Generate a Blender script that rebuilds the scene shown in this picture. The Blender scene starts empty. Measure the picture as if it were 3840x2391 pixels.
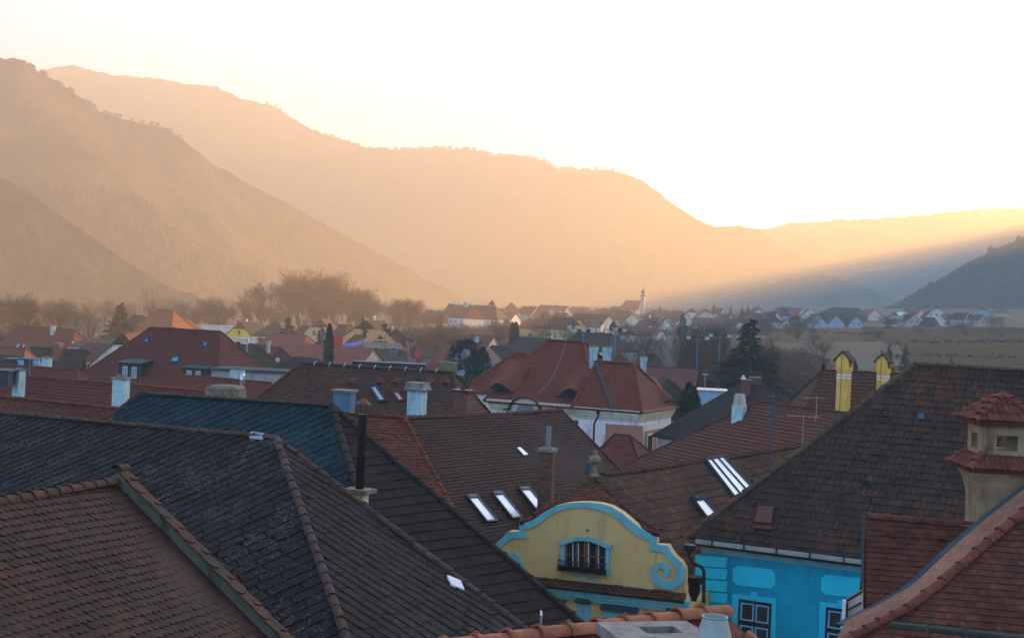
import bpy, math, random
from mathutils import Vector, Matrix, noise
V = Vector
random.seed(7)
H = 20.0            # camera height above the valley floor, metres
F = 5333.333        # focal length in photo pixels (50 mm on 36 mm, 3840 px wide)
HY = 1150.0         # photo row of the horizon
sc = bpy.context.scene
col = sc.collection
R = math.radians

ROLL = 0.045        # the photographer held the camera a little crooked (radians)
CR, SR = math.cos(ROLL), math.sin(ROLL)
def ray(px, py):
    dx, dy = px - 1920, py - HY
    return V(((dx * CR + dy * SR) / F, 1, (dx * SR - dy * CR) / F))
def P(px, py, Y):
    return V((0, 0, H)) + ray(px, py) * Y
def Pz(px, py, z):
    d = ray(px, py); return V((0, 0, H)) + d * ((z - H) / d.z)
def ZP(px, py, Y): return P(px, py, Y).z
def tilt(b, n, px, py):
    """direction n + k*Z that runs from b straight through the photo point px, py"""
    N_ = (V(b) - V((0, 0, H))).cross(ray(px, py)); return V((n.x, n.y, -(n.x * N_.x + n.y * N_.y) / N_.z))

# ------------------------------------------------------------------ node helpers
def new_mat(name, rough=0.9, spec=0.2):
    m = bpy.data.materials.new(name); m.use_nodes = True
    nt = m.node_tree
    b = nt.nodes['Principled BSDF']
    b.inputs['Roughness'].default_value = rough
    b.inputs['Specular IOR Level'].default_value = spec
    return m, nt, b
def N(nt, typ, **kw):
    n = nt.nodes.new(typ)
    for k, v in kw.items(): setattr(n, k, v)
    return n
def L(nt, a, b): nt.links.new(a, b)
def ramp(nt, fac, stops, interp='LINEAR'):
    r = N(nt, 'ShaderNodeValToRGB'); cr = r.color_ramp; cr.interpolation = interp
    while len(cr.elements) < len(stops): cr.elements.new(0.5)
    while len(cr.elements) > len(stops): cr.elements.remove(cr.elements[-1])
    for e, (p, c) in zip(cr.elements, stops):
        e.position = p; e.color = (c[0], c[1], c[2], 1) if len(c) == 3 else c
    L(nt, fac, r.inputs[0]); return r.outputs[0]
def mixc(nt, fac, a, b, mode='MIX'):
    m = N(nt, 'ShaderNodeMix', data_type='RGBA', blend_type=mode)
    for sock, v in ((m.inputs[0], fac), (m.inputs[6], a), (m.inputs[7], b)):
        if hasattr(v, 'links') or isinstance(v, bpy.types.NodeSocket): L(nt, v, sock)
        elif isinstance(v, (int, float)): sock.default_value = v
        else: sock.default_value = (v[0], v[1], v[2], 1)
    return m.outputs[2]
def math_(nt, op, a, b=None, clamp=False):
    m = N(nt, 'ShaderNodeMath', operation=op); m.use_clamp = clamp
    for i, v in enumerate((a, b)):
        if v is None: continue
        if isinstance(v, bpy.types.NodeSocket): L(nt, v, m.inputs[i])
        else: m.inputs[i].default_value = v
    return m.outputs[0]
def noise_(nt, scale, detail=4, rough=0.6, coord='Object', vec=None, stretch=None):
    t = N(nt, 'ShaderNodeTexNoise'); t.inputs['Scale'].default_value = scale
    t.inputs['Detail'].default_value = detail; t.inputs['Roughness'].default_value = rough
    if vec is None:
        tc = N(nt, 'ShaderNodeTexCoord'); vec = tc.outputs[coord]
    if stretch:
        mp = N(nt, 'ShaderNodeMapping'); mp.inputs['Scale'].default_value = stretch
        L(nt, vec, mp.inputs[0]); vec = mp.outputs[0]
    L(nt, vec, t.inputs['Vector']); return t.outputs['Fac']
def bump(nt, b, height, strength=0.5, dist=0.02):
    bp = N(nt, 'ShaderNodeBump'); bp.inputs['Strength'].default_value = strength
    bp.inputs['Distance'].default_value = dist
    L(nt, height, bp.inputs['Height']); L(nt, bp.outputs[0], b.inputs['Normal'])

MATS = {}
def plain(name, c, rough=0.8, var=0.15, scale=1.5, metal=0.0, spec=0.3, fine=True, dirt=None, dirt_scale=0.6):
    """a painted / rendered surface: base colour, faint blotches, optional streaky dirt"""
    if name in MATS: return MATS[name]
    m, nt, b = new_mat(name, rough, spec)
    b.inputs['Metallic'].default_value = metal
    n1 = noise_(nt, scale, 5)
    lo = tuple(x * (1 - var) for x in c); hi = tuple(min(1, x * (1 + var)) for x in c)
    cc = ramp(nt, n1, [(0.3, lo), (0.7, hi)])
    if dirt:
        d = noise_(nt, dirt_scale, 6, 0.7, stretch=(2.5, 2.5, 0.5))
        f = ramp(nt, d, [(0.5, (0, 0, 0)), (0.72, (1, 1, 1))])
        cc = mixc(nt, f, cc, dirt)
    L(nt, cc, b.inputs['Base Color'])
    if fine: bump(nt, b, noise_(nt, 30, 3), 0.25, 0.01)
    MATS[name] = m; return m

def warm(c, k): return tuple(a * b for a, b in zip(c, k))
def tile_mat(name, cols, moss=None, moss_amt=0.5, speck=None, speck_amt=0.5, speck_scale=22, rough=0.85, patch=None, patch_amt=.5, pscale=.35, tone=(.92, .74, .56)):
    """real tiles, each mesh island its own colour, with weathering, lichen specks and moss patches"""
    if name in MATS: return MATS[name]
    cols = [warm(c, tone) for c in cols]; moss = moss and warm(moss, tone); patch = patch and warm(patch, tone); speck = speck and warm(speck, (.8, .76, .66))
    m, nt, b = new_mat(name, rough, 0.25)
    g = N(nt, 'ShaderNodeNewGeometry')
    n = len(cols)
    c = ramp(nt, g.outputs['Random Per Island'], [((i + .5) / n, x) for i, x in enumerate(cols)])
    n2 = noise_(nt, 9, 5, .7)
    c = mixc(nt, 0.75, c, ramp(nt, n2, [(0.3, (.55, .55, .55)), (0.7, (1.35, 1.35, 1.35))]), 'MULTIPLY')
    c = mixc(nt, .8, c, ramp(nt, noise_(nt, .45, 6, .75, stretch=(1.6, 1.6, .6)), [(0.32, (.50, .50, .52)), (0.5, (1, 1, 1)), (0.68, (1.40, 1.34, 1.25))]), 'MULTIPLY')
    if patch:
        f = ramp(nt, noise_(nt, pscale, 5, .65), [(1 - patch_amt - .08, (0, 0, 0)), (1 - patch_amt + .1, (.85, .85, .85))])
        c = mixc(nt, f, c, patch)
    if moss:
        f = ramp(nt, noise_(nt, 1.3, 6, .75), [(1 - moss_amt - .05, (0, 0, 0)), (1 - moss_amt + .06, (1, 1, 1))])
        c = mixc(nt, f, c, moss)
    if speck:
        vo = N(nt, 'ShaderNodeTexNoise'); vo.inputs['Scale'].default_value = speck_scale; vo.inputs['Detail'].default_value = 6; vo.inputs['Roughness'].default_value = .8
        tc = N(nt, 'ShaderNodeTexCoord'); L(nt, tc.outputs['Object'], vo.inputs['Vector'])
        big = noise_(nt, 1.1, 3)
        s = math_(nt, 'MULTIPLY', vo.outputs['Fac'], math_(nt, 'ADD', math_(nt, 'MULTIPLY', big, .45), .78))
        f = ramp(nt, s, [(1 - speck_amt - .01, (0, 0, 0)), (1 - speck_amt + .05, (.85, .85, .85))])
        c = mixc(nt, f, c, speck)
    L(nt, c, b.inputs['Base Color'])
    bump(nt, b, noise_(nt, 35, 4), 0.5, 0.01)
    MATS[name] = m; return m

def course_mat(name, cols, tw=0.24, th=0.34, patch=None, patch_amt=.4, rough=.85, bumpy=True, tone=(1.05, .84, .66)):
    """roofing on a plain sheet: tiles laid out in the UVs (metres), each its own colour, bumped at the joints"""
    if name in MATS: return MATS[name]
    cols = [warm(c, tone) for c in cols]; patch = patch and warm(patch, tone)
    m, nt, b = new_mat(name, rough, 0.2)
    uv = N(nt, 'ShaderNodeUVMap'); uv.uv_map = 'UVMap'
    sp = N(nt, 'ShaderNodeSeparateXYZ'); L(nt, uv.outputs[0], sp.inputs[0])
    ub = math_(nt, 'DIVIDE', sp.outputs[0], tw); vb = math_(nt, 'DIVIDE', sp.outputs[1], th)
    fu = math_(nt, 'FLOOR', ub); fv = math_(nt, 'FLOOR', vb)
    cb = N(nt, 'ShaderNodeCombineXYZ'); L(nt, fu, cb.inputs[0]); L(nt, fv, cb.inputs[1])
    wn = N(nt, 'ShaderNodeTexWhiteNoise', noise_dimensions='2D'); L(nt, cb.outputs[0], wn.inputs['Vector'])
    n = len(cols)
    c = ramp(nt, wn.outputs['Value'], [((i + .5) / n, x) for i, x in enumerate(cols)])
    c = mixc(nt, 0.7, c, ramp(nt, noise_(nt, 3, 5, .7), [(0.3, (.6, .6, .6)), (0.7, (1.3, 1.3, 1.3))]), 'MULTIPLY')
    if patch:
        f = ramp(nt, noise_(nt, .5, 5, .7), [(1 - patch_amt - .06, (0, 0, 0)), (1 - patch_amt + .08, (.9, .9, .9))])
        c = mixc(nt, f, c, patch)
    L(nt, c, b.inputs['Base Color'])
    if bumpy:
        fr = math_(nt, 'FRACT', vb); fru = math_(nt, 'FRACT', ub)
        h = math_(nt, 'SUBTRACT', 1.0, fr)
        h2 = math_(nt, 'MULTIPLY', math_(nt, 'SINE', math_(nt, 'MULTIPLY', ub, 6.283)), .22)
        bump(nt, b, math_(nt, 'ADD', h, h2), 1.0, 0.05)
    MATS[name] = m; return m

# ------------------------------------------------------------------ mesh builder
class MB:
    def __init__(s): s.v = []; s.f = []; s.uvd = []
    def face(s, pts, ud=None):
        i = len(s.v); s.v.extend(pts); s.f.append(tuple(range(i, i + len(pts)))); s.uvd.append(ud); return s
    def add(s, verts, faces):
        i = len(s.v); s.v.extend(verts)
        for f in faces: s.f.append(tuple(k + i for k in f)); s.uvd.append(None)
        return s
    def box(s, c, sx, sy, sz, ax=None, ay=None, az=None):
        """box centred on c, half sizes, along given unit axes"""
        ax = ax or V((1, 0, 0)); ay = ay or V((0, 1, 0)); az = az or V((0, 0, 1))
        vs = [c + ax * (i * sx) + ay * (j * sy) + az * (k * sz) for k in (-1, 1) for j in (-1, 1) for i in (-1, 1)]
        return s.add(vs, [(0, 2, 3, 1), (4, 5, 7, 6), (0, 1, 5, 4), (2, 6, 7, 3), (0, 4, 6, 2), (1, 3, 7, 5)])
    def prism(s, poly, ext):
        """closed prism: polygon of 3D points pushed along the vector ext"""
        n = len(poly); b = [p + ext for p in poly]
        return s.add(list(poly) + b, [tuple(range(n)), tuple(range(2 * n - 1, n - 1, -1))] + [(i, i + n, (i + 1) % n + n, (i + 1) % n) for i in range(n)])
    def tube(s, pts, rad, n=6, cap=True):
        if not isinstance(rad, (list, tuple)): rad = [rad] * len(pts)
        i0 = len(s.v); up = V((0, 0, 1)); x = None
        for k, p in enumerate(pts):
            a = pts[max(k - 1, 0)]; b = pts[min(k + 1, len(pts) - 1)]
            d = (b - a); d = d.normalized() if d.length > 1e-9 else V((0, 0, 1))
            if x is None: x = d.orthogonal().normalized()
            x = (x - d * x.dot(d)); x = x.normalized() if x.length > 1e-6 else d.orthogonal().normalized()
            y = d.cross(x)
            for j in range(n):
                t = 2 * math.pi * j / n
                s.v.append(p + (x * math.cos(t) + y * math.sin(t)) * rad[k])
        for k in range(len(pts) - 1):
            for j in range(n):
                a = i0 + k * n + j; b = i0 + k * n + (j + 1) % n
                s.f.append((a, b, b + n, a + n)); s.uvd.append(None)
        if cap:
            s.f.append(tuple(i0 + j for j in range(n - 1, -1, -1))); s.uvd.append(None)
            m = i0 + (len(pts) - 1) * n
            s.f.append(tuple(m + j for j in range(n))); s.uvd.append(None)
        return s
    def lathe(s, c, prof, n=12, sx=1, sy=1, rot=0):
        """prof: list of (radius, height) from bottom to top"""
        i0 = len(s.v)
        for r, h in prof:
            for j in range(n):
                t = 2 * math.pi * j / n + rot
                s.v.append(c + V((math.cos(t) * r * sx, math.sin(t) * r * sy, h)))
        for k in range(len(prof) - 1):
            for j in range(n):
                a = i0 + k * n + j; b = i0 + k * n + (j + 1) % n
                s.f.append((a, b, b + n, a + n)); s.uvd.append(None)
        s.f.append(tuple(i0 + j for j in range(n - 1, -1, -1))); s.uvd.append(None)
        m = i0 + (len(prof) - 1) * n
        s.f.append(tuple(m + j for j in range(n))); s.uvd.append(None)
        return s
    def sheet(s, pts, t=0.12, ud=None):
        """a slab: polygon pts (upper side) with thickness t below"""
        n = (pts[1] - pts[0]).cross(pts[2] - pts[1])
        if n.length < 1e-9: return s
        n.normalize()
        if n.z < 0: n = -n; pts = list(reversed(pts))
        k = len(pts); lo = [p - n * t for p in pts]
        s.face(list(pts), ud)
        s.face(list(reversed(lo)), ud)
        for i in range(k):
            j = (i + 1) % k; s.face([pts[i], lo[i], lo[j], pts[j]])
        return s
    def obj(s, name, mat=None, parent=None, smooth=False, base=None):
        """link as ONE mesh object. World coordinates in, stored relative to the root's place"""
        off = V((0, 0, 0)); r = parent
        while r is not None: off = off + r.location; r = r.parent
        if parent is None and base is not None: off = V(base)
        me = bpy.data.meshes.new(name)
        me.from_pydata([(p[0] - off.x, p[1] - off.y, p[2] - off.z) for p in s.v], [], s.f)
        uvl = me.uv_layers.new(name='UVMap'); data = [0.0] * (2 * len(me.loops))
        li = 0; Z = V((0, 0, 1))
        if len(s.f) < 60000:
            for fi, f in enumerate(s.f):
                a, b, c = s.v[f[0]], s.v[f[1]], s.v[f[2]]
                ud = s.uvd[fi]
                if ud is None:
                    nn = (V(b) - V(a)).cross(V(c) - V(b))
                    nn = nn.normalized() if nn.length > 1e-12 else Z
                    u = Z.cross(nn)
                    u = u.normalized() if u.length > 1e-4 else V((1, 0, 0)); v = nn.cross(u)
                    u, v = (u, v)
                else: u, v = ud
                for k in f:
                    p = s.v[k]; data[li] = p[0] * u[0] + p[1] * u[1] + p[2] * u[2]; data[li + 1] = p[0] * v[0] + p[1] * v[1] + p[2] * v[2]; li += 2
            uvl.data.foreach_set('uv', data)
        if smooth: me.polygons.foreach_set('use_smooth', [True] * len(me.polygons))
        me.update()
        o = bpy.data.objects.new(name, me); col.objects.link(o)
        if parent is not None: o.parent = parent
        else: o.location = off
        if mat is not None:
            for m in (mat if isinstance(mat, (list, tuple)) else [mat]): me.materials.append(m)
        return o

def tag(o, label=None, cat=None, group=None, kind=None):
    if label: o['label'] = label
    if cat: o['category'] = cat
    if group: o['group'] = group
    if kind: o['kind'] = kind
    return o
def thing(name, label, cat, loc, group=None):
    o = bpy.data.objects.new(name, None); o.empty_display_size = 0.5
    o.location = V(loc); col.objects.link(o); return tag(o, label, cat, group)
def copy_tree(o, loc, rz=None, scale=None, label=None, group=None):
    c = o.copy(); col.objects.link(c); c.location = V(loc)
    if rz is not None: c.rotation_euler[2] = rz
    if scale is not None: c.scale = scale if hasattr(scale, '__len__') else (scale,) * 3
    if label: c['label'] = label
    if group: c['group'] = group
    for ch in list(o.children):
        k = ch.copy(); col.objects.link(k); k.parent = c
        for g in ch.children:
            q = g.copy(); col.objects.link(q); q.parent = k
    return c
def lerp(a, b, t): return a + (b - a) * t
def interp(x, pts):
    if x <= pts[0][0]: return pts[0][1]
    for (a, va), (b, vb) in zip(pts, pts[1:]):
        if x <= b: return va + (vb - va) * (x - a) / (b - a)
    return pts[-1][1]
def smooth_interp(x, pts):
    if x <= pts[0][0]: return pts[0][1]
    for (a, va), (b, vb) in zip(pts, pts[1:]):
        if x <= b:
            t = (x - a) / (b - a); t = t * t * (3 - 2 * t); return va + (vb - va) * t
    return pts[-1][1]
class Plane:
    def __init__(s, a, b, c):
        s.o = V(a); s.n = (V(b) - s.o).cross(V(c) - s.o).normalized()
        if s.n.z < 0: s.n = -s.n
    def hit(s, px, py, off=0.0):
        e = V((0, 0, H)); d = ray(px, py)
        return e + d * ((s.o + s.n * off - e).dot(s.n) / d.dot(s.n))
    def proj(s, p): return p - s.n * (p - s.o).dot(s.n)
# ------------------------------------------------------------------ render, camera, light
SUN_AZ, SUN_EL = 47.0, 9.5
sc.render.engine = 'CYCLES'
sc.cycles.use_denoising = True
sc.cycles.max_bounces = 4; sc.cycles.diffuse_bounces = 2; sc.cycles.glossy_bounces = 2
sc.cycles.volume_bounces = 0; sc.cycles.transparent_max_bounces = 6
sc.cycles.sample_clamp_indirect = 4.0
sc.view_settings.view_transform = 'Standard'; sc.view_settings.look = 'None'
sc.view_settings.exposure = EXPO = 2.38; sc.view_settings.gamma = 1.0
cd = bpy.data.cameras.new('camera'); cam = bpy.data.objects.new('camera', cd); col.objects.link(cam)
cam.matrix_world = Matrix.Translation((0, 0, H)) @ Matrix.Rotation(R(90), 4, 'X') @ Matrix.Rotation(ROLL, 4, 'Z')
cd.sensor_width = 36; cd.lens = 50; cd.shift_y = -(1195.5 - HY) / 3840
cd.clip_start = 0.5; cd.clip_end = 40000
sc.camera = cam
w = bpy.data.worlds.new('World'); sc.world = w; w.use_nodes = True
nt = w.node_tree; bg = nt.nodes['Background']
sky = N(nt, 'ShaderNodeTexSky'); sky.sky_type = 'NISHITA'; sky.sun_disc = False
sky.sun_elevation = R(SUN_EL); sky.sun_rotation = R(SUN_AZ); sky.altitude = 200
sky.air_density = 1.0; sky.dust_density = 2.6; sky.ozone_density = 1.0
hs = N(nt, 'ShaderNodeHueSaturation'); hs.inputs['Saturation'].default_value = .62; L(nt, sky.outputs[0], hs.inputs['Color'])
L(nt, mixc(nt, 1.0, hs.outputs[0], (.71, 1.0, 1.46), 'MULTIPLY'), bg.inputs[0]); bg.inputs[1].default_value = 0.092
sd = bpy.data.lights.new('sun', 'SUN'); sd.energy = 4.3; sd.angle = R(0.5); sd.color = (1.0, 0.49, 0.05)
sun = bpy.data.objects.new('sun', sd); col.objects.link(sun)
az, el = R(SUN_AZ), R(SUN_EL)
sdir = V((math.sin(az) * math.cos(el), math.cos(az) * math.cos(el), math.sin(el)))
sun.rotation_euler = sdir.to_track_quat('Z', 'Y').to_euler()
sun.location = (60, -20, 60)

# ------------------------------------------------------------------ ground
GPTS = [(-500, 0), (100, 0), (200, 3), (350, 5.5), (480, 7.2), (600, 8.6), (700, 9.8), (900, 13.2), (1200, 17.3), (1600, 20), (2500, 22), (9000, 30)]
def gz(x, y):
    g = interp(y, GPTS)
    g += .045 * max(-450, min(450, x)) * max(0, min(1, (y - 100) / 200.))
    g += 0.7 * math.sin(x * .011 + 1.3) * min(1, max(0, (y - 350) / 300.))
    return g
def ground_mat():
    m, nt, b = new_mat('field_ground', .95, .1)
    tc = N(nt, 'ShaderNodeTexCoord')
    w1 = noise_(nt, .006, 4, .55, stretch=(1, .45, 1))
    base = ramp(nt, w1, [(.36, (.075, .050, .030)), (.45, (.10, .066, .040)), (.5, (.062, .058, .030)), (.56, (.095, .064, .040)), (.62, (.085, .088, .036)), (.7, (.07, .05, .032))])
    vo = N(nt, 'ShaderNodeTexVoronoi'); vo.inputs['Scale'].default_value = 1; mpv = N(nt, 'ShaderNodeMapping'); mpv.inputs['Scale'].default_value = (.010, .030, .01); mpv.inputs['Rotation'].default_value = (0, 0, .25)
    L(nt, tc.outputs['Object'], mpv.inputs[0]); L(nt, mpv.outputs[0], vo.inputs['Vector']); sv = N(nt, 'ShaderNodeSeparateXYZ'); L(nt, vo.outputs['Color'], sv.inputs[0])
    base = mixc(nt, .75, base, ramp(nt, sv.outputs[0], [(.0, (.135, .088, .050)), (.22, (.105, .115, .045)), (.42, (.17, .115, .068)), (.58, (.12, .135, .05)), (.76, (.15, .10, .06)), (.9, (.21, .17, .09))], 'CONSTANT'))
    st = N(nt, 'ShaderNodeTexWave'); st.inputs['Scale'].default_value = .35; st.inputs['Distortion'].default_value = 1.2
    st.inputs['Detail'].default_value = 2; st.bands_direction = 'X'
    mp = N(nt, 'ShaderNodeMapping'); mp.inputs['Rotation'].default_value = (0, 0, .55); L(nt, tc.outputs['Object'], mp.inputs[0]); L(nt, mp.outputs[0], st.inputs[0])
    c = mixc(nt, .35, base, ramp(nt, st.outputs[1], [(.3, (.6, .6, .6)), (.7, (1.4, 1.4, 1.4))]), 'MULTIPLY')
    c = mixc(nt, .6, c, ramp(nt, noise_(nt, .15, 5, .7), [(.3, (.5, .5, .5)), (.7, (1.5, 1.5, 1.5))]), 'MULTIPLY')
    L(nt, c, b.inputs['Base Color'])
    bump(nt, b, noise_(nt, .5, 4), 1, .6)
    return m
GM = ground_mat()
mb = MB()
xs = [-2200, -1700, -1200] + list(range(-800, 801, 50)) + [1000, 1200, 1480]
ys = [-380, -200, 0, 100, 200] + list(range(300, 1700, 40)) + [1800, 2100, 2500, 3200, 4330]
vs = [V((x, y, gz(x, y))) for y in ys for x in xs]
nx = len(xs)
mb.add(vs, [(j * nx + i, j * nx + i + 1, (j + 1) * nx + i + 1, (j + 1) * nx + i) for j in range(len(ys) - 1) for i in range(nx - 1)])
tag(mb.obj('ground', GM), kind='structure')

# ------------------------------------------------------------------ hills
def hill_mat(name, c1, c2, c3, sc1=.02, terr=0):
    m, nt, b = new_mat(name, 1.0, 0)
    n1 = noise_(nt, sc1, 6, .7)
    c = ramp(nt, n1, [(.35, c1), (.5, c2), (.65, c3)])
    c = mixc(nt, .8, c, ramp(nt, noise_(nt, .12, 4, .8), [(.35, (.45, .45, .45)), (.65, (1.5, 1.5, 1.5))]), 'MULTIPLY')
    if terr:
        wv = N(nt, 'ShaderNodeTexWave'); wv.bands_direction = 'Z'; wv.inputs['Scale'].default_value = terr; wv.inputs['Distortion'].default_value = 6; wv.inputs['Detail'].default_value = 3; wv.inputs['Detail Scale'].default_value = .4
        tc = N(nt, 'ShaderNodeTexCoord'); L(nt, tc.outputs['Object'], wv.inputs[0])
        c = mixc(nt, .55, c, ramp(nt, wv.outputs[1], [(.35, (.45, .5, .5)), (.75, (1.9, 1.8, 1.5))]), 'MULTIPLY')
    L(nt, c, b.inputs['Base Color'])
    bump(nt, b, noise_(nt, .12, 5, .8), 1, 4)
    return m
HM = hill_mat('hill_forest', (.07, .042, .014), (.11, .066, .022), (.16, .096, .034))
HMR = hill_mat('hill_terraces', (.036, .045, .032), (.06, .062, .042), (.085, .085, .058), .012, .045)
def hill(name, ridge, front, back, mat, amp, seed, nseg=160, nrow=46, foot_z=15, bumpamp=3.0, curve=1.0, gully=1.0):
    """ridge: world points; the face runs down from it by 'front' metres of plan distance per metre of height"""
    mb = MB(); so = V((seed * 17.3, seed * 5.1, 0))
    # resample
    cum = [0]
    for a, b in zip(ridge, ridge[1:]): cum.append(cum[-1] + (b - a).length)
    pts = []
    for i in range(nseg + 1):
        d = cum[-1] * i / nseg
        for k in range(len(ridge) - 1):
            if d <= cum[k + 1] + 1e-6:
                pts.append(lerp(ridge[k], ridge[k + 1], (d - cum[k]) / (cum[k + 1] - cum[k]))); break
    rows = []
    for i, p in enumerate(pts):
        a = pts[max(i - 4, 0)]; b = pts[min(i + 4, nseg)]
        t = V((b.x - a.x, b.y - a.y, 0)).normalized(); nrm = V((t.y, -t.x, 0))   # to the camera side when the ridge runs left to right
        r = []
        nf = int(nrow * .72)
        for j in range(-nf, nrow - nf + 1):
            if j <= 0:
                s = -j / nf; q = p + nrm * (front * (p.z - foot_z)) * s
                z = lerp(p.z, foot_z - 34, s ** curve)
            else:
                s = j / (nrow - nf); q = p - nrm * (back * (p.z - foot_z)) * s
                z = lerp(p.z, foot_z - 34, s)
            g = noise.fractal(V((q.x, q.y, 0)) * .0022 + so, 1.0, 2.0, 4) * amp * min(1, s * 3) * gully
            d = noise.fractal(V((q.x, q.y, z)) * .03 + so, .8, 2.0, 4) * bumpamp
            r.append(V((q.x + d, q.y + d, z + g + abs(d))))
        rows.append(r)
    m = len(rows[0])
    mb.add([v for r in rows for v in r], [(i * m + j, i * m + j + 1, (i + 1) * m + j + 1, (i + 1) * m + j) for i in range(nseg) for j in range(m - 1)])
    o = mb.obj(name, mat, smooth=False); return tag(o, kind='structure')
RX = lambda pts, Y: [P(a, b, Y if not callable(Y) else Y(a)) for a, b in pts]
near_l = [(-1200, -120), (-500, 60), (-60, 205), (55, 232), (120, 262), (200, 300), (270, 345), (390, 430), (520, 462), (630, 484), (680, 520), (760, 590), (830, 640), (960, 705), (1090, 770), (1200, 835), (1330, 905), (1480, 985), (1620, 1065), (1760, 1130), (1850, 1150)]
hill('hill', RX(near_l, lambda px: 1750 + max(0, px) * .25), 1.35, 1.6, HM, 70, 1, 300, 90, 16, 3.5, .85)
spur_l = [(-2600, 250), (-900, 480), (-300, 600), (0, 668), (90, 705), (200, 790), (330, 880), (470, 980), (600, 1060), (760, 1130)]
hill('hill', RX(spur_l, 1250), 1.4, 1.2, HM, 32, 2, 220, 60, 14, 4, .85)
far_1 = [(-400, 262), (0, 270), (140, 270), (200, 258), (265, 247), (330, 262), (400, 282), (480, 290), (600, 298), (700, 318), (780, 322), (840, 345), (900, 372), (960, 385), (1030, 402), (1080, 440), (1150, 480), (1230, 512), (1300, 530), (1400, 562), (1500, 566), (1600, 556), (1700, 562), (1770, 562), (1850, 585), (1950, 592), (2030, 602), (2090, 635), (2200, 640), (2270, 638), (2350, 655), (2420, 690), (2500, 750), (2560, 790), (2620, 828), (2680, 856), (2760, 850), (2820, 858), (2900, 905), (3000, 970), (3120, 1040), (3240, 1100), (3360, 1155)]
hill('hill', RX(far_1, lambda px: 3300 - max(0, px - 1500) * .2), 1.25, 1.1, HM, 120, 3, 420, 80, 18, 7, .9)
far_2 = [(2300, 905), (2560, 880), (2700, 868), (2860, 862), (2960, 842), (3060, 834), (3200, 828), (3300, 824), (3420, 812), (3560, 800), (3700, 790), (3840, 783), (3960, 770)]
hill('hill', RX(far_2, 3650), 1.6, 1.1, HM, 60, 4, 160, 50, 18, 10, .9)
low_s = [(2560, 1150), (2700, 1120), (2820, 1085), (2960, 1048), (3060, 1030), (3140, 1040), (3230, 1075), (3330, 1120), (3420, 1155)]
hill('hill', RX(low_s, 2500), 1.6, 1.3, HMR, 14, 5, 120, 40, 18, 4, .9)
right_v = [(3290, 1165), (3350, 1145), (3420, 1105), (3500, 1060), (3560, 1030), (3620, 995), (3700, 955), (3760, 925), (3840, 893), (3960, 850), (4300, 770), (4800, 640)]
rr = RX(right_v, lambda px: 1400 if px < 3960 else 1400 + (px - 3960) * .1)
hill('hill', rr, 1.7, 1.2, HMR, 20, 6, 200, 70, 16, 4, .9)
# the long ridge out of frame to the right: it hides the low sun from the town
def rn(Y0, X, zc):
    return V((X, Y0 + X / math.tan(az), zc + X * math.tan(el) / math.sin(az)))
SH = [(-850, 700, 80), (0, 700, 40), (110, 700, 36), (200, 710, 27), (300, 730, 15), (430, 760, 7), (700, 850, 3), (1200, 1000, 0), (2000, 1100, -12), (2900, 1180, -20)]
_y = [-850, -400, 0, 110, 200, 300, 430] + list(range(560, 2901, 130)); random.seed(3)
shade = [rn(y, interp(y, [(a, b) for a, b, c in SH]), interp(y, [(a, c) for a, b, c in SH]) + (random.uniform(-17, 17) if y > 440 else 0)) for y in _y]
hill('hill', shade, 1.15, 1.3, HM, 30, 7, 220, 36, 16, 2, .9)

# ------------------------------------------------------------------ haze
HZ = MB(); HZ.box(V((-380, 1975, 290)), 1880, 2375, 315)
m = bpy.data.materials.new('haze_air'); m.use_nodes = True; nt = m.node_tree; nt.nodes.clear()
out = N(nt, 'ShaderNodeOutputMaterial'); pv = N(nt, 'ShaderNodeVolumePrincipled')
pv.inputs['Color'].default_value = (.97, .90, .79, 1); pv.inputs['Density'].default_value = HAZE = 0.00045
pv.inputs['Anisotropy'].default_value = 0.27
L(nt, pv.outputs[0], out.inputs['Volume'])
tag(HZ.obj('haze', m), kind='stuff', label='warm golden haze filling the valley', cat='haze')
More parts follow.
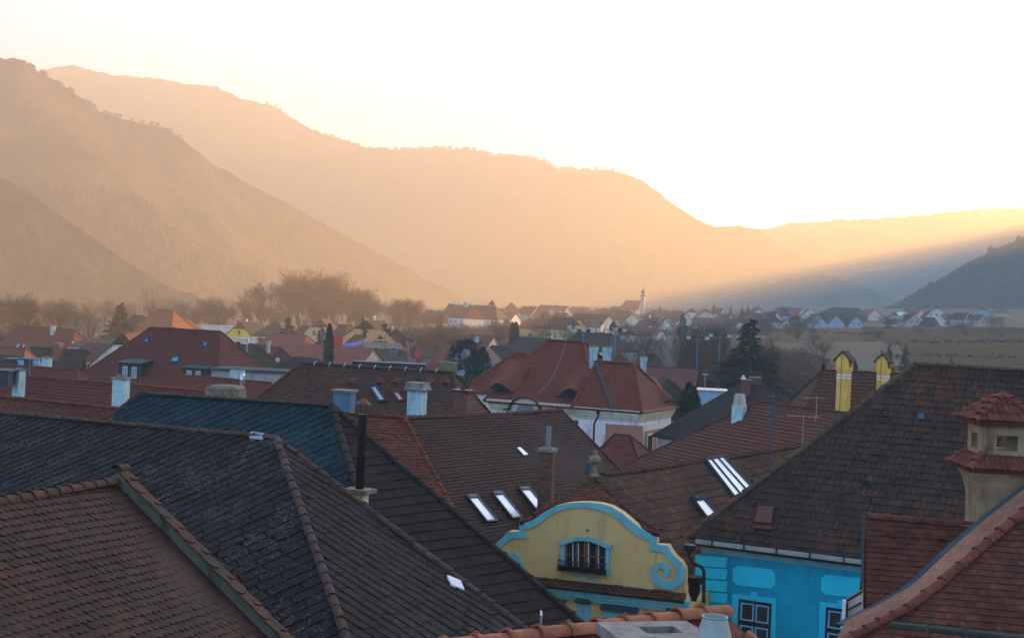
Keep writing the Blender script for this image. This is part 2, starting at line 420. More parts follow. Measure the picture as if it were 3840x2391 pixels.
# ------------------------------------------------------------------ roofs: real tiles
def clip2(poly, clipper):
    """Sutherland-Hodgman, clipper convex CCW, 2D tuples (x, y, tag...)"""
    out = poly
    n = len(clipper)
    for i in range(n):
        ax, ay = clipper[i]; bx, by = clipper[(i + 1) % n]
        ex, ey = bx - ax, by - ay
        inp = out; out = []
        if not inp: return out
        px, py = inp[-1]; pd = ex * (py - ay) - ey * (px - ax)
        for qx, qy in inp:
            qd = ex * (qy - ay) - ey * (qx - ax)
            if qd >= 0:
                if pd < 0:
                    t = pd / (pd - qd); out.append((px + (qx - px) * t, py + (qy - py) * t))
                out.append((qx, qy))
            elif pd >= 0:
                t = pd / (pd - qd); out.append((px + (qx - px) * t, py + (qy - py) * t))
            px, py, pd = qx, qy, qd
    return out
def tiles(mb, poly, udir=None, kind='beaver', tw=.18, th=.16, t=.03, base=True, seed=1, amp=.022, jit=.004, origin=None):
    """lay individual tiles over the convex polygon poly (world points in one plane)"""
    rnd = random.Random(seed)
    n = (poly[1] - poly[0]).cross(poly[2] - poly[0])
    if n.length < 1e-9: return
    n.normalize()
    if n.z < 0: n = -n
    if udir is None: udir = V((0, 0, 1)).cross(n)
    u = (udir - n * udir.dot(n)).normalized(); v = n.cross(u)
    if v.z < 0: v = -v; u = -u
    o = V(origin) if origin is not None else poly[0]
    pts = [((p - o).dot(u), (p - o).dot(v)) for p in poly]
    area = sum(pts[i][0] * pts[(i + 1) % len(pts)][1] - pts[(i + 1) % len(pts)][0] * pts[i][1] for i in range(len(pts)))
    if area < 0: pts.reverse()
    if base: mb.sheet([o + u * a + v * b - n * (.035 if kind == 'slate' else .012) for a, b in pts], .1)
    x0 = min(p[0] for p in pts); x1 = max(p[0] for p in pts); y0 = min(p[1] for p in pts); y1 = max(p[1] for p in pts)
    def ins(x, y, m):
        for i in range(len(pts)):
            ax, ay = pts[i]; bx, by = pts[(i + 1) % len(pts)]
            ex, ey = bx - ax, by - ay; l = math.hypot(ex, ey)
            if l > 1e-9 and (ex * (y - ay) - ey * (x - ax)) / l < -m: return False
        return True
    Lh = th * 1.25
    i_first = len(mb.v)
    if kind == 'beaver': 
        k = 6; arc = [(tw * .5 + (tw * .485) * math.cos(math.pi + math.pi * i / k), tw * .42 + tw * .42 * math.sin(math.pi + math.pi * i / k)) for i in range(k + 1)]
        outl = arc + [(tw * .985, Lh), (tw * .015, Lh)]
    elif kind in ('flat', 'slate'):
        gp = .004 if kind == 'flat' else .017
        outl = [(gp, 0), (tw - gp, 0), (tw - gp, Lh), (gp, Lh)]
    cols = None
    if kind == 'pan': cols = [(0, 0), (.28, 1), (.62, 1), (.9, 0), (1, 0)]
    if kind == 'rib': cols = [(0, 0), (.12, 1), (.3, 1), (.42, 0), (.5, 0), (.62, 1), (.8, 1), (.92, 0), (1, 0)]
    r = max(tw, Lh)
    for j in range(int(math.floor(y0 / th)) - 1, int(math.ceil(y1 / th)) + 1):
        yo = j * th
        if yo > y1 or yo + Lh < y0: continue
        off = (j % 2) * tw * .5 if kind in ('beaver', 'flat') else (rnd.random() * tw if kind == 'slate' else 0)
        if kind == 'course':
            pl = clip2([(x0, yo), (x1, yo), (x1, yo + Lh), (x0, yo + Lh)], pts)
            if len(pl) < 3: continue
            top = [o + u * a + v * b + n * (t * (1 - (b - yo) / Lh)) for a, b in pl]
            mb.face(top)
            for q in range(len(pl)):
                a, b = pl[q], pl[(q + 1) % len(pl)]
                if abs(a[1] - yo) < 1e-5 and abs(b[1] - yo) < 1e-5:
                    A, B = top[q], top[(q + 1) % len(pl)]
                    mb.face([A, A - n * (t + .01), B - n * (t + .01), B])
            continue
        for i in range(int(math.floor((x0 - off) / tw)) - 1, int(math.ceil((x1 - off) / tw)) + 1):
            xo = i * tw + off; cx, cy = xo + tw / 2, yo + Lh / 2
            if not ins(cx, cy, r * .8): continue
            inside = ins(cx, cy, -r * .75)
            tl = rnd.uniform(-jit, jit) * 2.5; dx = rnd.uniform(-jit, jit); dy = rnd.uniform(-jit, jit) * 2.5; tt = t + rnd.uniform(-jit, jit)
            def hgt(b): return tt * (1 - (b - yo) / Lh)
            if cols:
                i0 = len(mb.v); lines = []
                for (fa, ha) in cols:
                    xa = xo + fa * tw
                    lines.append((xa, ha * amp))
                faces = []
                if inside:
                    for xa, ha in lines:
                        for b in (yo + dy, yo + Lh):
                            mb.v.append(o + u * xa + v * b + n * (hgt(b) + ha + tl * (xa - xo) / tw))
                    for q in range(len(lines)):
                        xa, ha = lines[q]; mb.v.append(o + u * xa + v * (yo + dy) + n * (ha - .005))
                    m = len(lines)
                    for q in range(m - 1):
                        mb.f.append((i0 + 2 * q, i0 + 2 * q + 2, i0 + 2 * q + 3, i0 + 2 * q + 1)); mb.uvd.append(None)
                        mb.f.append((i0 + 2 * q, i0 + 2 * m + q, i0 + 2 * m + q + 1, i0 + 2 * q + 2)); mb.uvd.append(None)
                else:
                    for q in range(len(lines) - 1):
                        (xa, ha), (xb, hb) = lines[q], lines[q + 1]
                        pl = clip2([(xa, yo), (xb, yo), (xb, yo + Lh), (xa, yo + Lh)], pts)
                        if len(pl) < 3: continue
                        mb.face([o + u * a + v * b + n * (hgt(b) + ha + (hb - ha) * (a - xa) / (xb - xa)) for a, b in pl])
                continue
            pl = [(xo + a + dx, yo + b + dy) for a, b in outl]
            if not inside:
                pl = clip2(pl, pts)
                if len(pl) < 3: continue
            m = len(pl); i0 = len(mb.v)
            for a, b in pl: mb.v.append(o + u * a + v * b + n * (hgt(b) + tl * (a - xo) / tw + .002))
            mb.f.append(tuple(range(i0, i0 + m))); mb.uvd.append(None)
            ylim = yo + (tw * .45 if kind == 'beaver' else .02) + .02
            for a, b in pl: mb.v.append(o + u * a + v * b + n * (hgt(b) - t * .9))
            for q in range(m):
                w_ = (q + 1) % m
                if pl[q][1] < ylim and pl[w_][1] < ylim:
                    mb.f.append((i0 + q, i0 + m + q, i0 + m + w_, i0 + w_)); mb.uvd.append(None)
    if kind in ('beaver', 'slate', 'pan', 'rib', 'flat') and (x1 - x0) > 4: sag_(mb, i_first, n)
def sag_(mb, i0, n, amp=.035):
    """old rafters: a slow uneven sag over everything laid since vertex i0"""
    for i in range(i0, len(mb.v)):
        p = mb.v[i]; mb.v[i] = p + n * (amp * (noise.noise(V((p.x, p.y, p.z)) * .33) * 1.6 - .3))
def caps(mb, a, b, r=.11, seg=.38, up=V((0, 0, 1)), over=.05, lift=.0, seed=0, sag=0, arcn=6, step=.018):
    """half-round ridge or hip tiles from a to b, each lapping the next"""
    rnd = random.Random(seed + 3)
    Lt = (b - a).length; k = max(1, round(Lt / seg)); d = (b - a).normalized()
    x = d.cross(up).normalized(); z = x.cross(d).normalized()
    if z.z < 0: z = -z
    sl = Lt / k
    for i in range(k):
        s0 = i * sl; s1 = (i + 1) * sl + over
        jx = rnd.uniform(-.008, .008); jz = rnd.uniform(-.006, .006)
        i0 = len(mb.v)
        for s, rr, hh in ((s0, r + step, step * .4), (s0 + .05, r + step, step * .4), (s0 + .06, r + .002, 0), (s1, r, -.01)):
            c = a + d * s + x * jx + z * (lift + jz + hh - sag * 4 * (s / Lt) * (1 - s / Lt))
            for q in range(arcn + 1):
                t = math.pi * q / arcn
                mb.v.append(c + x * math.cos(t) * rr + z * (math.sin(t) * rr * .85))
        n1 = arcn + 1
        for e in range(3):
            for q in range(arcn):
                p = i0 + e * n1 + q
                mb.f.append((p, p + 1, p + n1 + 1, p + n1)); mb.uvd.append(None)
        c0 = [mb.v[i0 + q] for q in range(n1)]
        c1 = [a + d * s0 + (p - a - d * s0) * .82 for p in c0]
        i1 = len(mb.v); mb.v.extend(c1)
        for q in range(arcn): mb.f.append((i0 + q, i1 + q, i1 + q + 1, i0 + q + 1)); mb.uvd.append(None)
    return mb
def half_tube(mb, path, r, n=6, below=True):
    """a gutter: open half round trough along the path"""
    i0 = len(mb.v)
    for k, p in enumerate(path):
        d = (path[min(k + 1, len(path) - 1)] - path[max(k - 1, 0)]).normalized(); x = d.cross(V((0, 0, 1))).normalized()
        for q in range(n + 1):
            t = math.pi * q / n; mb.v.append(p + x * math.cos(t) * r - V((0, 0, math.sin(t) * r)))
        for q in range(n + 1):
            t = math.pi * q / n; mb.v.append(p + x * math.cos(t) * r * .85 - V((0, 0, math.sin(t) * r * .85)))
    m = 2 * (n + 1)
    for k in range(len(path) - 1):
        for q in range(n):
            a = i0 + k * m + q; mb.f.append((a, a + 1, a + m + 1, a + m)); mb.uvd.append(None)
            a = i0 + k * m + n + 1 + q; mb.f.append((a, a + m, a + m + 1, a + 1)); mb.uvd.append(None)
    return mb

# ------------------------------------------------------------------ palette
TERRA = [(.20, .075, .045), (.24, .09, .055), (.17, .065, .045), (.27, .105, .06), (.14, .06, .045)]
M_beav = tile_mat('old_beaver_tiles', [(.085, .052, .042), (.060, .043, .038), (.095, .058, .044), (.055, .045, .043), (.080, .062, .050), (.090, .052, .040), (.115, .060, .042), (.058, .052, .056)], moss=(.040, .038, .030), moss_amt=.36, speck=(.12, .13, .14), speck_amt=.33, tone=(.66, .52, .42))
M_beavg = tile_mat('brown_beaver_tiles', [(.082, .050, .038), (.068, .044, .036), (.095, .054, .040), (.056, .040, .036), (.078, .055, .043), (.112, .058, .040)], moss=(.05, .048, .036), moss_amt=.36, speck=(.15, .15, .13), speck_amt=.22, patch=(.07, .052, .042), patch_amt=.45, tone=(.50, .38, .29))
M_beavZ = tile_mat('centre_beaver_tiles', [(.082, .050, .038), (.068, .044, .036), (.095, .054, .040), (.056, .040, .036), (.078, .055, .043), (.112, .058, .040)], moss=(.05, .048, .036), moss_amt=.36, speck=(.15, .15, .13), speck_amt=.22, patch=(.07, .052, .042), patch_amt=.45)
M_beavr = tile_mat('red_beaver_tiles', [(.19, .062, .034), (.23, .078, .04), (.13, .055, .038), (.16, .058, .036), (.26, .088, .044), (.115, .06, .046)], speck=(.15, .13, .12), speck_amt=.36, moss=(.08, .05, .04), moss_amt=.4, tone=(.62, .54, .48))
M_slB = tile_mat('lichen_slate', [(.022, .019, .020), (.034, .026, .025), (.015, .016, .019), (.044, .030, .027), (.026, .023, .023), (.030, .030, .034)], moss=(.05, .038, .018), moss_amt=.22, speck=(.13, .16, .17), speck_amt=.43, speck_scale=11, tone=(.30, .24, .24))
M_slBr = tile_mat('brown_slate', [(.030, .027, .025), (.046, .037, .032), (.024, .023, .024), (.040, .032, .028)], moss=(.05, .045, .02), moss_amt=.25, speck=(.11, .12, .12), speck_amt=.41, speck_scale=11, tone=(.36, .28, .24))
M_slC = tile_mat('blue_slate', [(.015, .036, .044), (.022, .048, .056), (.011, .029, .037), (.030, .052, .056)], moss=(.045, .045, .022), moss_amt=.24, speck=(.08, .15, .18), speck_amt=.42, speck_scale=11, tone=(.22, .55, .58))
M_slD = tile_mat('mossy_brown_tiles', [(.024, .021, .018), (.034, .028, .022), (.019, .018, .017), (.042, .033, .026)], moss=(.090, .105, .030), moss_amt=.34, speck=(.07, .07, .05), speck_amt=.3, tone=(.5, .40, .32))
M_panE = tile_mat('weathered_pantiles', [(.10, .062, .048), (.075, .055, .046), (.12, .075, .055), (.06, .05, .045), (.09, .07, .055), (.145, .075, .05)], moss=(.035, .036, .030), moss_amt=.47, speck=(.17, .16, .13), speck_amt=.3, patch=(.055, .05, .045), patch_amt=.5, pscale=.3, tone=(.72, .56, .45))
M_panF = tile_mat('brown_ribbed_tiles', [(.115, .068, .052), (.09, .058, .046), (.13, .08, .06), (.075, .052, .044), (.15, .09, .066)], moss=(.05, .042, .036), moss_amt=.42, speck=(.17, .15, .13), speck_amt=.25)
M_flR = tile_mat('new_red_tiles', [(.120, .048, .037), (.135, .054, .040), (.105, .045, .037), (.128, .052, .038), (.072, .040, .038), (.150, .062, .044)], speck=(.2, .14, .12), speck_amt=.15)
M_flP = tile_mat('pale_clay_tiles', [(.27, .165, .125), (.29, .18, .14), (.25, .15, .115)], patch=(.22, .13, .10), patch_amt=.35)
M_cap = tile_mat('old_ridge_tiles', [(.095, .052, .038), (.075, .046, .038), (.066, .048, .040), (.115, .058, .040)], moss=(.05, .055, .04), moss_amt=.42, speck=(.17, .18, .17), speck_amt=.34)
M_capG = tile_mat('grey_ridge_tiles', [(.09, .075, .066), (.11, .085, .07), (.075, .066, .06)], moss=(.05, .055, .04), moss_amt=.4, speck=(.22, .22, .2), speck_amt=.34)
M_capD = tile_mat('dark_ridge_tiles', [(.028, .026, .026), (.035, .031, .03)], speck=(.12, .13, .13), speck_amt=.34)
M_capB = tile_mat('lichen_ridge_tiles', [(.075, .052, .048), (.060, .045, .043), (.092, .060, .050)], moss=(.05, .055, .045), moss_amt=.4, speck=(.2, .22, .22), speck_amt=.42)
M_capR = tile_mat('red_ridge_tiles', [(.16, .062, .045), (.18, .07, .05), (.13, .056, .045)], speck=(.2, .16, .14), speck_amt=.2)
M_terra = tile_mat('terracotta_ridge', [(.36, .15, .09), (.40, .17, .10), (.33, .14, .085)], patch=(.27, .11, .07), patch_amt=.4, speck=(.2, .16, .14), speck_amt=.14, rough=.7)
def cm(name, base, var=.22, **k):
    r = random.Random(hash(name) & 0xffff if False else sum(map(ord, name)))
    return course_mat(name, [tuple(c * (1 + r.uniform(-var, var)) for c in base) for _ in range(6)], **k)
C_red = cm('red_roofing', (.135, .048, .037)); C_redb = cm('brown_red_roofing', (.108, .046, .036)); C_manor = cm('manor_red_roofing', (.150, .055, .042), .12, tw=.18, th=.16)
C_brown = cm('brown_roofing', (.085, .052, .040), patch=(.05, .045, .038)); C_dark = cm('dark_roofing', (.034, .031, .031), patch=(.06, .055, .045), patch_amt=.38)
C_teal = cm('blue_black_roofing', (.022, .028, .034), patch=(.12, .15, .16), patch_amt=.24); C_peach = cm('orange_roofing', (.24, .095, .055)); C_grey = cm('grey_roofing', (.07, .062, .058))
C_moss = cm('mossy_roofing', (.075, .062, .042), patch=(.06, .058, .03), patch_amt=.5); C_fred = cm('faded_red_roofing', (.19, .085, .07)); C_panC = cm('brown_pantile_roofing', (.10, .058, .045), tw=.2, th=.3)
W_white = plain('white_render', (.72, .72, .70), dirt=(.42, .42, .40)); W_chim = plain('white_chimney_render', (.40, .58, .60), dirt=(.20, .24, .22), dirt_scale=1.2, scale=3)
W_cream = plain('cream_render', (.58, .52, .38), dirt=(.35, .31, .23)); W_yellow = plain('yellow_render', (.62, .48, .12)); W_ochre = plain('ochre_render', (.60, .42, .16)); W_palegreen = plain('pale_green_render', (.42, .50, .30))
W_grey = plain('grey_render', (.34, .33, .31), dirt=(.2, .19, .17)); W_blue = plain('light_blue_render', (.30, .50, .66)); W_beige = plain('beige_render', (.45, .40, .33), dirt=(.28, .24, .2)); W_pink = plain('salmon_render', (.42, .20, .12), var=.06); W_lime = plain('lemon_render', (.68, .62, .06), var=.08)
W_manor = plain('pale_lilac_render', (.78, .76, .74), dirt=(.4, .4, .42), var=.08); W_corn = plain('cream_moulding', (.62, .58, .44), dirt=(.4, .37, .28))
M_wood = plain('brown_wood', (.16, .08, .035), scale=6); M_rawwood = plain('raw_timber', (.50, .36, .19), scale=5); M_woodd = plain('dark_wood', (.05, .035, .025), scale=5)
M_lead = plain('dark_lead', (.035, .045, .052), rough=.45, metal=.3); M_gut = plain('dark_gutter_metal', (.028, .026, .026), rough=.4, metal=.4); M_steel = plain('steel', (.55, .57, .6), rough=.28, metal=.9, fine=False)
M_zinc = plain('zinc_sheet', (.30, .36, .40), rough=.4, metal=.6, fine=False); M_bluemet = plain('blue_painted_metal', (.02, .10, .19), rough=.45, fine=False); M_green = plain('green_copper_sheet', (.012, .055, .045), rough=.5, metal=.2, fine=False); M_greend = plain('dark_green_boards', (.028, .042, .020), rough=.7, fine=False)
M_conc = plain('concrete', (.20, .20, .175), scale=4, var=.35, dirt=(.10, .10, .07), dirt_scale=3); M_stone = plain('mossy_stone', (.20, .17, .11), scale=5, var=.35, dirt=(.09, .09, .05), dirt_scale=3); M_soot = plain('sooty_steel', (.045, .032, .026), rough=.5, metal=.3, dirt=(.10, .055, .03), dirt_scale=2.2, fine=False)
M_wframe = plain('white_window_frame', (.70, .76, .80), var=.04, fine=False); M_black = plain('black_iron', (.012, .012, .014), rough=.6, fine=False); M_dish = plain('grey_dish', (.5, .52, .55), rough=.4, fine=False); M_dishr = plain('maroon_dish', (.11, .03, .03), rough=.5, fine=False)
def glass_mat(name, c, rough=.12, metal=.0, spec=.8):
    m, nt, b = new_mat(name, rough, spec); b.inputs['Base Color'].default_value = (*c, 1); b.inputs['Metallic'].default_value = metal
    bump(nt, b, noise_(nt, 1.2, 2), .15, .02); MATS[name] = m; return m
G_dark = glass_mat('dark_window_glass', (.02, .022, .026)); G_sky = glass_mat('bright_skylight_glass', (.66, .72, .75), .22, .35); G_blue = glass_mat('blue_skylight_glass', (.10, .32, .50), .12, .55); G_pale = glass_mat('pale_window_glass', (.22, .26, .28), .15, .1)
def brick_mat(name, c1, c2, mortar, s=1.0):
    m, nt, b = new_mat(name, .9, .1)
    uv = N(nt, 'ShaderNodeUVMap'); uv.uv_map = 'UVMap'
    br = N(nt, 'ShaderNodeTexBrick'); L(nt, uv.outputs[0], br.inputs['Vector'])
    br.inputs['Color1'].default_value = (*c1, 1); br.inputs['Color2'].default_value = (*c2, 1); br.inputs['Mortar'].default_value = (*mortar, 1)
    br.inputs['Scale'].default_value = 1; br.inputs['Brick Width'].default_value = .26 * s; br.inputs['Row Height'].default_value = .078 * s; br.inputs['Mortar Size'].default_value = .008 * s; br.inputs['Bias'].default_value = 0
    c = mixc(nt, .7, br.outputs[0], ramp(nt, noise_(nt, 7, 5, .7), [(.3, (.45, .45, .45)), (.7, (1.4, 1.4, 1.4))]), 'MULTIPLY')
    L(nt, c, b.inputs['Base Color']); bump(nt, b, math_(nt, 'SUBTRACT', 1, br.outputs[1]), .8, .01)
    MATS[name] = m; return m
B_brown = brick_mat('brown_brickwork', (.20, .095, .055), (.12, .06, .04), (.15, .11, .075)); B_red = brick_mat('red_brickwork', (.21, .055, .035), (.14, .042, .03), (.30, .26, .22))

# ------------------------------------------------------------------ parts shared by many buildings
def rot2(a): return V((math.cos(a), math.sin(a), 0)), V((-math.sin(a), math.cos(a), 0))
def chimney(par, c, z0, z1, hx, hy, ang, mat, cap='slab', capmat=None, name='chimney', pots=2):
    ax, ay = rot2(ang); c = V((c[0], c[1], 0)); capmat = capmat or M_conc
    m = MB(); m.box(c + V((0, 0, (z0 + z1) / 2)), hx, hy, (z1 - z0) / 2, ax, ay)
    if cap == 'crown':
        m.box(c + V((0, 0, z1 - .42)), hx + .05, hy + .05, .05, ax, ay); m.box(c + V((0, 0, z1 - .16)), hx + .07, hy + .07, .14, ax, ay)
    o = m.obj(name, mat, par)
    k = MB()
    if cap in ('slab', 'pots', 'crown'):
        k.box(c + V((0, 0, z1 + .045)), hx + .09, hy + .09, .045, ax, ay)
        if cap == 'pots':
            for q in range(pots):
                cc = c + ax * ((q - (pots - 1) / 2) * hx * .9)
                k.lathe(cc + V((0, 0, z1 + .09)), [(hx * .42, 0), (hx * .44, .06), (hx * .36, .07), (hx * .36, .13)], 8)
        k.obj('chimney_cap', capmat, o)
    elif cap == 'pipe':
        k.box(c + V((0, 0, z1 + .03)), hx + .06, hy + .06, .03, ax, ay); k.obj('chimney_cap', capmat, o)
        p = MB(); p.lathe(c + V((0, 0, z1 + .06)), [(.11, 0), (.11, .5), (.16, .52), (.16, .6), (.02, .68)], 10); p.obj('flue_pipe', M_steel, o)
    return o
def window(par, c, ax, out, w, h, fm=None, gm=None, bars=(1, 1), proud=.05, fw=.07, surround=None, shutters=None):
    """a window whose frame sits on the wall plane; ax along the wall, out away from it"""
    up = V((0, 0, 1)); m = MB(); fm = fm or M_wframe
    if surround:
        s = MB(); q = .14
        for sx in (-1, 1): s.box(c + ax * sx * (w / 2 + q / 2 + .01) + out * .02, q / 2, .045, h / 2 + q, ax, out, up)
        for sz in (-1, 1): s.box(c + up * sz * (h / 2 + q / 2 + .01) + out * .03, w / 2 + q * 1.2, .05, q / 2, ax, out, up)
    for sx in (-1, 1): m.box(c + ax * sx * (w / 2 - fw / 2) + out * proud / 2, fw / 2, proud / 2 + .02, h / 2, ax, out, up)
    for sz in (-1, 1): m.box(c + up * sz * (h / 2 - fw / 2) + out * proud / 2, w / 2 - fw, proud / 2 + .018, fw / 2, ax, out, up)
    for i in range(bars[0]): m.box(c + ax * (w * ((i + 1) / (bars[0] + 1) - .5)) + out * proud / 2, fw * .4, proud / 2 + .014, h / 2 - fw, ax, out, up)
    for i in range(bars[1]): m.box(c + up * (h * ((i + 1) / (bars[1] + 1) - .5)) + out * proud / 2, w / 2 - fw, proud / 2 + .010, fw * .4, ax, out, up)
    o = m.obj('window', fm, par)
    g = MB(); g.box(c + out * .012, w / 2 - .02, .012, h / 2 - .02, ax, out, up); g.obj('pane', gm or G_dark, o)
    if surround: s.obj('surround', surround, o)
    if shutters:
        s = MB()
        for sx in (-1, 1): s.box(c + ax * sx * (w * .78) + out * .03, w * .24, .03, h / 2, ax, out, up)
        s.obj('shutter', shutters, o)
    return o
def skylight(par, corners, n, fm=None, gm=None, fw=.09, name='skylight', bars=0, h=.10, hood=True):
    """roof window: corners TL, TR, BR, BL on the roof plane"""
    fm = fm or M_lead; TL, TR, BR, BL = corners; m = MB()
    def bar(a, b, inw):
        m.prism([a, b, b + inw, a + inw], n * h)
    cen = (TL + TR + BR + BL) / 4
    u = (TR - TL).normalized(); d = (BL - TL).normalized()
    bar(TL, BL, u * fw); bar(TR, BR, -u * fw); m.prism([BL + u * fw, BR - u * fw, BR - u * fw - d * fw, BL + u * fw - d * fw], n * h * .95)
    m.prism([TL + u * fw, TR - u * fw, TR - u * fw + d * fw * (2.2 if hood else 1), TL + u * fw + d * fw * (2.2 if hood else 1)], n * h * (1.25 if hood else .95))
    for i in range(bars):
        t = (i + 1) / (bars + 1); a = lerp(TL, TR, t) - u * fw * .4; b = lerp(BL, BR, t) - u * fw * .4
        m.prism([a + d * fw, b - d * fw, b - d * fw + u * fw * .8, a + d * fw + u * fw * .8], n * h * .9)
    o = m.obj(name, fm, par)
    g = MB(); e = fw * .8
    q = [TL + u * e + d * e, TR - u * e + d * e, BR - u * e - d * e, BL + u * e - d * e]
    g.prism([p + n * (h * .35) for p in q], n * (h * .25)); g.obj('pane', gm or G_sky, o)
    return o
def dish(par, c, r, mat, facing=V((.3, -1, .2)), name='satellite_dish'):
    m = MB(); f = facing.normalized(); x = f.orthogonal().normalized(); y = f.cross(x)
    i0 = 0; rings = [(0, 0), (.5, .05), (1, .2)]; vs = []; fs = []
    for (k, dd) in rings:
        for j in range(14):
            t = 2 * math.pi * j / 14; vs.append(c + (x * math.cos(t) + y * math.sin(t)) * max(k, .02) * r + f * dd * r)
    for k in range(2):
        for j in range(14):
            a = k * 14 + j; b = k * 14 + (j + 1) % 14; fs.append((a, b, b + 14, a + 14))
    m.add(vs, fs); m.tube([c, c + f * r * .9], .02, 4); m.tube([c - f * .05, c + V((0, 0, -r * 1.6)) - f * .1], .03, 5)
    return m.obj(name, mat, par)

# ------------------------------------------------------------------ one building from its ridge
def zg_at(x, y): return gz(x, y) if y > 0 else 0
def house(name, label, A, B, W, drop, e0, e1, wall, roof, ov=.4, cat='house', group=None, lay=None, capm=None, cap_r=.11, chim=(), front=(), end0=(), end1=(), sky=(), wf=None, thick=.14, bars=(1, 1), capseg=.38, gmat=None, asym=0, stuffw=None, winglass=None, zbase=None, surround=None):
    """A, B: ridge ends. W: width eave to eave. drop: ridge to eave. e0/e1: ('g',) | ('h', length) | ('k', share, length).
    front/end0/end1: windows (u 0..1 along the wall, metres below the eave (front) or ridge (ends), w, h). sky: skylights (t, down 0..1, w, h, glass)"""
    d = V((B.x - A.x, B.y - A.y, 0)).normalized(); n = V((d.y, -d.x, 0))
    mid = (A + B) / 2
    if n.y > 0 or (abs(n.y) < .05 and n.dot(mid) > 0): n = -n
    hw = W / 2; zA, zB = A.z, B.z; dz = V((0, 0, drop))
    def ends(Rp, s, e):
        if e[0] == 'h': h = Rp + d * (s * e[1]); return [(Rp, Rp)], h
        if e[0] == 'k': return None, Rp + d * (s * e[2])
        return None, Rp
    xa = {'g': 0, 'h': e0[1] if len(e0) > 1 else 0, 'k': e0[2] if len(e0) > 2 else 0}[e0[0]]
    xb = {'g': 0, 'h': e1[1] if len(e1) > 1 else 0, 'k': e1[2] if len(e1) > 2 else 0}[e1[0]]
    def side(sg):
        hws = hw; nn = n * (hws * sg)
        pts = [A, B]
        if e1[0] == 'k': pts.append(B + d * xb + nn * e1[1] - dz * e1[1])
        pts.append(B + d * xb + nn - dz); pts.append(A - d * xa + nn - dz)
        if e0[0] == 'k': pts.append(A - d * xa + nn * e0[1] - dz * e0[1])
        return pts
    fr, bk = side(1), side(-1)
    faces = [fr, bk]
    for Rp, s, e, x in ((A, -1, e0, xa), (B, 1, e1, xb)):
        if e[0] == 'h': faces.append([Rp, Rp + d * s * x + n * hw - dz, Rp + d * s * x - n * hw - dz])
        if e[0] == 'k': faces.append([Rp, Rp + d * s * x + n * hw * e[1] - dz * e[1], Rp + d * s * x - n * hw * e[1] - dz * e[1]])
    base = V((mid.x, mid.y, zbase if zbase is not None else zg_at(mid.x, mid.y)))
    root = thing(name, label, cat, base, group)
    rm = MB()
    for i, f in enumerate(faces):
        if lay and i != 1:
            tiles(rm, f, None, **dict(lay, seed=i + 1))
        else: rm.sheet(f, thick)
    ro = rm.obj('roof', roof, root)
    if capm is not None:
        cm_ = MB(); caps(cm_, A, B, cap_r, capseg)
        for Rp, s, e, x in ((A, -1, e0, xa), (B, 1, e1, xb)):
            for sg in (1, -1):
                if e[0] == 'h': caps(cm_, Rp + d * s * x + n * hw * sg - dz, Rp, cap_r, capseg)
                if e[0] == 'k': caps(cm_, Rp + d * s * x + n * hw * e[1] * sg - dz * e[1], Rp, cap_r, capseg)
        cm_.obj('ridge_tiles', capm, ro)
    # walls
    wm = MB(); g0 = min(base.z, zg_at(A.x, A.y), zg_at(B.x, B.y)) - .6
    sl = drop / hw
    p0 = A - d * (xa - ov); p1 = B + d * (xb - ov); ze = (zA + zB) / 2 - drop + ov * sl - .10 * 1.0
    c0 = V((p0.x, p0.y, 0)); c1 = V((p1.x, p1.y, 0)); hwi = hw - ov
    cc = (c0 + c1) / 2; ln = (c1 - c0).length / 2
    wm.box(cc + V((0, 0, (ze + g0) / 2)), ln, hwi, (ze - g0) / 2, d, n)
    for Rp, s, e, pe in ((A, -1, e0, c0), (B, 1, e1, c1)):
        zr = Rp.z - thick - .08
        if e[0] == 'g': poly = [(-hwi, ze), (hwi, ze), (0, zr)]
        elif e[0] == 'k':
            k = e[1]; poly = [(-hwi, ze), (hwi, ze), (hw * k, Rp.z - drop * k - thick - .08), (-hw * k, Rp.z - drop * k - thick - .08)]
        else: continue
        wm.prism([pe + n * a + V((0, 0, b)) for a, b in poly], d * (-s * .3))
    wo = wm.obj('wall', wall, root)
    for (u, dn, w_, h_) in front: window(root, lerp(c0, c1, u) + n * hwi + V((0, 0, ze - dn)), d, n, w_, h_, wf, winglass, bars, surround=surround)
    for lst, pe, s, zr in ((end0, c0, -1, zA), (end1, c1, 1, zB)):
        for (u, dn, w_, h_) in lst: window(root, pe + n * ((u - .5) * 2 * hwi) + V((0, 0, zr - dn)), n, d * s, w_, h_, wf, winglass, bars, surround=surround)
    nf = (fr[1] - fr[0]).cross(fr[2] - fr[1]).normalized()
    if nf.z < 0: nf = -nf
    dn_ = (n * hw - dz)
    for (t, dd, w_, h_, gm) in sky:
        c = lerp(A, B, t) + dn_ * dd + nf * .03; dv = dn_.normalized()
        skylight(ro, [c - d * w_ / 2, c + d * w_ / 2, c + d * w_ / 2 + dv * h_, c - d * w_ / 2 + dv * h_], nf, None, gm)
    ang = math.atan2(d.y, d.x)
    for ch in chim:
        t, off, up, sx, sy, mt, cp = ch
        c = lerp(A, B, t) + n * off; zs = lerp(A, B, t).z - abs(off) * sl
        chimney(ro, c, zs - .8, lerp(A, B, t).z + up, sx, sy, ang, mt, cp)
    root['_'] = 0; del root['_']
    return root, dict(A=A, B=B, d=d, n=n, hw=hw, sl=sl, drop=drop, ro=ro, ze=ze, nf=nf, c0=c0, c1=c1, hwi=hwi)
Z = V((0, 0, 1))
def SC(v, k): e = V((0, 0, H)); return e + (V(v) - e) * k
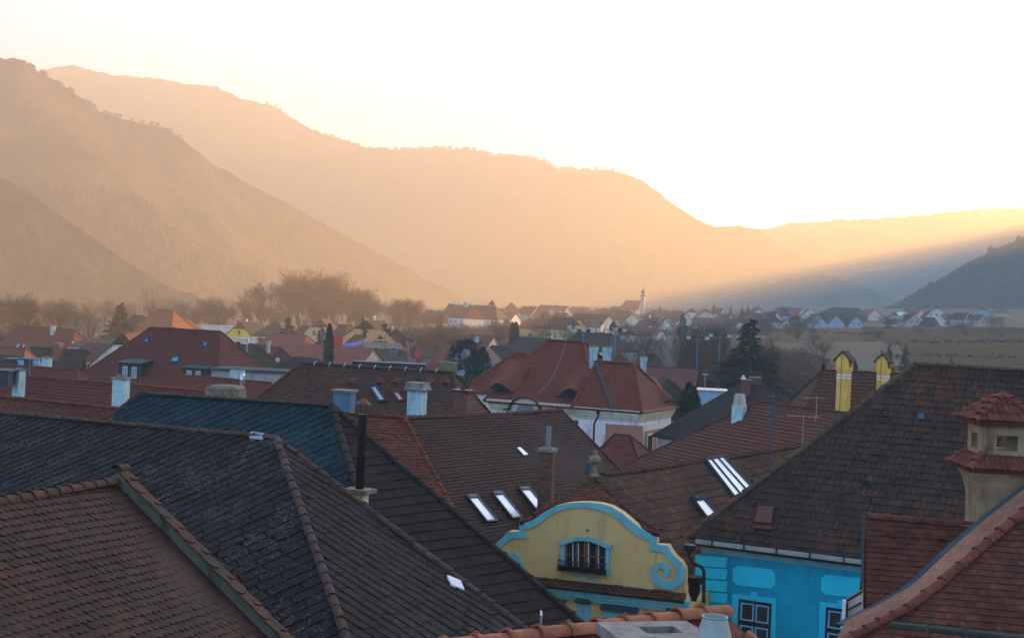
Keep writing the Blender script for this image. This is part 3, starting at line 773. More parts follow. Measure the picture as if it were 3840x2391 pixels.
def body(root, pts, ztop, mat=None, z0=None, name='wall'):
    """plain walls under a roof: footprint polygon (world points), up to ztop"""
    m = MB(); zb = z0 if z0 is not None else -0.5
    m.prism([V((p.x, p.y, zb)) for p in pts], V((0, 0, ztop - zb)))
    return m.obj(name, mat or W_cream, root)
def H2(v): return V((v.x, v.y, 0))
def near_root(name, label, cat, p): return thing(name, label, cat, (p.x, p.y, 0))

# ---- A: beaver-tailed roof, lower left
a = P(0, 1866, 23.4); b = P(437, 1811, 26.6); rd = (b - a); a2 = a - rd * 2.2; dn = tilt(b, V((rd.y, -rd.x, 0)).normalized(), 1010, 2391) * 8.5; print('A slope', dn.z / 8.5)
r = near_root('tiled_house', 'house with brown scale-shaped tiles and a raised gable edge, bottom left corner', 'house', (a2 + b) / 2)
m = MB(); tiles(m, [a2, b, b + dn, a2 + dn], rd, 'beaver', .172, .165, .03, seed=4, jit=.004)
ro = m.obj('roof', M_beav, r)
m = MB(); bk = V((-dn.x, -dn.y, dn.z)); m.sheet([a2, b, b + bk, a2 + bk], .12); m.obj('back_slope', M_beav, r)
m = MB(); caps(m, a2 + Z * .03, b + Z * .03 - rd.normalized() * .1, .12, .36, seed=2, sag=.12); m.obj('ridge_tiles', M_cap, ro)
# raised gable wall with its own tail tiles
rdn = H2(rd).normalized(); pk = b + Z * .20
m = MB(); m.prism([pk, pk + dn * 1.0, pk + dn - Z * 3, pk - Z * 3], rdn * .22); m.prism([pk - rdn * .002, pk + bk * .9, pk + bk * .9 - Z * 3, pk - Z * 3], rdn * .224)
m.obj('gable_wall', plain('stained_gable_plaster', (.13, .12, .09), dirt=(.03, .03, .022), dirt_scale=1.4, scale=3), r)
m = MB(); q = rdn * .06
tiles(m, [pk + Z * .05 - q, pk + Z * .05 + rdn * .26, pk + Z * .05 + rdn * .26 + dn, pk + Z * .05 - q + dn], None, 'beaver', .31, .34, .035, base=False, seed=9, jit=.004)
m.obj('coping_tiles', M_cap, r)
m = MB(); caps(m, pk + Z * .06 - rdn * .04, pk + Z * .06 + rdn * .28, .10, .36); m.obj('ridge_end_tile', M_cap, r)
c4 = [a2 + dn * .9, b + dn * .9, b + bk * .9, a2 + bk * .9]; body(r, c4, (a2 + dn * .9).z - .3)

# ---- B: the big dark slate roof
RB = P(1036, 1642, 39); RL = P(0, 1548, 45.5); ext = (RL - RB) * .45; RL2 = RL + ext
h1 = P(1300, 2391, 29.4); h2 = P(1960, 2350, 32.6)
plB = Plane(RB, h1, RL)
r = near_root('slate_house', 'house with a wide dark slate roof grown over with pale lichen, in front left', 'house', (RB + RL) / 2)
down = (h1 - RB) * 1.35
hh1 = RB + down; hh2 = RB + (h2 - RB) * 1.05; fl = plB.proj(RL2 + H2(down) * .6 + V((-3, -7, 0)))
fl = RL2 + down - V((0, 0, 0)); fl = plB.proj(fl)
m = MB(); ud = plB.hit(560, 1815) - plB.hit(0, 2055)
tiles(m, [RB, hh1, fl, RL2], ud, 'slate', .62, .36, .022, seed=3, jit=.003)
ro = m.obj('roof', M_slB, r)
plBr = Plane(RB, h1, h2); m = MB()
ud2 = plBr.hit(1660, 2060) - plBr.hit(1290, 1840)
h1e = hh1
tiles(m, [RB, hh1, plBr.proj(hh2 + (hh1 - h1) * .6), hh2], ud2, 'slate', .60, .30, .024, seed=5, jit=.003)
m.obj('hip_slope', M_slBr, r)
m = MB(); caps(m, hh1, RB, .11, .5, seed=5, arcn=5); caps(m, hh2, RB, .10, .5, seed=6, arcn=5); caps(m, RL2, RB, .10, .42, seed=7, arcn=5); m.obj('ridge_tiles', M_capB, ro)
m = MB(); q0 = plB.hit(938, 1638); q1 = plB.hit(988, 1644); dd = (q1 - q0).normalized()
m.prism([q0 + Z * .10 + V((0, .05, 0)), q1 + Z * .10 + V((0, .05, 0)), q1 - Z * .02 - V((0, .12, 0)), q0 - Z * .02 - V((0, .12, 0))], V((0, .05, .05))); m.obj('ridge_flashing', M_zinc, r)
# zinc patch by the back hip
t0 = plBr.hit(1675, 2160); t1 = plBr.hit(1725, 2180); t2 = plBr.hit(1740, 2215); t3 = plBr.hit(1690, 2195)
m = MB(); m.prism([t0, t1, t2, t3], plBr.n * .05); m.obj('roof_patch', plain('bare_white_sheet', (.72, .72, .72), fine=False), r)
bkB = RL2 + (hh2 - RB) ; m = MB(); m.sheet([RL2, RB, hh2, V((bkB.x, bkB.y, hh2.z))], .1); m.obj('back_slope', M_slB, r)
body(r, [lerp(RL2, p, .93) if 0 else p for p in (H2(fl) + V((.5, .5, 0)), H2(hh1) + V((0, .6, 0)), H2(hh2) + V((-.4, .2, 0)), H2(bkB) + V((1, -1, 0)))], min(hh2.z, fl.z) - .4)
gb = plBr.hit(1940, 2385); ge = plBr.hit(2030, 2300)
m = MB(); half_tube(m, [P(1900, 2420, 30.0), P(1960, 2375, 30.3), P(2035, 2345, 30.5)], .11); m.box(P(2028, 2335, 30.4), .02, .25, .22); m.obj('gutter', M_zinc, r)

# ---- C: blue slate roof behind, brown mossy hip slope
RC = P(1245, 1520, 48); RCL = P(530, 1475, 52.5); c1 = P(1537, 2513, 36.6); c2 = P(2200, 2350, 40.0)
plC = Plane(RC, c1, RCL)
r = near_root('slate_house', 'blue-grey slate roofed house with a brown mossy tiled hip, behind the darkest roof', 'house', (RC + RCL) / 2)
lC = Plane(RC, c1, RCL).hit(380, 1600); lC2 = RCL + (lC - RCL) * 4
low = plC.proj(lC2 + (c1 - RC) * .6); low.z = max(low.z, 9)
m = MB(); ud = plC.hit(1200, 1640) - plC.hit(900, 1775)
tiles(m, [RC, c1, plC.hit(600, 2300), plC.hit(150, 1800), RCL], ud, 'slate', .60, .36, .022, seed=8, jit=.003)
ro = m.obj('roof', M_slC, r)
plD = Plane(RC, c1, c2); m = MB(); ud = plD.hit(1640, 1985) - plD.hit(1420, 2012)
tiles(m, [RC, c1, c2], ud, 'flat', .24, .46, .026, seed=11, jit=.003)
m.obj('hip_slope', M_slD, r)
m = MB(); caps(m, c1, RC, .13, .6, arcn=5); caps(m, c2, RC, .11, .6, seed=2, arcn=5); m.obj('hip_tiles', M_capD, ro)
m = MB(); caps(m, RCL, RC - H2(RC - RCL).normalized() * .1, .10, .36, seed=3, arcn=5); caps(m, plC.hit(395, 1575), RCL, .13, .5, seed=4, arcn=5); m.obj('ridge_tiles', M_capB, ro)
cb = RCL + (c2 - RC); m = MB(); m.sheet([RCL, RC, c2, cb], .1); m.sheet([RCL, cb, plC.hit(150, 1800)], .1); m.obj('back_slope', M_slC, r)
body(r, [H2(plC.hit(180, 1800)), H2(plC.hit(650, 2300)), H2(c1) + V((.2, .5, 0)), H2(c2) + V((-.4, .2, 0)), H2(cb)], c1.z - .5)
# stone chimney on the back slope
cc = P(846, 1480, 56)
ch = chimney(r, cc, 15, ZP(846, 1462, 56), .68, .48, -.12, M_stone, 'none'); m = MB()
zt = ZP(846, 1462, 56); m.lathe(V((cc.x, cc.y, zt)), [(.86, 0), (.90, .06), (.84, .14), (.70, .19), (.3, .22)], 4, 1.0, .72, R(45) - .12); m.obj('chimney_cap', M_stone, ch)
# ---- stove pipe on its chimney, in front of the mossy hip
Yp = 38.2; u = Yp / F
r = thing('stove_pipe_chimney', 'tall sooty stove pipe with a conical rain cap on a pale block chimney', 'chimney', P(1350, 1920, Yp))
m = MB(); c = P(1345, 1900, Yp); ax, ay = rot2(-.35)
zt = ZP(1345, 1845, Yp); m.box(V((c.x, c.y, zt - 1.6)), .19, .19, 1.6, ax, ay); m.obj('shaft', W_cream, r)
m = MB(); m.box(V((c.x, c.y, zt + .05)), .38, .30, .05, ax, ay); m.obj('cover_slab', M_stone, r)
m = MB(); z0 = zt + .1; z1 = ZP(1350, 1552, Yp); m.lathe(V((c.x, c.y, z0)), [(.115, 0), (.12, z1 - z0 - .02), (.135, z1 - z0)], 16); m.obj('pipe', M_soot, r, smooth=True)
m = MB()
for q in range(4):
    t = q * math.pi / 2 + .5; e = V((math.cos(t), math.sin(t), 0)); o_ = V((c.x, c.y, 0))
    m.tube([o_ + e * .12 + Z * (z1 - .02), o_ + e * .19 + Z * (z1 + .1), o_ + e * .19 + Z * (z1 + .28)], .012, 5)
m.obj('cap_stays', M_soot, r)
m = MB(); m.lathe(V((c.x, c.y, z1 + .26)), [(.205, 0), (.21, .02), (.10, .11), (.02, .17)], 16); m.obj('rain_cap', plain('rusty_cap', (.11, .06, .045), rough=.6, fine=False), r)

# ---- G: brown beaver-tailed roof with three skylights
Ga = P(1515, 1566, 57); Gb = P(2105, 1537, 66.5); gd = (Gb - Ga); gn = V((gd.y, -gd.x, 0)).normalized(); slope = -tilt(Gb, gn, 2310, 1745).z; print('G slope', slope)
plG = Plane(Ga, Gb, (Ga + Gb) / 2 + gn * 3 - Z * 3 * slope)
r = near_root('tiled_house', 'brown scale-tiled house with three slim skylights in a row and a red hip', 'house', (Ga + Gb) / 2)
k = gd.normalized(); hipb = plG.hit(1800, 2094); gvb = Gb + gn * 9 - Z * 9 * slope
m = MB(); tiles(m, [Ga, Gb, gvb, hipb], k, 'beaver', .20, .175, .03, seed=12, jit=.006)
ro = m.obj('roof', M_beavg, r)
Gl = P(1300, 1552, 55.8); hl = V((-4.2 - 3, 47.0 - 6, Ga.z - 5.0)); plH = Plane(Ga, Gl, hipb)
m = MB(); tiles(m, [Ga, hipb, plH.hit(1100, 2100), Gl], (Gl - Ga), 'beaver', .21, .185, .032, seed=13, jit=.006)
m.obj('hip_slope', M_beavr, r)
m = MB(); caps(m, Ga, Gb, .12, .34, seed=4, sag=.08); m.obj('ridge_tiles', M_cap, ro)
m = MB(); caps(m, hipb, Ga, .13, .38, seed=5, sag=.05); caps(m, Gl, Ga, .10, .36, seed=6); m.obj('hip_tiles', M_capR if 0 else M_beavr, ro)
m = MB(); m.prism([Gb + Z * .06, gvb + Z * .06, gvb - Z * .2, Gb - Z * .2], k * .06); m.obj('verge_board', plain('maroon_board', (.13, .035, .03)), r)
bG = -gn * 8 - Z * 8 * slope; m = MB(); m.sheet([Ga, Gb, Gb + bG, Ga + bG], .1); m.sheet([Gl, Ga, Ga + bG, Gl + bG], .1); m.obj('back_slope', M_beavg, r)
m = MB(); Bi = Gb - k * .25; m.prism([Bi - Z * .25, Bi + gn * 8.6 - Z * (8.6 * slope + .25), Bi + gn * 8.6 - Z * 16, Bi - gn * 8.6 - Z * 16, Bi - gn * 8.6 - Z * (8.6 * slope + .25)], -k * .3); m.obj('gable_wall', W_cream, r)
body(r, [H2(hipb) - H2(gn) * .5, H2(gvb) - H2(gn) * .5 - H2(k) * .3, H2(Gb + bG) + H2(gn) * .5 - H2(k) * .3, H2(Gl + bG)], hipb.z - .2)
def qsky(par, pl, px, **kw):
    c = [pl.hit(*p) + pl.n * .03 for p in px]; return skylight(par, c, pl.n, **kw)
def velux(par, pl, px, py, w, L_, dirpx, **kw):
    """skylight with top left at px,py; width w, length L_ metres; dirpx a photo point straight downslope from it"""
    a = pl.hit(px, py); v = (pl.hit(*dirpx) - a).normalized(); u = v.cross(pl.n); u = u.normalized()
    if u.x < 0: u = -u
    a = a + pl.n * .03; return skylight(par, [a, a + u * w, a + u * w + v * L_, a + v * L_], pl.n, **kw)
for (x, y) in ((1742, 1862), (1838, 1850), (1938, 1832)):
    qsky(ro, plG, [(x, y), (x + 40, y - 3), (x + 122, y + 96), (x + 80, y + 100)], fw=.075, h=.09)
m = MB(); q = [plG.hit(*p) + plG.n * .045 for p in ((1937, 1681), (1948, 1679), (1978, 1706), (1962, 1709))]; m.prism(q, plG.n * .02); m.obj('glass_tile', G_sky, ro)
# brick chimney with grey flue
cc = plG.hit(2043, 1935); cg = math.atan2(k.y, k.x)
o = chimney(r, cc, 9, ZP(2043, 1690, cc.y), .27, .27, -.25, B_brown, 'none')
zt = ZP(2043, 1690, cc.y); m = MB(); m.box(V((cc.x, cc.y, zt + .05)), .34, .34, .06, *rot2(-.25)); m.box(V((cc.x, cc.y, zt + .12)), .22, .22, .03, *rot2(-.25)); m.obj('chimney_cap', M_conc, o)
m = MB(); m.box(V((cc.x, cc.y, zt + .15 + .42)), .085, .085, .42, *rot2(-.25)); m.obj('flue_pipe', plain('grey_fibre_cement', (.16, .22, .25), dirt=(.12, .14, .13), scale=4), o)
m = MB(); q = plG.hit(2205, 1775); m.lathe(q, [(.06, -.1), (.065, .42), (.09, .44), (.09, .5)], 10); m.obj('vent_pipe', M_bluemet, r)
def backchim(par, px0, px1, pytop, Y, mat, cap, ang=0, z0=12, hy=None, **kw):
    c = P((px0 + px1) / 2, 1500, Y); w = (px1 - px0) / F * Y / 2 / (abs(math.cos(ang)) + abs(math.sin(ang)))
    return chimney(par, c, z0, ZP((px0 + px1) / 2, pytop, Y), w, hy or w, ang, mat, cap, **kw)
o = backchim(r, 1528, 1600, 1462, 60.0, W_chim, 'none', -.3)
c = P(1564, 1500, 60.0); zt = ZP(1564, 1462, 60); m = MB(); m.lathe(V((c.x, c.y, zt)), [(.66, 0), (.66, .07), (.59, .12), (.56, .26), (.56, .33)], 4, 1, 1, R(45) - .3); m.obj('chimney_cap', M_conc, o)
o = backchim(r, 1699, 1771, 1468, 62, B_red, 'slab', -.35, capmat=M_lead)
c = P(1735, 1500, 62); m = MB(); m.lathe(V((c.x, c.y, ZP(1735, 1460, 62))), [(.12, 0), (.10, .1), (.12, .12), (.04, .16), (.05, .22)], 10); m.obj('chimney_pot', plain('dark_clay_pot', (.10, .045, .04)), o)
backchim(r, 1252, 1330, 1468, 59.0, plain('slate_blue_render', (.10, .18, .25), dirt=(.08, .12, .16)), 'slab', -.2)

# ---- E / F: the street front on the right
zE = 12.26; E0 = V((5.85, 48, zE)); ed = V((.755, -.656, 0)); en = V((.656, .755, 0))   # en points inward (away from street)
E0 = Pz(2572, 2012, zE); ed = (Pz(3235, 2095, zE) - E0).normalized(); en = V((-ed.y, ed.x, 0)); E1 = E0 + ed * 13
plE = Plane(E0, E0 + ed * 6, E0 + en + Z * .82); R0 = plE.hit(3430, 1366); print('E', E0, ed, R0); R1 = R0 + (plE.hit(3840, 1390) - R0).normalized() * 11
R1 = plE.proj(R1)
r = near_root('corner_house', 'bright blue house with white-blue quoins under a large weathered grey-brown tiled roof', 'house', (E0 + E1) / 2 + en * 5)
m = MB(); tiles(m, [R0, E0, E1, R1], ed, 'pan', .205, .335, .034, seed=21, jit=.006, amp=.03)
ro = m.obj('roof', M_panE, r)
m = MB(); caps(m, R0, R1, .13, .40, seed=2); caps(m, E0 + (R0 - E0) * -.01, R0, .13, .42, seed=3); m.obj('ridge_tiles', M_capG, ro)
wE = abs((R0 - E0).dot(en)); B0 = E0 + en * wE * 2; B1 = E1 + en * wE * 2
m = MB(); m.sheet([R0, B0, B1, V((R1.x, R1.y, R0.z))], .1); m.sheet([R0, E0, B0], .1); m.obj('back_slope', M_panE, r)
plW = Plane(E0 + en * .45, E0 + en * .45 + ed * 5, E0 + en * .45 - Z * 3)   # the blue wall plane
if plW.n.dot(en) > 0: plW.n = -plW.n
def vprism(pl, pts, proud, depth=None, mb=None):
    """polygon given in photo points on a wall plane, standing proud of it"""
    mb = mb or MB(); q = [pl.hit(*p) + pl.n * proud for p in pts]; mb.prism(q, -pl.n * (depth if depth else proud + .05)); return mb
wall0 = E0 + en * .45 + ed * .42
body(r, [wall0, E1 + en * .45, E1 + en * (wE * 2 - .5), wall0 + en * (wE * 2 - .9)], zE + .12, plain('bright_blue_render', (.002, .34, .50), var=.14, scale=.8, dirt=(.01, .22, .32), dirt_scale=.7))
M_bt = plain('pale_blue_trim', (.022, .60, .78), var=.07, scale=1.2); M_bt2 = plain('cream_eaves_board', (.38, .38, .33), dirt=(.2, .24, .24))
m = MB(); q = E0 + en * .2 + ed * .35; m.box((q + E1 + en * .2) / 2 + Z * (.02 - .12), 6.3, .24, .08, ed, en); m.obj('soffit', M_bt2, r)
m = MB(); m.box((wall0 + E1 + en * .45) / 2 + Z * (-.28) - en * .06, 6.25, .10, .14, ed, en); m.box((wall0 + E1 + en * .45) / 2 + Z * (-.46) - en * .03, 6.25, .05, .05, ed, en); m.obj('cornice', plain('pale_blue_cornice', (.20, .42, .52), dirt=(.16, .26, .3)), r)
m = MB(); half_tube(m, [E0 - en * .02 + ed * .1 - Z * .16, E1 - en * .02 - Z * .16], .10); 
for i in range(11): m.box(E0 + ed * (1.0 + i * 1.15) + en * .02 - Z * .12, .015, .14, .14, ed, en)
m.obj('gutter', M_gut, r)
for y0, y1 in ((2080, 2118), (2124, 2163), (2169, 2209), (2215, 2252), (2258, 2300), (2306, 2350), (2356, 2400)):
    vprism(plW, [(2609, y0), (2729, y0 + 9), (2725, y1 + 8), (2607, y1)], .05).obj('quoin', M_bt, r)
def notch(x0, y0, x1, y1, s, k=12):
    dy = lambda x: s * (x - x0)
    pts = []
    for (cx, cy, a0) in ((x0, y0, 90), (x1, y0, 180), (x1, y1, 270), (x0, y1, 0)):
        for q in range(5):
            t = R(a0 - q * 22.5); X = cx + k * math.cos(t) ; Y = cy - k * math.sin(t) if 0 else cy + k * math.sin(t)
            pts.append((X, Y + dy(X)))
    return pts
vprism(plW, notch(2749, 2117, 2907, 2190, .11), .03).obj('wall_panel', M_bt, r)
vprism(plW, notch(3080, 2152, 3300, 2226, .09), .03).obj('wall_panel', M_bt, r)
def blue_window(x0, x1, y0, y1, s):
    vprism(plW, [(x0 - 22, y0 - 22), (x1 + 20, y0 - 22 + s * (x1 - x0 + 42)), (x1 + 17, y1 + 24), (x0 - 25, y1)], .04).obj('window_surround', M_bt, r)
    vprism(plW, [(x0 + 47, y0 - 29), (x0 + 70, y0 - 27), (x0 + 70, y0 - 6), (x0 + 47, y0 - 8)], .07).obj('keystone', M_bt, r)
    a, b, c, d = plW.hit(x0, y0), plW.hit(x1, y0 + s * (x1 - x0)), plW.hit(x1, y1 + s * (x1 - x0)), plW.hit(x0, y1)
    w_ = (b - a).length; h_ = a.z - d.z; cc = (a + b + c + d) / 4
    m = MB(); 
    for sx in (-1, 1): m.box(cc + ed * sx * (w_ / 2 - .03) - en * .055, .035, .03, h_ / 2, ed, en)
    m.box(cc + Z * (h_ / 2 - .03) - en * .052, w_ / 2, .03, .04, ed, en); m.box(cc + Z * (h_ * .12) - en * .05, w_ / 2 - .05, .028, .03, ed, en)
    fo = m.obj('window', plain('dark_brown_frame', (.03, .018, .014), fine=False), r)
    m = MB()
    for sx in (-1, 1):
        for z0, z1 in ((h_ * .16, h_ / 2 - .09), (-h_ / 2 + .02, h_ * .08)):
            zc = (z0 + z1) / 2; hz = (z1 - z0) / 2; xc = cc + ed * sx * (w_ / 4 - .02)
            for s2 in (-1, 1):
                m.box(xc + ed * s2 * (w_ / 4 - .075) + Z * zc - en * .05, .028, .025, hz, ed, en); m.box(xc + Z * (zc + s2 * (hz - .025)) - en * .05, w_ / 4 - .09, .024, .025, ed, en)
    m.obj('sash', plain('blue_sash', (.16, .42, .58), fine=False), fo)
    m = MB(); m.box(cc - en * .042, w_ / 2 - .03, .006, h_ / 2 - .02, ed, en); m.obj('pane', G_dark, fo)
blue_window(2769, 2890, 2246, 2470, .11); blue_window(3096, 3225, 2277, 2500, .09)
# rainwater head and down pipe at the corner
Yd = 47.3
m = MB(); m.tube([P(2585, 2040, Yd), P(2585, 2082, Yd), P(2598, 2108, Yd), P(2632, 2125, Yd), P(2640, 2140, Yd), P(2638, 2290, Yd), P(2636, 2800, Yd)], .062, 8); m.lathe(P(2585, 2075, Yd), [(.07, 0), (.2, .12), (.2, .3), (.07, .34)], 8); m.obj('downpipe', M_gut, r)
m = MB(); m.lathe(P(2602, 2240, 47.9), [(.12, 0), (.20, .2), (.2, .45), (.28, .5), (.28, .72)], 10); m.tube([P(2602, 2240, 47.9), P(2600, 2700, 47.9)], .1, 8); m.obj('rainwater_head', M_black, r)
# hatch, blue glass tile, dormer vent on the roof
h_ = [plE.hit(*p) + plE.n * .05 for p in ((2846, 1910), (2904, 1913), (2895, 1975), (2832, 1969))]
m = MB(); m.prism(h_, plE.n * .16); m.prism([plE.hit(*p) + plE.n * .04 for p in ((2836, 1968), (2898, 1972), (2892, 1990), (2824, 1984))], plE.n * .05); m.obj('roof_hatch', plain('rusty_hatch', (.11, .045, .03), rough=.6, dirt=(.06, .035, .03)), ro)
m = MB(); m.prism([plE.hit(*p) + plE.n * .05 for p in ((3446, 1553), (3466, 1554), (3464, 1576), (3443, 1575))], plE.n * .03); m.obj('glass_tile', plain('teal_glass_tile', (.01, .09, .14), rough=.3, fine=False), ro)
m = MB(); vv = plE.hit(3250, 1820); dvv = (plE.hit(3246, 1850) - plE.hit(3252, 1790)).normalized()
pts = [(math.cos(R(180 * q / 8)) * .19, math.sin(R(180 * q / 8)) * .24) for q in range(9)]
fr_ = [vv + ed * a + Z * b for a, b in pts]; 
m.prism(fr_, en * .5); m.obj('vent_hood', M_capG, ro)
m = MB(); m.prism([vv + ed * a * .75 + Z * b * .78 - en * .012 for a, b in pts], en * .02); m.obj('vent_opening', M_black, ro)

# ---- F: ribbed roof behind the yellow gable
Fa = P(2236, 1786, 53); Fb = P(3030, 1668, 64.5); fd = (Fb - Fa).normalized(); fn = V((fd.y, -fd.x, 0)).normalized()
dF = tilt(Fa + fd * 6, fn, 2748, 1872) ; q_ = Fa + (Fb - Fa) * .0; dF = tilt(P(2634, 1723, 58), fn, 2748, 1872) * 9; print('F slope', dF.z / 9)
plF = Plane(Fa, Fb, Fa + dF)
r = near_root('street_house', 'house behind the yellow gable, ribbed brown tiles with a large triple skylight', 'house', (Fa + Fb) / 2)
m = MB(); tiles(m, [Fa, Fb, Fb + dF, Fa + dF], fd, 'rib', .30, .36, .03, seed=31, jit=.005, amp=.02)
ro = m.obj('roof', M_panF, r)
m = MB(); caps(m, Fa + fd * .4, Fb, .13, .25, seed=12, sag=.06); m.obj('ridge_tiles', M_cap, ro)
m = MB(); bF = -fn * 7 - Z * 5.6; m.sheet([Fa, Fb, Fb + bF, Fa + bF], .1); m.obj('back_slope', M_panF, r)
body(r, [Fa + dF * .92, Fb + dF * .92, Fb + bF * .92, Fa + bF * .92], (Fa + bF).z - .5)
qsky(ro, plF, [(2634, 1723), (2706, 1711), (2825, 1838), (2748, 1872)], fw=.11, h=.12, bars=2, hood=False, fm=plain('dark_green_frame', (.02, .05, .045), fine=False))
qsky(ro, plF, [(2583, 1866), (2625, 1862), (2690, 1935), (2645, 1950)], fw=.10, h=.12, fm=plain('dark_green_frame', (.02, .05, .045)))
m = MB(); m.prism([plF.hit(*p) + plF.n * .05 for p in ((2812, 1803), (2836, 1800), (2842, 1812), (2820, 1818))], plF.n * .12); m.obj('roof_hatch', plain('dark_green_frame', (.02, .05, .045)), ro)
m = MB(); q = plF.hit(2888, 1728); m.tube([q - Z * .2, q + Z * 2.9], .028, 6)
for dz_, hl_ in ((2.0, .16), (2.35, .16), (1.75, .1)): m.box(q + Z * dz_, hl_, .03, .05)
m.tube([q + Z * 2.8 + fd * -.5, q + Z * 2.8 + fd * .5], .015, 4); m.obj('antenna_pole', M_bluemet, r)

# ---- the yellow baroque gable
gR = P(2590, 2225, 46.5); gL = Pz(1997, 2159, gR.z); print('Y', gR, gL)
yd = H2(gR - gL).normalized()
plY = Plane(gL, gR, gL + Z * 3)
if plY.n.y > 0: plY.n = -plY.n
yn = plY.n
r = near_root('gabled_house', 'yellow baroque house with a curved gable edged in pale blue scrolls', 'house', (gL + gR) / 2 - yn * 3)
outer = [(1800, 2092), (1815, 2075), (1853, 2042), (1885, 2015), (1908, 1990), (1948, 1992), (1950, 1960), (1975, 1957), (2005, 1945), (2039, 1920), (2082, 1896), (2124, 1886), (2166, 1882), (2209, 1882), (2251, 1886), (2293, 1898), (2336, 1924), (2370, 1953), (2404, 1981), (2438, 1998), (2463, 2004), (2463, 2040), (2505, 2043), (2516, 2064), (2531, 2085), (2556, 2106), (2569, 2131), (2571, 2157), (2560, 2184), (2567, 2216)]
inner = [(1815, 2105), (1830, 2088), (1870, 2055), (1900, 2033), (1923, 2015), (1970, 2017), (1971, 1983), (1985, 1979), (2008, 1972), (2043, 1945), (2082, 1920), (2124, 1906), (2166, 1900), (2209, 1902), (2251, 1911), (2293, 1928), (2327, 1953), (2361, 1983), (2395, 2009), (2420, 2019), (2438, 2025), (2438, 2064), (2488, 2066), (2501, 2089), (2522, 2110), (2541, 2131), (2543, 2145), (2541, 2155), (2532, 2170)]
M_y = plain('yellow_ochre_render', (.66, .44, .17), var=.09, scale=.7, dirt=(.42, .30, .14), dirt_scale=.7)
M_yb = plain('pale_blue_stucco', (.165, .47, .50), var=.08, scale=1.5, dirt=(.12, .31, .34), dirt_scale=1.2)
m = MB()
# wall in vertical slices down to the cornice so every face stays convex
for (x0, y0), (x1, y1) in zip(outer, outer[1:]):
    if x1 - x0 < 1: continue
    a_, b_ = plY.hit(x0, y0), plY.hit(x1, y1); c_ = V((b_.x, b_.y, gR.z - .3)); d_ = V((a_.x, a_.y, gR.z - .3))
    m.prism([a_, b_, c_, d_], -yn * .38)
m.obj('gable_wall', M_y, r)
m = MB()
for i in range(len(inner) - 1):
    q = [plY.hit(*p) + yn * .06 for p in (outer[i], outer[i + 1], inner[i + 1], inner[i])]
    if (q[1] - q[0]).length < 1e-3: continue
    m.prism(q, -yn * .09)
m.obj('gable_trim', M_yb, r)
def ribbon(pl, pts, proud, depth=.08, mb=None):
    """pts: (px, py, half width in px); a smooth band on the wall"""
    mb = mb or MB(); S = []
    for i in range(len(pts) - 1):
        p0 = pts[max(i - 1, 0)]; p1 = pts[i]; p2 = pts[i + 1]; p3 = pts[min(i + 2, len(pts) - 1)]
        for s in range(5):
            t = s / 5
            S.append(tuple(.5 * ((2 * p1[k]) + (-p0[k] + p2[k]) * t + (2 * p0[k] - 5 * p1[k] + 4 * p2[k] - p3[k]) * t * t + (-p0[k] + 3 * p1[k] - 3 * p2[k] + p3[k]) * t ** 3) for k in range(3)))
    S.append(pts[-1]); L_, Rr = [], []
    for i, (x, y, w_) in enumerate(S):
        a_ = S[max(i - 1, 0)]; b_ = S[min(i + 1, len(S) - 1)]; dx, dy = b_[0] - a_[0], b_[1] - a_[1]; l = math.hypot(dx, dy) or 1
        L_.append((x - dy / l * w_, y + dx / l * w_)); Rr.append((x + dy / l * w_, y - dx / l * w_))
    for i in range(len(S) - 1):
        mb.prism([pl.hit(*p) + pl.n * (proud + .0004 * i) for p in (L_[i], L_[i + 1], Rr[i + 1], Rr[i])], -pl.n * depth)
    return mb
ribbon(plY, [(2552, 2125, 13), (2555, 2150, 14), (2545, 2175, 15), (2522, 2190, 15), (2492, 2189, 14), (2464, 2172, 13), (2453, 2147, 12), (2462, 2124, 11), (2484, 2116, 10), (2502, 2128, 10), (2503, 2146, 11), (2494, 2155, 9)], .07).obj('scroll', M_yb, r)
ribbon(plY, [(1840, 2112, 10), (1868, 2100, 12), (1893, 2083, 12), (1925, 2082, 12), (1946, 2106, 12), (1946, 2135, 12), (1925, 2160, 12), (1895, 2165, 12)], .07).obj('scroll', M_yb, r)
m = MB(); q = plY.hit(2204, 1986); m.tube([q, q + yn * .12], .03, 6); m.obj('wall_hook', M_black, r)
# arched window of the gable
top = [(2100, 2024), (2118, 2026), (2140, 2018), (2165, 2011), (2192, 2010), (2220, 2014), (2250, 2026), (2275, 2037), (2297, 2038)]
m = MB()
for (x0, y0), (x1, y1) in zip(top, top[1:]): m.prism([plY.hit(*p) + yn * .18 for p in ((x0, y0), (x1, y1), (x1, y1 + 13), (x0, y0 + 13))], -yn * .2)
for p4 in (((2106, 2035), (2121, 2037), (2119, 2124), (2105, 2122)), ((2275, 2049), (2289, 2051), (2286, 2143), (2272, 2141)), ((2103, 2120), (2288, 2140), (2287, 2152), (2102, 2132))): vprism(plY, p4, .10, mb=m)
for bx, by in ((2104, 2133), (2112, 2134), (2268, 2150), (2277, 2151)): vprism(plY, [(bx, by), (bx + 6, by + 1), (bx + 6, by + 9), (bx, by + 8)], .08, mb=m)
so = m.obj('window_surround', M_yb, r)
gp = [(2124, 2040), (2140, 2031), (2165, 2025), (2192, 2024), (2220, 2028), (2250, 2039), (2274, 2050), (2272, 2136), (2122, 2119)]
m = MB(); c_ = plY.hit(2198, 2080)
m.prism([plY.hit(*p) + yn * .015 for p in gp], -yn * .01)
wo = m.obj('gable_window', G_dark, r)
m = MB()
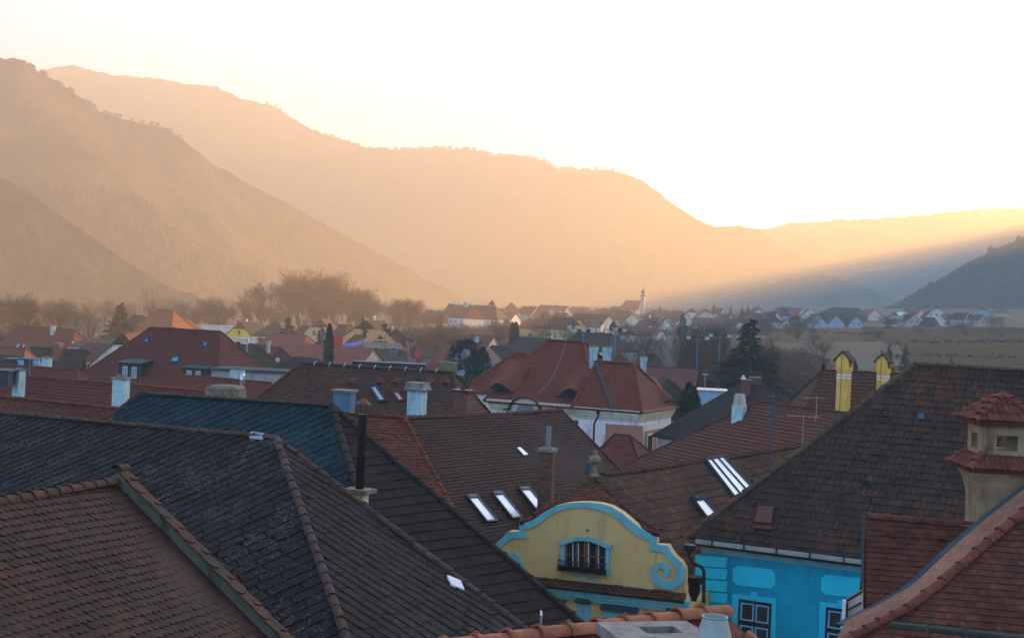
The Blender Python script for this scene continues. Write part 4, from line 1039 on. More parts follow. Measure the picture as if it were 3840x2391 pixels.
for xa, y0, y1, w_ in ((2125, 2040, 2122, 3), (2163, 2026, 2125, 2.5), (2196, 2025, 2130, 5), (2202, 2026, 2130, 3), (2238, 2034, 2134, 2.5), (2272, 2049, 2138, 3)): vprism(plY, [(xa - w_, y0), (xa + w_, y0 + w_ * .2), (xa + w_ - 1, y1), (xa - w_ - 1, y1)], .045, .06, mb=m)
vprism(plY, [(2124, 2073), (2273, 2087), (2273, 2091), (2124, 2077)], .04, .05, mb=m)
for i in range(1, 7): vprism(plY, [gp[i - 1 + 0], gp[i], (gp[i][0], gp[i][1] + 5), (gp[i - 1][0], gp[i - 1][1] + 5)], .05, .05, mb=m)
m.obj('sash', plain('orange_brown_sash', (.22, .085, .03), fine=False), wo)
m = MB()
for xa in (2149, 2170, 2208, 2245): vprism(plY, [(xa - 1.5, 2034), (xa + 1.5, 2034), (xa + 1.5, 2130), (xa - 1.5, 2130)], .035, .04, mb=m)
m.obj('glazing_bars', M_wframe, wo)
m = MB(); gA, gB = plY.hit(2104, 2093), plY.hit(2279, 2111); hg = .33; po = yn * .34
for zz in (0, -hg, -hg * .5): m.tube([gA + po + Z * zz, gB + po + Z * zz], .018, 4)
for s_ in range(36): q = lerp(gA, gB, s_ / 35) + po; m.tube([q, q - Z * hg], .009 if s_ % 5 else .016, 4)
for q in (gA, gB):
    m.tube([q, q + po], .016, 4); m.tube([q - Z * hg, q + po - Z * hg], .016, 4)
m.box((gA + gB) / 2 + po * .5 - Z * (hg - .06), (gB - gA).length / 2, .15, .07, yd, yn); m.obj('flower_grille', M_black, r)
m = ribbon(plY, [(2124, 2136, 2.5), (2145, 2150, 3), (2170, 2161, 4), (2185, 2157, 3), (2192, 2147, 3), (2185, 2140, 3), (2179, 2147, 3)], .05)
ribbon(plY, [(2268, 2148, 2.5), (2246, 2161, 3), (2220, 2168, 4), (2203, 2161, 3), (2200, 2149, 3), (2209, 2142, 3), (2214, 2150, 3)], .05, mb=m).obj('window_festoon', M_yb, r)
# tiled skirt over the gable, little hip and finial
pkY = P(2228, 1786, 51.0); plS = Plane(plY.hit(1960, 1955) + yn * .15, plY.hit(2465, 1998) + yn * .15, pkY)
def arch(x):
    pts = [(1948, 1957), (1975, 1953), (2005, 1941), (2039, 1916), (2082, 1892), (2124, 1882), (2166, 1878), (2209, 1878), (2251, 1882), (2293, 1894), (2336, 1920), (2370, 1949), (2404, 1977), (2438, 1994), (2470, 2002)]
    return interp(x, pts)
def upper(x): return interp(x, [(1948, 1943), (1995, 1935), (2040, 1900), (2120, 1862), (2228, 1786), (2320, 1876), (2400, 1948), (2475, 1990)])
m = MB(); xs_ = list(range(1948, 2471, 29)) + [2475]
for i, (x0, x1) in enumerate(zip(xs_, xs_[1:])):
    if x0 < 2228 < x1: xx = [(x0, 2228), (2228, x1)]
    else: xx = [(x0, x1)]
    for xa, xb in xx: tiles(m, [plS.hit(xa, upper(xa)), plS.hit(xb, upper(xb)), plS.hit(xb, arch(xb)), plS.hit(xa, arch(xa))], yd, 'beaver', .18, .15, .03, seed=i, jit=.008, origin=plS.o)
so = m.obj('hood_roof', tile_mat('mottled_red_tiles', [(.15, .055, .035), (.11, .05, .036), (.085, .052, .04), (.17, .065, .04)], moss=(.05, .045, .038), moss_amt=.38), r)
m = MB(); us = [(2000, 1932), (2060, 1893), (2120, 1860), (2228, 1786)]
for (xa, ya), (xb, yb) in zip(us, us[1:]): caps(m, plS.hit(xa, ya), plS.hit(xb, yb), .09, .36, seed=xa)
us = [(2475, 1990), (2400, 1948), (2320, 1876), (2228, 1786)]
for (xa, ya), (xb, yb) in zip(us, us[1:]): caps(m, plS.hit(xa, ya), plS.hit(xb, yb), .09, .36, seed=xa)
m.obj('ridge_tiles', M_cap, so)
fp = pkY + Z * .02; sc_ = 53.5 / F
m = MB(); m.lathe(fp, [(.16, -.1), (.15, .05), (.09, .14), (.08, .34), (.07, .44), (.13, .47), (.20, .50), (.22, .57), (.20, .66), (.15, .72), (.06, .78), (.09, .84), (.06, .90), (.01, .94)], 12)
m.obj('finial', M_stone, so, smooth=True)
# string course with its row of tiles, cornice, lower storey
ct = [plY.hit(1900, 2147) + yn * .05, plY.hit(2575, 2221) + yn * .05]; bt = [ct[1] + yn * .36 - Z * .2, ct[0] + yn * .36 - Z * .2]
m = MB(); tiles(m, ct + bt, yd, 'beaver', .19, .15, .04, seed=77, jit=.012); m.obj('string_course_tiles', tile_mat('mossy_string_tiles', [(.13, .06, .045), (.085, .055, .042), (.11, .07, .05)], moss=(.065, .06, .03), moss_amt=.5), r)
c0_ = plY.hit(1850, 2150); c1_ = plY.hit(2590, 2224); L2_ = (c1_ - c0_); mid_ = (c0_ + c1_) / 2
m = MB(); zc = gR.z
for dz_, pr, hh in ((-.22, .34, .05), (-.31, .28, .045), (-.42, .20, .07), (-.55, .12, .06)): m.box(V((mid_.x, mid_.y, zc + dz_)) + yn * (pr / 2), H2(L2_).length / 2, pr / 2 + .02, hh, yd, yn)
m.obj('cornice', M_yb, r)
lw0 = H2(c0_) - yd * 3; lw1 = H2(c1_); body(r, [lw0, lw1, lw1 - yn * 9, lw0 - yn * 9], zc - .5, M_y, name='lower_wall')
def pil(x0, x1, y, nm='pilaster'):
    s_ = .111; m = MB(); vprism(plY, [(x0 + 6, y + 12), (x1 - 6, y + 12 + s_ * (x1 - x0)), (x1 - 8, 2560), (x0 + 4, 2560)], .07, mb=m); vprism(plY, [(x0 + 4, y - 22), (x1 - 4, y - 22 + s_ * (x1 - x0)), (x1 - 4, y + s_ * (x1 - x0)), (x0 + 4, y)], .06, mb=m)
    m.obj(nm, M_yb, r); m = MB(); vprism(plY, [(x0, y), (x0 + 8, y - 8), (x1 - 8, y - 8 + s_ * (x1 - x0)), (x1, y + s_ * (x1 - x0)), (x1 - 3, y + 9 + s_ * (x1 - x0)), (x0 + 3, y + 9)], .17, mb=m); m.obj('hood_moulding', plain('dark_green_hood', (.035, .06, .062)), r)
pil(2159, 2220, 2246); pil(2500, 2565, 2278)
m = MB(); vprism(plY, [(2268, 2278), (2385, 2291), (2378, 2310), (2390, 2325), (2390, 2600), (2248, 2600), (2248, 2310), (2266, 2300)], .06, mb=m); m.obj('window_surround', M_yb, r)
m = MB(); vprism(plY, [(2252, 2272), (2262, 2260), (2388, 2274), (2398, 2287), (2390, 2297), (2262, 2282)], .2, mb=m); m.obj('hood_moulding', plain('dark_green_hood', (.035, .06, .062)), r)
m = MB(); vprism(plY, [(2262, 2312), (2362, 2322), (2362, 2600), (2262, 2600)], .075, .03, mb=m); m.obj('window', plain('dark_brown_frame', (.03, .018, .014)), r)
m = MB(); vprism(plY, [(2095, 2250), (2118, 2248), (2124, 2256), (2120, 2262), (2096, 2260)], .17, mb=m); m.obj('hood_moulding', plain('dark_green_hood', (.035, .06, .062)), r)

# ---- right foreground: swept red roof, ridge curve, pale flank
q0 = P(3197, 2391, 27.0); ce = V((.980, -.20, 0)); cu = V((.20, .980, .92)); plc = Plane(q0, q0 + ce, q0 + cu)
hipc = [(3120, 2432), (3197, 2390), (3295, 2338), (3402, 2286), (3470, 2232), (3535, 2182), (3600, 2125), (3662, 2072), (3749, 1997), (3840, 1923), (3960, 1825), (4100, 1710)]
r = near_root('swept_roof_house', 'red clay tiled house with a sweeping curved hip and paler flank, bottom right corner', 'house', q0 + V((4, 2, 0)))
m = MB(); hp = [plc.hit(*p) for p in hipc]
for i, (A_, B_) in enumerate(zip(hipc, hipc[1:])):
    tiles(m, [plc.hit(*A_), plc.hit(*B_), plc.hit(B_[0] + 40, 2600 + (B_[0] - 3120) * .08), plc.hit(A_[0] + 40, 2600 + (A_[0] - 3120) * .08)], ce, 'flat', .19, .155, .022, seed=i + 40, jit=.003, origin=q0)
tiles(m, [plc.hit(4100, 1710), plc.hit(5000, 1790), plc.hit(5000, 2700), plc.hit(4140, 2680)], ce, 'flat', .19, .155, .022, seed=60, jit=.003, origin=q0)
ro = m.obj('roof', M_flR, r)
m = MB()
for i in range(len(hp) - 1): caps(m, hp[i] + plc.n * .02, hp[i + 1] + plc.n * .02, .115, .40, seed=i, over=.02)
m.obj('ridge_tiles', M_capR, ro)
edge = [(3170, 2330), (3207, 2309), (3288, 2270), (3408, 2202), (3455, 2163), (3505, 2115), (3560, 2065), (3600, 2028), (3678, 1962), (3756, 1900), (3870, 1812), (4000, 1706)]
m = MB(); ep = []
for (x, y), h_ in zip(edge, hp): ep.append(P(x, y, h_.y + 1.2))
for i in range(len(ep) - 1):
    q = [hp[i], hp[i + 1], ep[i + 1], ep[i]]; n1 = (q[1] - q[0]).cross(q[2] - q[0]).normalized(); 
    tiles(m, [q[0], q[1], q[2]], q[1] - q[0], 'flat', .9, .30, .012, seed=i, base=True, jit=.002); tiles(m, [q[0], q[2], q[3]], q[1] - q[0], 'flat', .9, .30, .012, seed=i, base=True, jit=.002)
m.obj('flank', M_flP, r)
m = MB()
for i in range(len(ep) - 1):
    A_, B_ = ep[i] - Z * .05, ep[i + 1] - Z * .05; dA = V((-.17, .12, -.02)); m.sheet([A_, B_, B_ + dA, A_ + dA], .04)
m.obj('valley_gutter', plain('sky_tinted_valley_metal', (.005, .040, .058), rough=.5, fine=False), r)  # the sky mirrored in the gutter is put into the base colour as blue
yb = [(3240, 2282), (3373, 2201), (3483, 2103), (3600, 1996), (3662, 1962)]
# the small slope behind it with three vent tiles
s0 = P(3248, 2285, 30.2); pls = Plane(s0, s0 + ce, s0 + cu)
r2 = near_root('tiled_dormer_house', 'red tiled slope with three vent tiles left of the sweeping hip', 'house', s0 + V((1.5, 1, 0)))
pg = [(3249, 1945), (3658, 1978), (3602, 2030), (3483, 2140), (3373, 2235), (3248, 2330)]
m = MB(); tiles(m, [pls.hit(*p) for p in (pg[0], pg[1], pg[2], pg[5])], ce, 'flat', .19, .155, .022, seed=90, jit=.003)
for i in (2, 3): pass
ro2 = m.obj('roof', M_flR, r2)
m = MB(); caps(m, pls.hit(3250, 1940) + Z * .03, pls.hit(3656, 1972) + Z * .03, .10, .40, seed=4); m.obj('ridge_tiles', M_capR, ro2)
m = MB(); a_, b_ = pls.hit(3243, 1936), pls.hit(3238, 2335); m.prism([a_, b_, b_ - ce * .06, a_ - ce * .06], Z * .06); m.obj('verge_strip', M_lead, r2)
for x, y in ((3331, 2003), (3429, 2010), (3527, 2017)):
    c_ = pls.hit(x, y); m = MB(); pts = [(math.cos(R(180 * q / 8)) * .085, math.sin(R(180 * q / 8)) * .10) for q in range(9)]
    nn = H2(pls.n).normalized(); m.prism([c_ + ce * a + Z * b + nn * .10 for a, b in pts], -nn * .3); m.box(c_ + pls.n * .03, .12, .08, .006, ce, (cu - pls.n * cu.dot(pls.n)).normalized(), pls.n)
    m.obj('vent_tile', tile_mat('vent_clay', [(.15, .058, .042)]), ro2)
bb = pls.hit(3250, 1945) ; body(r2, [H2(pls.hit(3252, 2300)), H2(pls.hit(3600, 2010)), H2(pls.hit(3650, 1990)) + H2(cu) * 3, H2(bb) + H2(cu) * 3], 12.2)
m = MB(); t_ = pls.hit(3250, 1943); t2_ = pls.hit(3656, 1975); bo = H2(cu) * 3 - Z * 3; m.sheet([t_, t2_, t2_ + bo, t_ + bo], .1); m.obj('back_slope', M_flR, r2)
# cream gable boards and white corner strip under it
Yb = 29.6; m = MB(); m.prism([P(3177, 2252, Yb), P(3232, 2220, Yb), P(3232, 2290, Yb), P(3180, 2318, Yb)], V((.1, .3, 0))); m.obj('gable_board', plain('cream_boards', (.60, .52, .42)), r2)
m = MB(); m.prism([P(3174, 2248, Yb - .05), P(3234, 2213, Yb - .05), P(3234, 2221, Yb - .05), P(3174, 2257, Yb - .05)], V((.1, .3, 0))); m.prism([P(3178, 2285, Yb - .05), P(3232, 2256, Yb - .05), P(3232, 2260, Yb - .05), P(3178, 2290, Yb - .05)], V((0, .1, 0)))
m.prism([P(3183, 2322, Yb - .05), P(3236, 2292, Yb - .05), P(3236, 2306, Yb - .05), P(3183, 2336, Yb - .05)], V((0, .3, 0))); m.obj('gable_trim', M_black, r2)
m = MB(); m.box(P(3163, 2330, Yb - .3), .022, .06, .45); m.obj('corner_board', M_wframe, r2)
m = MB(); m.box(P(3170, 2330, Yb - .1), .03, .06, .42); m.obj('corner_shadow_strip', M_black, r2)  # solid black strip put in as the shadow beside the corner board
m = MB(); half_tube(m, [P(3340, 2338, 26.2), P(3840, 2392, 25.2), P(4200, 2425, 24.6)], .075); m.tube([P(3340, 2336, 26.2), P(3840, 2390, 25.2), P(4200, 2423, 24.6)], .045, 8)
for x in (3477, 3619, 3745): q = P(x, 2340 + (x - 3340) * .105, 25.6); m.box(q, .01, .09, .13)
m.obj('snow_guard', plain('mossy_rail', (.05, .06, .05), dirt=(.08, .09, .06)), r)
body(r, [H2(plc.hit(3260, 2480)), H2(plc.hit(5000, 2600)), H2(plc.hit(5000, 1850)) + V((0, 3, 0)), H2(ep[-1]), H2(ep[4]) - V((0, .4, 0)), H2(ep[1])], 11.5)

# ---- tiled chimney on the right
Yc = 32.0; s = Yc / F; cx = P(3757, 1500, Yc); ax, ay = rot2(-.06); rt = math.sqrt(2)
def zc_(py): return ZP(3757, py, Yc)
r = thing('chimney_stack', 'square plaster chimney with an open lantern and two skirts of red clay tiles', 'chimney', (cx.x, cx.y, ZP(3757, 1960, Yc)))
c2_ = V((cx.x, cx.y, 0)); ra = R(45) - .06
Mp = plain('sooty_cream_plaster', (.30, .21, .12), var=.3, scale=2, dirt=(.09, .06, .03), dirt_scale=1.3)
m = MB(); m.lathe(c2_, [(93 * s * rt, zc_(2300)), (93 * s * rt, zc_(1870)), (97 * s * rt, zc_(1840)), (108 * s * rt, zc_(1800)), (124 * s * rt, zc_(1770)), (140 * s * rt, zc_(1752)), (140 * s * rt, zc_(1748))], 4, rot=ra); m.obj('shaft', Mp, r)
m = MB()
for sx in (-1, 1):
    for sy in (-1, 1): m.box(c2_ + ax * sx * 67 * s + ay * sy * 67 * s + Z * ((zc_(1695) + zc_(1595)) / 2), 28 * s, 28 * s, (zc_(1595) - zc_(1695)) / 2, ax, ay)
m.box(c2_ + Z * ((zc_(1710) + zc_(1682)) / 2), 96 * s, 96 * s, (zc_(1682) - zc_(1710)) / 2, ax, ay); m.box(c2_ + Z * ((zc_(1625) + zc_(1585)) / 2), 96 * s, 96 * s, (zc_(1585) - zc_(1625)) / 2, ax, ay)
m.lathe(c2_, [(96 * s * rt, zc_(1592)), (112 * s * rt, zc_(1578)), (125 * s * rt, zc_(1568)), (125 * s * rt, zc_(1565))], 4, rot=ra)
m.obj('lantern', Mp, r)
def tskirt(name, h0, z0, h1, z1, tw, th, mat, nm):
    m = MB(); k = MB()
    for i in range(4):
        a0 = ra + i * math.pi / 2; e0_ = V((math.cos(a0), math.sin(a0), 0)); e1_ = V((math.cos(a0 + math.pi / 2), math.sin(a0 + math.pi / 2), 0))
        A_, B_ = c2_ + e0_ * h0 * s * rt + Z * z0, c2_ + e1_ * h0 * s * rt + Z * z0; C_, D_ = c2_ + e1_ * h1 * s * rt + Z * z1, c2_ + e0_ * h1 * s * rt + Z * z1
        poly = [A_, B_, C_, D_] if h1 > 1 else [A_, B_, C_]
        tiles(m, poly, B_ - A_, 'pan', tw, th, .03, seed=i, amp=.025, jit=.005); caps(k, A_ - Z * .02 + e0_ * .04, D_ + Z * .02, .085, .27, seed=i, step=.03)
    o_ = m.obj(nm, mat, r); k.obj('hip_tiles', tile_mat('orange_hip_tiles', [(.23, .08, .06), (.17, .07, .06), (.20, .10, .07), (.27, .09, .06)], speck=(.25, .27, .26), speck_amt=.3), o_)
Mck = tile_mat('chimney_red_tiles', [(.17, .060, .046), (.20, .068, .05), (.13, .055, .046), (.18, .072, .058)])
tskirt('a', 130, zc_(1574), .5, zc_(1480), .14, .3, Mck, 'cap_roof'); tskirt('b', 146, zc_(1750), 96, zc_(1702), .12, .38, Mck, 'tile_skirt')

# ---- terracotta ridge right below the camera, its slab chimney and vent cowl
ra_ = P(1880, 2410, 14.9); rb_ = Pz(2720, 2300, ra_.z); rdv = (rb_ - ra_).normalized(); ra0 = ra_ - rdv * 4
r = near_root('ridge_house', 'house just below the viewer with a row of large new terracotta ridge tiles', 'house', (ra0 + rb_) / 2)
pn = V((rdv.y, -rdv.x, 0)).normalized()
fs = [ra0, rb_, rb_ + rdv * 1.6 + pn * 3.0 - Z * 2.6, ra0 + pn * 3.0 - Z * 2.6]
m = MB(); tiles(m, fs, rdv, 'flat', .19, .30, .02, seed=7, jit=.002); hq = [rb_, rb_ + rdv * 1.9 + pn * 3.0 - Z * 2.6, rb_ + rdv * 1.9 - pn * 3.0 - Z * 2.6]; tiles(m, hq, None, 'flat', .19, .30, .02, seed=8, jit=.002)
m.sheet([ra0, rb_, rb_ + rdv * 1.9 - pn * 3.0 - Z * 2.6, ra0 - pn * 3.0 - Z * 2.6], .08)
ro = m.obj('roof', tile_mat('weathered_terracotta', [(.20, .085, .06), (.23, .10, .07), (.18, .08, .058)], speck=(.22, .24, .24), speck_amt=.36, speck_scale=9), r)
m = MB(); caps(m, ra0 + Z * .02, rb_ + Z * .02, .115, .40, seed=1, arcn=12, step=.024, over=.04); 
for t_ in (rb_ + rdv * 1.9 + pn * 3.0 - Z * 2.6, rb_ + rdv * 1.9 - pn * 3.0 - Z * 2.6): pass
m.obj('ridge_tiles', M_terra, ro, smooth=False)
m = MB(); L0 = (rb_ - ra0).length; kk = round(L0 / .40)
for i in range(kk): q = ra0 + rdv * ((i + .0) * L0 / kk + .03) + Z * (.145); m.box(q, .018, .022, .012, rdv, pn)
m.obj('ridge_clips', plain('copper_clips', (.20, .08, .05), metal=.3), ro)
m = MB(); e_ = rb_ + rdv * 1.9 + pn * 3.0 - Z * 2.6; caps(m, e_, rb_ + (e_ - rb_) * .08 - Z * .03, .085, .42, arcn=8); m.obj('hip_tiles', M_terra, ro)
b4 = [ra0 + pn * 2.8, rb_ + rdv * 1.7 + pn * 2.8, rb_ + rdv * 1.7 - pn * 2.8, ra0 - pn * 2.8]; body(r, b4, rb_.z - 2.5)
Ys = 12.6; c_ = P(2440, 2372, Ys); ax, ay = rot2(.25)
zt = ZP(2440, 2358, Ys)
m = MB(); m.box(V((c_.x, c_.y - .1, zt - 1.5)), .36, .26, 1.45, ax, ay); sh = m.obj('chimney', M_conc, r)
m = MB(); w_, dd, hh = .43, .33, .05; cc = V((c_.x + .02, c_.y - .1, zt - .03))
for sx, sy, bx, by in ((0, -1, w_, .10), (0, 1, w_, .10), (-1, 0, .16, dd - .2), (1, 0, .10, dd - .2)): m.box(cc + ax * sx * (w_ - bx if sx else 0) + ay * sy * (dd - by if sy else 0), bx, by, hh, ax, ay)
m.obj('cover_slab', M_conc, sh)
m = MB(); cq = P(2678, 2391, 12.0); zb_ = ZP(2678, 2400, 12.0); m.lathe(V((cq.x, cq.y, zb_)), [(.17, -.4), (.17, -.02), (.145, .0), (.15, .03), (.105, .19), (.112, .205), (.100, .205), (.09, .12), (.085, .0)], 24); m.obj('vent_cowl', plain('pale_metal_cowl', (.30, .36, .34), rough=.5, metal=.2, scale=4), r, smooth=False)

def aerial(px, py, Y, h, label, n=7, ang=.3):
    """rooftop aerial on its own mast"""
    c = P(px, py, Y); r = thing('roof_aerial', label, 'aerial', c); m = MB(); m.tube([c - Z * .3, c + Z * h], .02, 5); m.obj('mast', M_zinc, r)
    m = MB(); a = V((math.cos(ang), math.sin(ang), 0)); b = V((-a.y, a.x, 0)); t = c + Z * (h - .1); m.tube([t - a * .7, t + a * .7], .012, 4)
    for i in range(n): q = t + a * (1.3 * i / (n - 1) - .65); w_ = .38 - .03 * i; m.tube([q - b * w_, q + b * w_], .007, 3)
    m.obj('boom', M_zinc, r)
aerial(3010, 1640, 60, 1.0, 'thin aerial lying low over the long reddish brown roof by the big grey roof', ang=.05)
aerial(3060, 1560, 78, 1.1, 'thin aerial beside the upper left edge of the big weathered roof', ang=.05)
def hh(label, a, b, W, drop, e0, e1, wall, roof, name='house', nf=0, n0=0, n1=0, ws=(.9, 1.2), fz=1.3, ez=None, **kw):
    A, B = P(*a), P(*b)
    if abs(A.z - B.z) < 2.2: A.z = B.z = (A.z + B.z) / 2
    fr = [((i + .5) / nf, fz, *ws) for i in range(nf)]
    def en(k): return [((i + 1) / (k + 1), ez or drop * .72, *ws) for i in range(k)]
    kw.setdefault('bars', (1, 0))
    return house(name, label, A, B, W, drop, e0, e1, wall, roof, front=fr, end0=en(n0), end1=en(n1), **kw)
g, k_, h_ = ('g',), (lambda s, l: ('k', s, l)), (lambda l: ('h', l))
def bld(c, sx, sy, sz, ang, name, label, mat, roofmat, flat=.15, cat='building', wins=0, **kw):
    """flat-roofed block: c = centre of the foot"""
    r = thing(name, label, cat, c); ax, ay = rot2(ang); m = MB(); m.box(c + Z * (sz / 2 - .5), sx, sy, sz / 2 + .5, ax, ay); m.obj('wall', mat, r)
    m = MB(); m.box(c + Z * (sz + flat / 2), sx + .2, sy + .2, flat / 2, ax, ay); m.obj('roof', roofmat, r)
    for i in range(wins): window(r, c - ay * sy + ax * (sx * (2 * (i + .5) / wins - 1)) + Z * sz * .55, ax, -ay, 1.1, 1.2)
    return r
def dormer(root, pl, TL, TR, bottom, mat, roofm, depth=5.5, wins=2, oh=.35, dn=None, wfr=None):
    """box dormer: front wall corners as photo points on the roof plane's foot line (bottom py)"""
    b0 = pl.hit(TL[0], bottom); b1 = pl.hit(TR[0], bottom); u = H2(b1 - b0).normalized(); inn = V((-u.y, u.x, 0)); inn = inn if inn.y > 0 else -inn
    t0 = V((b0.x, b0.y, ZP(TL[0], TL[1], b0.y))); t1 = t0 + u * (b1 - b0).length; b1 = V((t1.x, t1.y, b0.z)); m = MB()
    m.prism([b0, b1, t1, t0], inn * depth); o = m.obj('dormer', mat, root)
    m = MB(); a, b = t0 - u * .15 - inn * oh + Z * .0, t1 + u * .15 - inn * oh
    m.sheet([a, b, b + inn * (depth + oh) + Z * .75, a + inn * (depth + oh) + Z * .75], .1); m.obj('dormer_roof', roofm, o)
    for i in range(wins):
        w_ = (t1 - t0).length; window(o, b0 + u * (w_ * (i + .5) / wins * .8 + w_ * .1) + Z * (t0.z - b0.z) * .48, u, -inn, w_ * .2, (t0.z - b0.z) * .6, wfr, G_pale, (1, 0))
    return o
C_blu = cm('blue_grey_roofing', (.05, .085, .11)); C_tan = cm('tan_roofing', (.16, .09, .06)); C_green = cm('dark_green_roofing', (.03, .04, .028)); C_lila = cm('dull_purple_roofing', (.13, .075, .07))
W_lb = plain('pale_blue_render', (.36, .54, .68)); W_lg = plain('yellow_green_render', (.50, .55, .22))

# ---- left: the red roofs between the slates and the river
r, q = hh('orange-brown scale-tiled roof running off the left edge behind the lichened slates', (-160, 1470, 78), (440, 1531, 72), 9, 3.6, g, g, W_cream, M_beavr, lay=dict(kind='beaver', tw=.20, th=.17, t=.03), capm=M_capR, cap_r=.12, name='tiled_house')
backchim(r, 424, 480, 1420, 73, W_chim, 'pots', -.2)
r, q = hh('long red-brown pantiled roof with a white chimney near the left edge', (-160, 1396, 108), (778, 1460, 98), 10, 4.4, g, g, W_cream, C_redb, lay=dict(kind='course', tw=.2, th=.33, t=.05), capm=M_capR, cap_r=.12, name='tiled_house')
backchim(r, 46, 90, 1388, 101, W_chim, 'pots', -.5); o = q['ro']
m = MB(); c = P(20, 1430, 100); m.box(c + Z * .3, .45, .8, .55); m.box(P(25, 1390, 100), .6, .9, .05); m.obj('vent_housing', M_lead, r)
r, q = hh('red hipped roof between the second green dormer and the broad stone chimney', (652, 1397, 128), (1015, 1440, 122), 9, 4, h_(2.2), h_(1.5), W_cream, C_red, lay=dict(kind='course', tw=.2, th=.33, t=.05), capm=M_capR, cap_r=.11, name='tiled_house')
backchim(r, 857, 916, 1385, 127, W_chim, 'pots', -.25, hy=.35, pots=2)
c = P(908, 1445, 119); m = MB(); m.lathe(c - Z * .6, [(.14, 0), (.14, .75), (.2, .78), (.24, 1.1), (.2, 1.45), (.12, 1.6)], 12); m.obj('flue_pipe', M_steel, r)
c = P(938, 1462, 118)
r, q = hh('small red hipped roof with two white chimneys by the left edge', (-140, 1372, 152), (290, 1370, 148), 12, 5, g, h_(4.5), W_cream, C_red, lay=dict(kind='course', tw=.2, th=.33, t=.05), capm=M_capR, cap_r=.12, name='tiled_house', chim=((.68, -1.2, .95, .38, .38, W_chim, 'pots'), (.66, 2.0, -.45, .55, .4, W_chim, 'pots')))
dish(r, P(107, 1398, 140), .55, M_dishr, V((.4, -1, .2)))
c = P(110, 1320, 138); m = MB(); m.tube([P(112, 1440, 138), P(112, 1290, 138)], .03, 5); m.obj('antenna_mast', M_zinc, r)
r, q = hh('dark tiled house with a broad brick chimney, below the half-hipped red roof at the left', (112, 1300, 262), (325, 1312, 256), 12, 6.4, g, h_(3.5), W_cream, C_teal, chim=((.60, 1.4, 1.0, .75, .5, B_red, 'slab'),), capm=M_capD, cap_r=.14)
r, q = hh('small brown hipped roof tucked in right of the dark tiled house', (345, 1322, 285), (362, 1322, 284), 9, 3.6, h_(3), h_(3), W_cream, C_brown)
r, q = hh('tan sunlit roof at the left edge with its hip falling to the right', (-160, 1298, 240), (97, 1298, 236), 12, 5, g, h_(3), W_cream, C_tan, chim=((.93, -.3, .7, .16, .16, B_red, 'none'),), capm=M_capR, cap_r=.12)
r, q = hh('dark loft with tilted blue panes at the left edge below the tan roof', (-80, 1327, 196), (88, 1330, 192), 7, 2.0, g, g, W_grey, C_dark)
for x0, x1 in ((50, 90), (108, 147)):
    m = MB(); c = P(x0 - 6, 1358, 178); m.box(c - Z * .6, 1.0, 1.4, 1.0); m.box(P((x0 + x1) / 2 - 6, 1345, 178), 1.3, 1.5, .08); o = m.obj('roof_box', M_lead, r)
    m = MB(); m.prism([P(x0 + 14, 1349, 176.4), P(x1, 1349, 176.4), P(x1, 1368, 176), P(x0 + 18, 1367, 176)], V((0, .06, 0))); m.obj('pane', G_blue, o)
r, q = hh('half-hipped red house with a yellow-green gable lit at its edge, far left', (77, 1222, 335), (283, 1234, 326), 10.5, 6, k_(.38, 2.2), k_(.42, 1.6), W_lg, C_redb, n1=2, ws=(.7, 1.2), ez=4.6, capm=M_capR, cap_r=.14, chim=((.66, 1.0, .4, .5, .4, W_chim, 'slab'),), sky=((.22, .66, 1.1, 1.3, G_blue), (.32, .66, 1.1, 1.3, G_blue)))
hh('corner of a dark roof over a light blue gable at the left edge', (-60, 1244, 345), (8, 1250, 335), 9, 5, g, k_(.4, 1.5), W_lb, C_dark, n1=1)
hh('low dark brown roof between the yellow-green gable and the white gable', (332, 1283, 262), (442, 1289, 256), 10, 3.0, g, g, W_ochre, C_brown, nf=3, bars=(0, 0))
hh('grey nearly flat roof in front of the bare trees at the left', (325, 1268, 300), (455, 1271, 296), 12, 1.6, g, g, W_grey, C_grey)
hh('brown roofed house with a plain white gable triangle, left of the big red roof', (462, 1256, 228), (520, 1238, 246), 10, 5.0, k_(.3, .8), g, W_white, C_brown, capm=M_capR, cap_r=.12)
# ---- big red house with green dormers
A, B = P(565, 1228, 185), P(828, 1242, 180.5); A.z = B.z = (A.z + B.z) / 2
r, q = house('dormer_house', 'big red mansion roof with two dark green box dormers and blue skylights', A, B, 15.5, 7.2, ('h', 6.2), ('k', .66, 3.6), plain('pale_yellow_render', (.60, .55, .32)), C_redb, capm=M_capR, cap_r=.15, capseg=.5, lay=dict(kind='course', tw=.2, th=.36, t=.05))
plJ = Plane(q['A'], q['B'], q['A'] + q['n'] * q['hw'] - Z * q['drop']); ro = q['ro']
for Q in (((548, 1262), (563, 1262), (556, 1286), (540, 1287)), ((769, 1275), (785, 1276), (774, 1303), (757, 1302)), ((650, 1331), (679, 1331), (668, 1360), (638, 1359))): qsky(ro, plJ, Q, fw=.18, h=.12, gm=G_blue)
dormer(r, plJ, (442, 1356), (528, 1358), 1425, M_greend, M_green); dormer(r, plJ, (683, 1376), (768, 1378), 1425, M_greend, M_green)
for x, y in ((629, 1247), (650, 1248), (718, 1260), (730, 1258), (873, 1327)):
    m = MB(); c = plJ.hit(x, y) if x < 860 else P(x, y, 176); m.lathe(c - Z * .2, [(.13, 0), (.13, .7), (.18, .72), (.18, .95)], 8); m.obj('clay_vent', M_capR, ro)
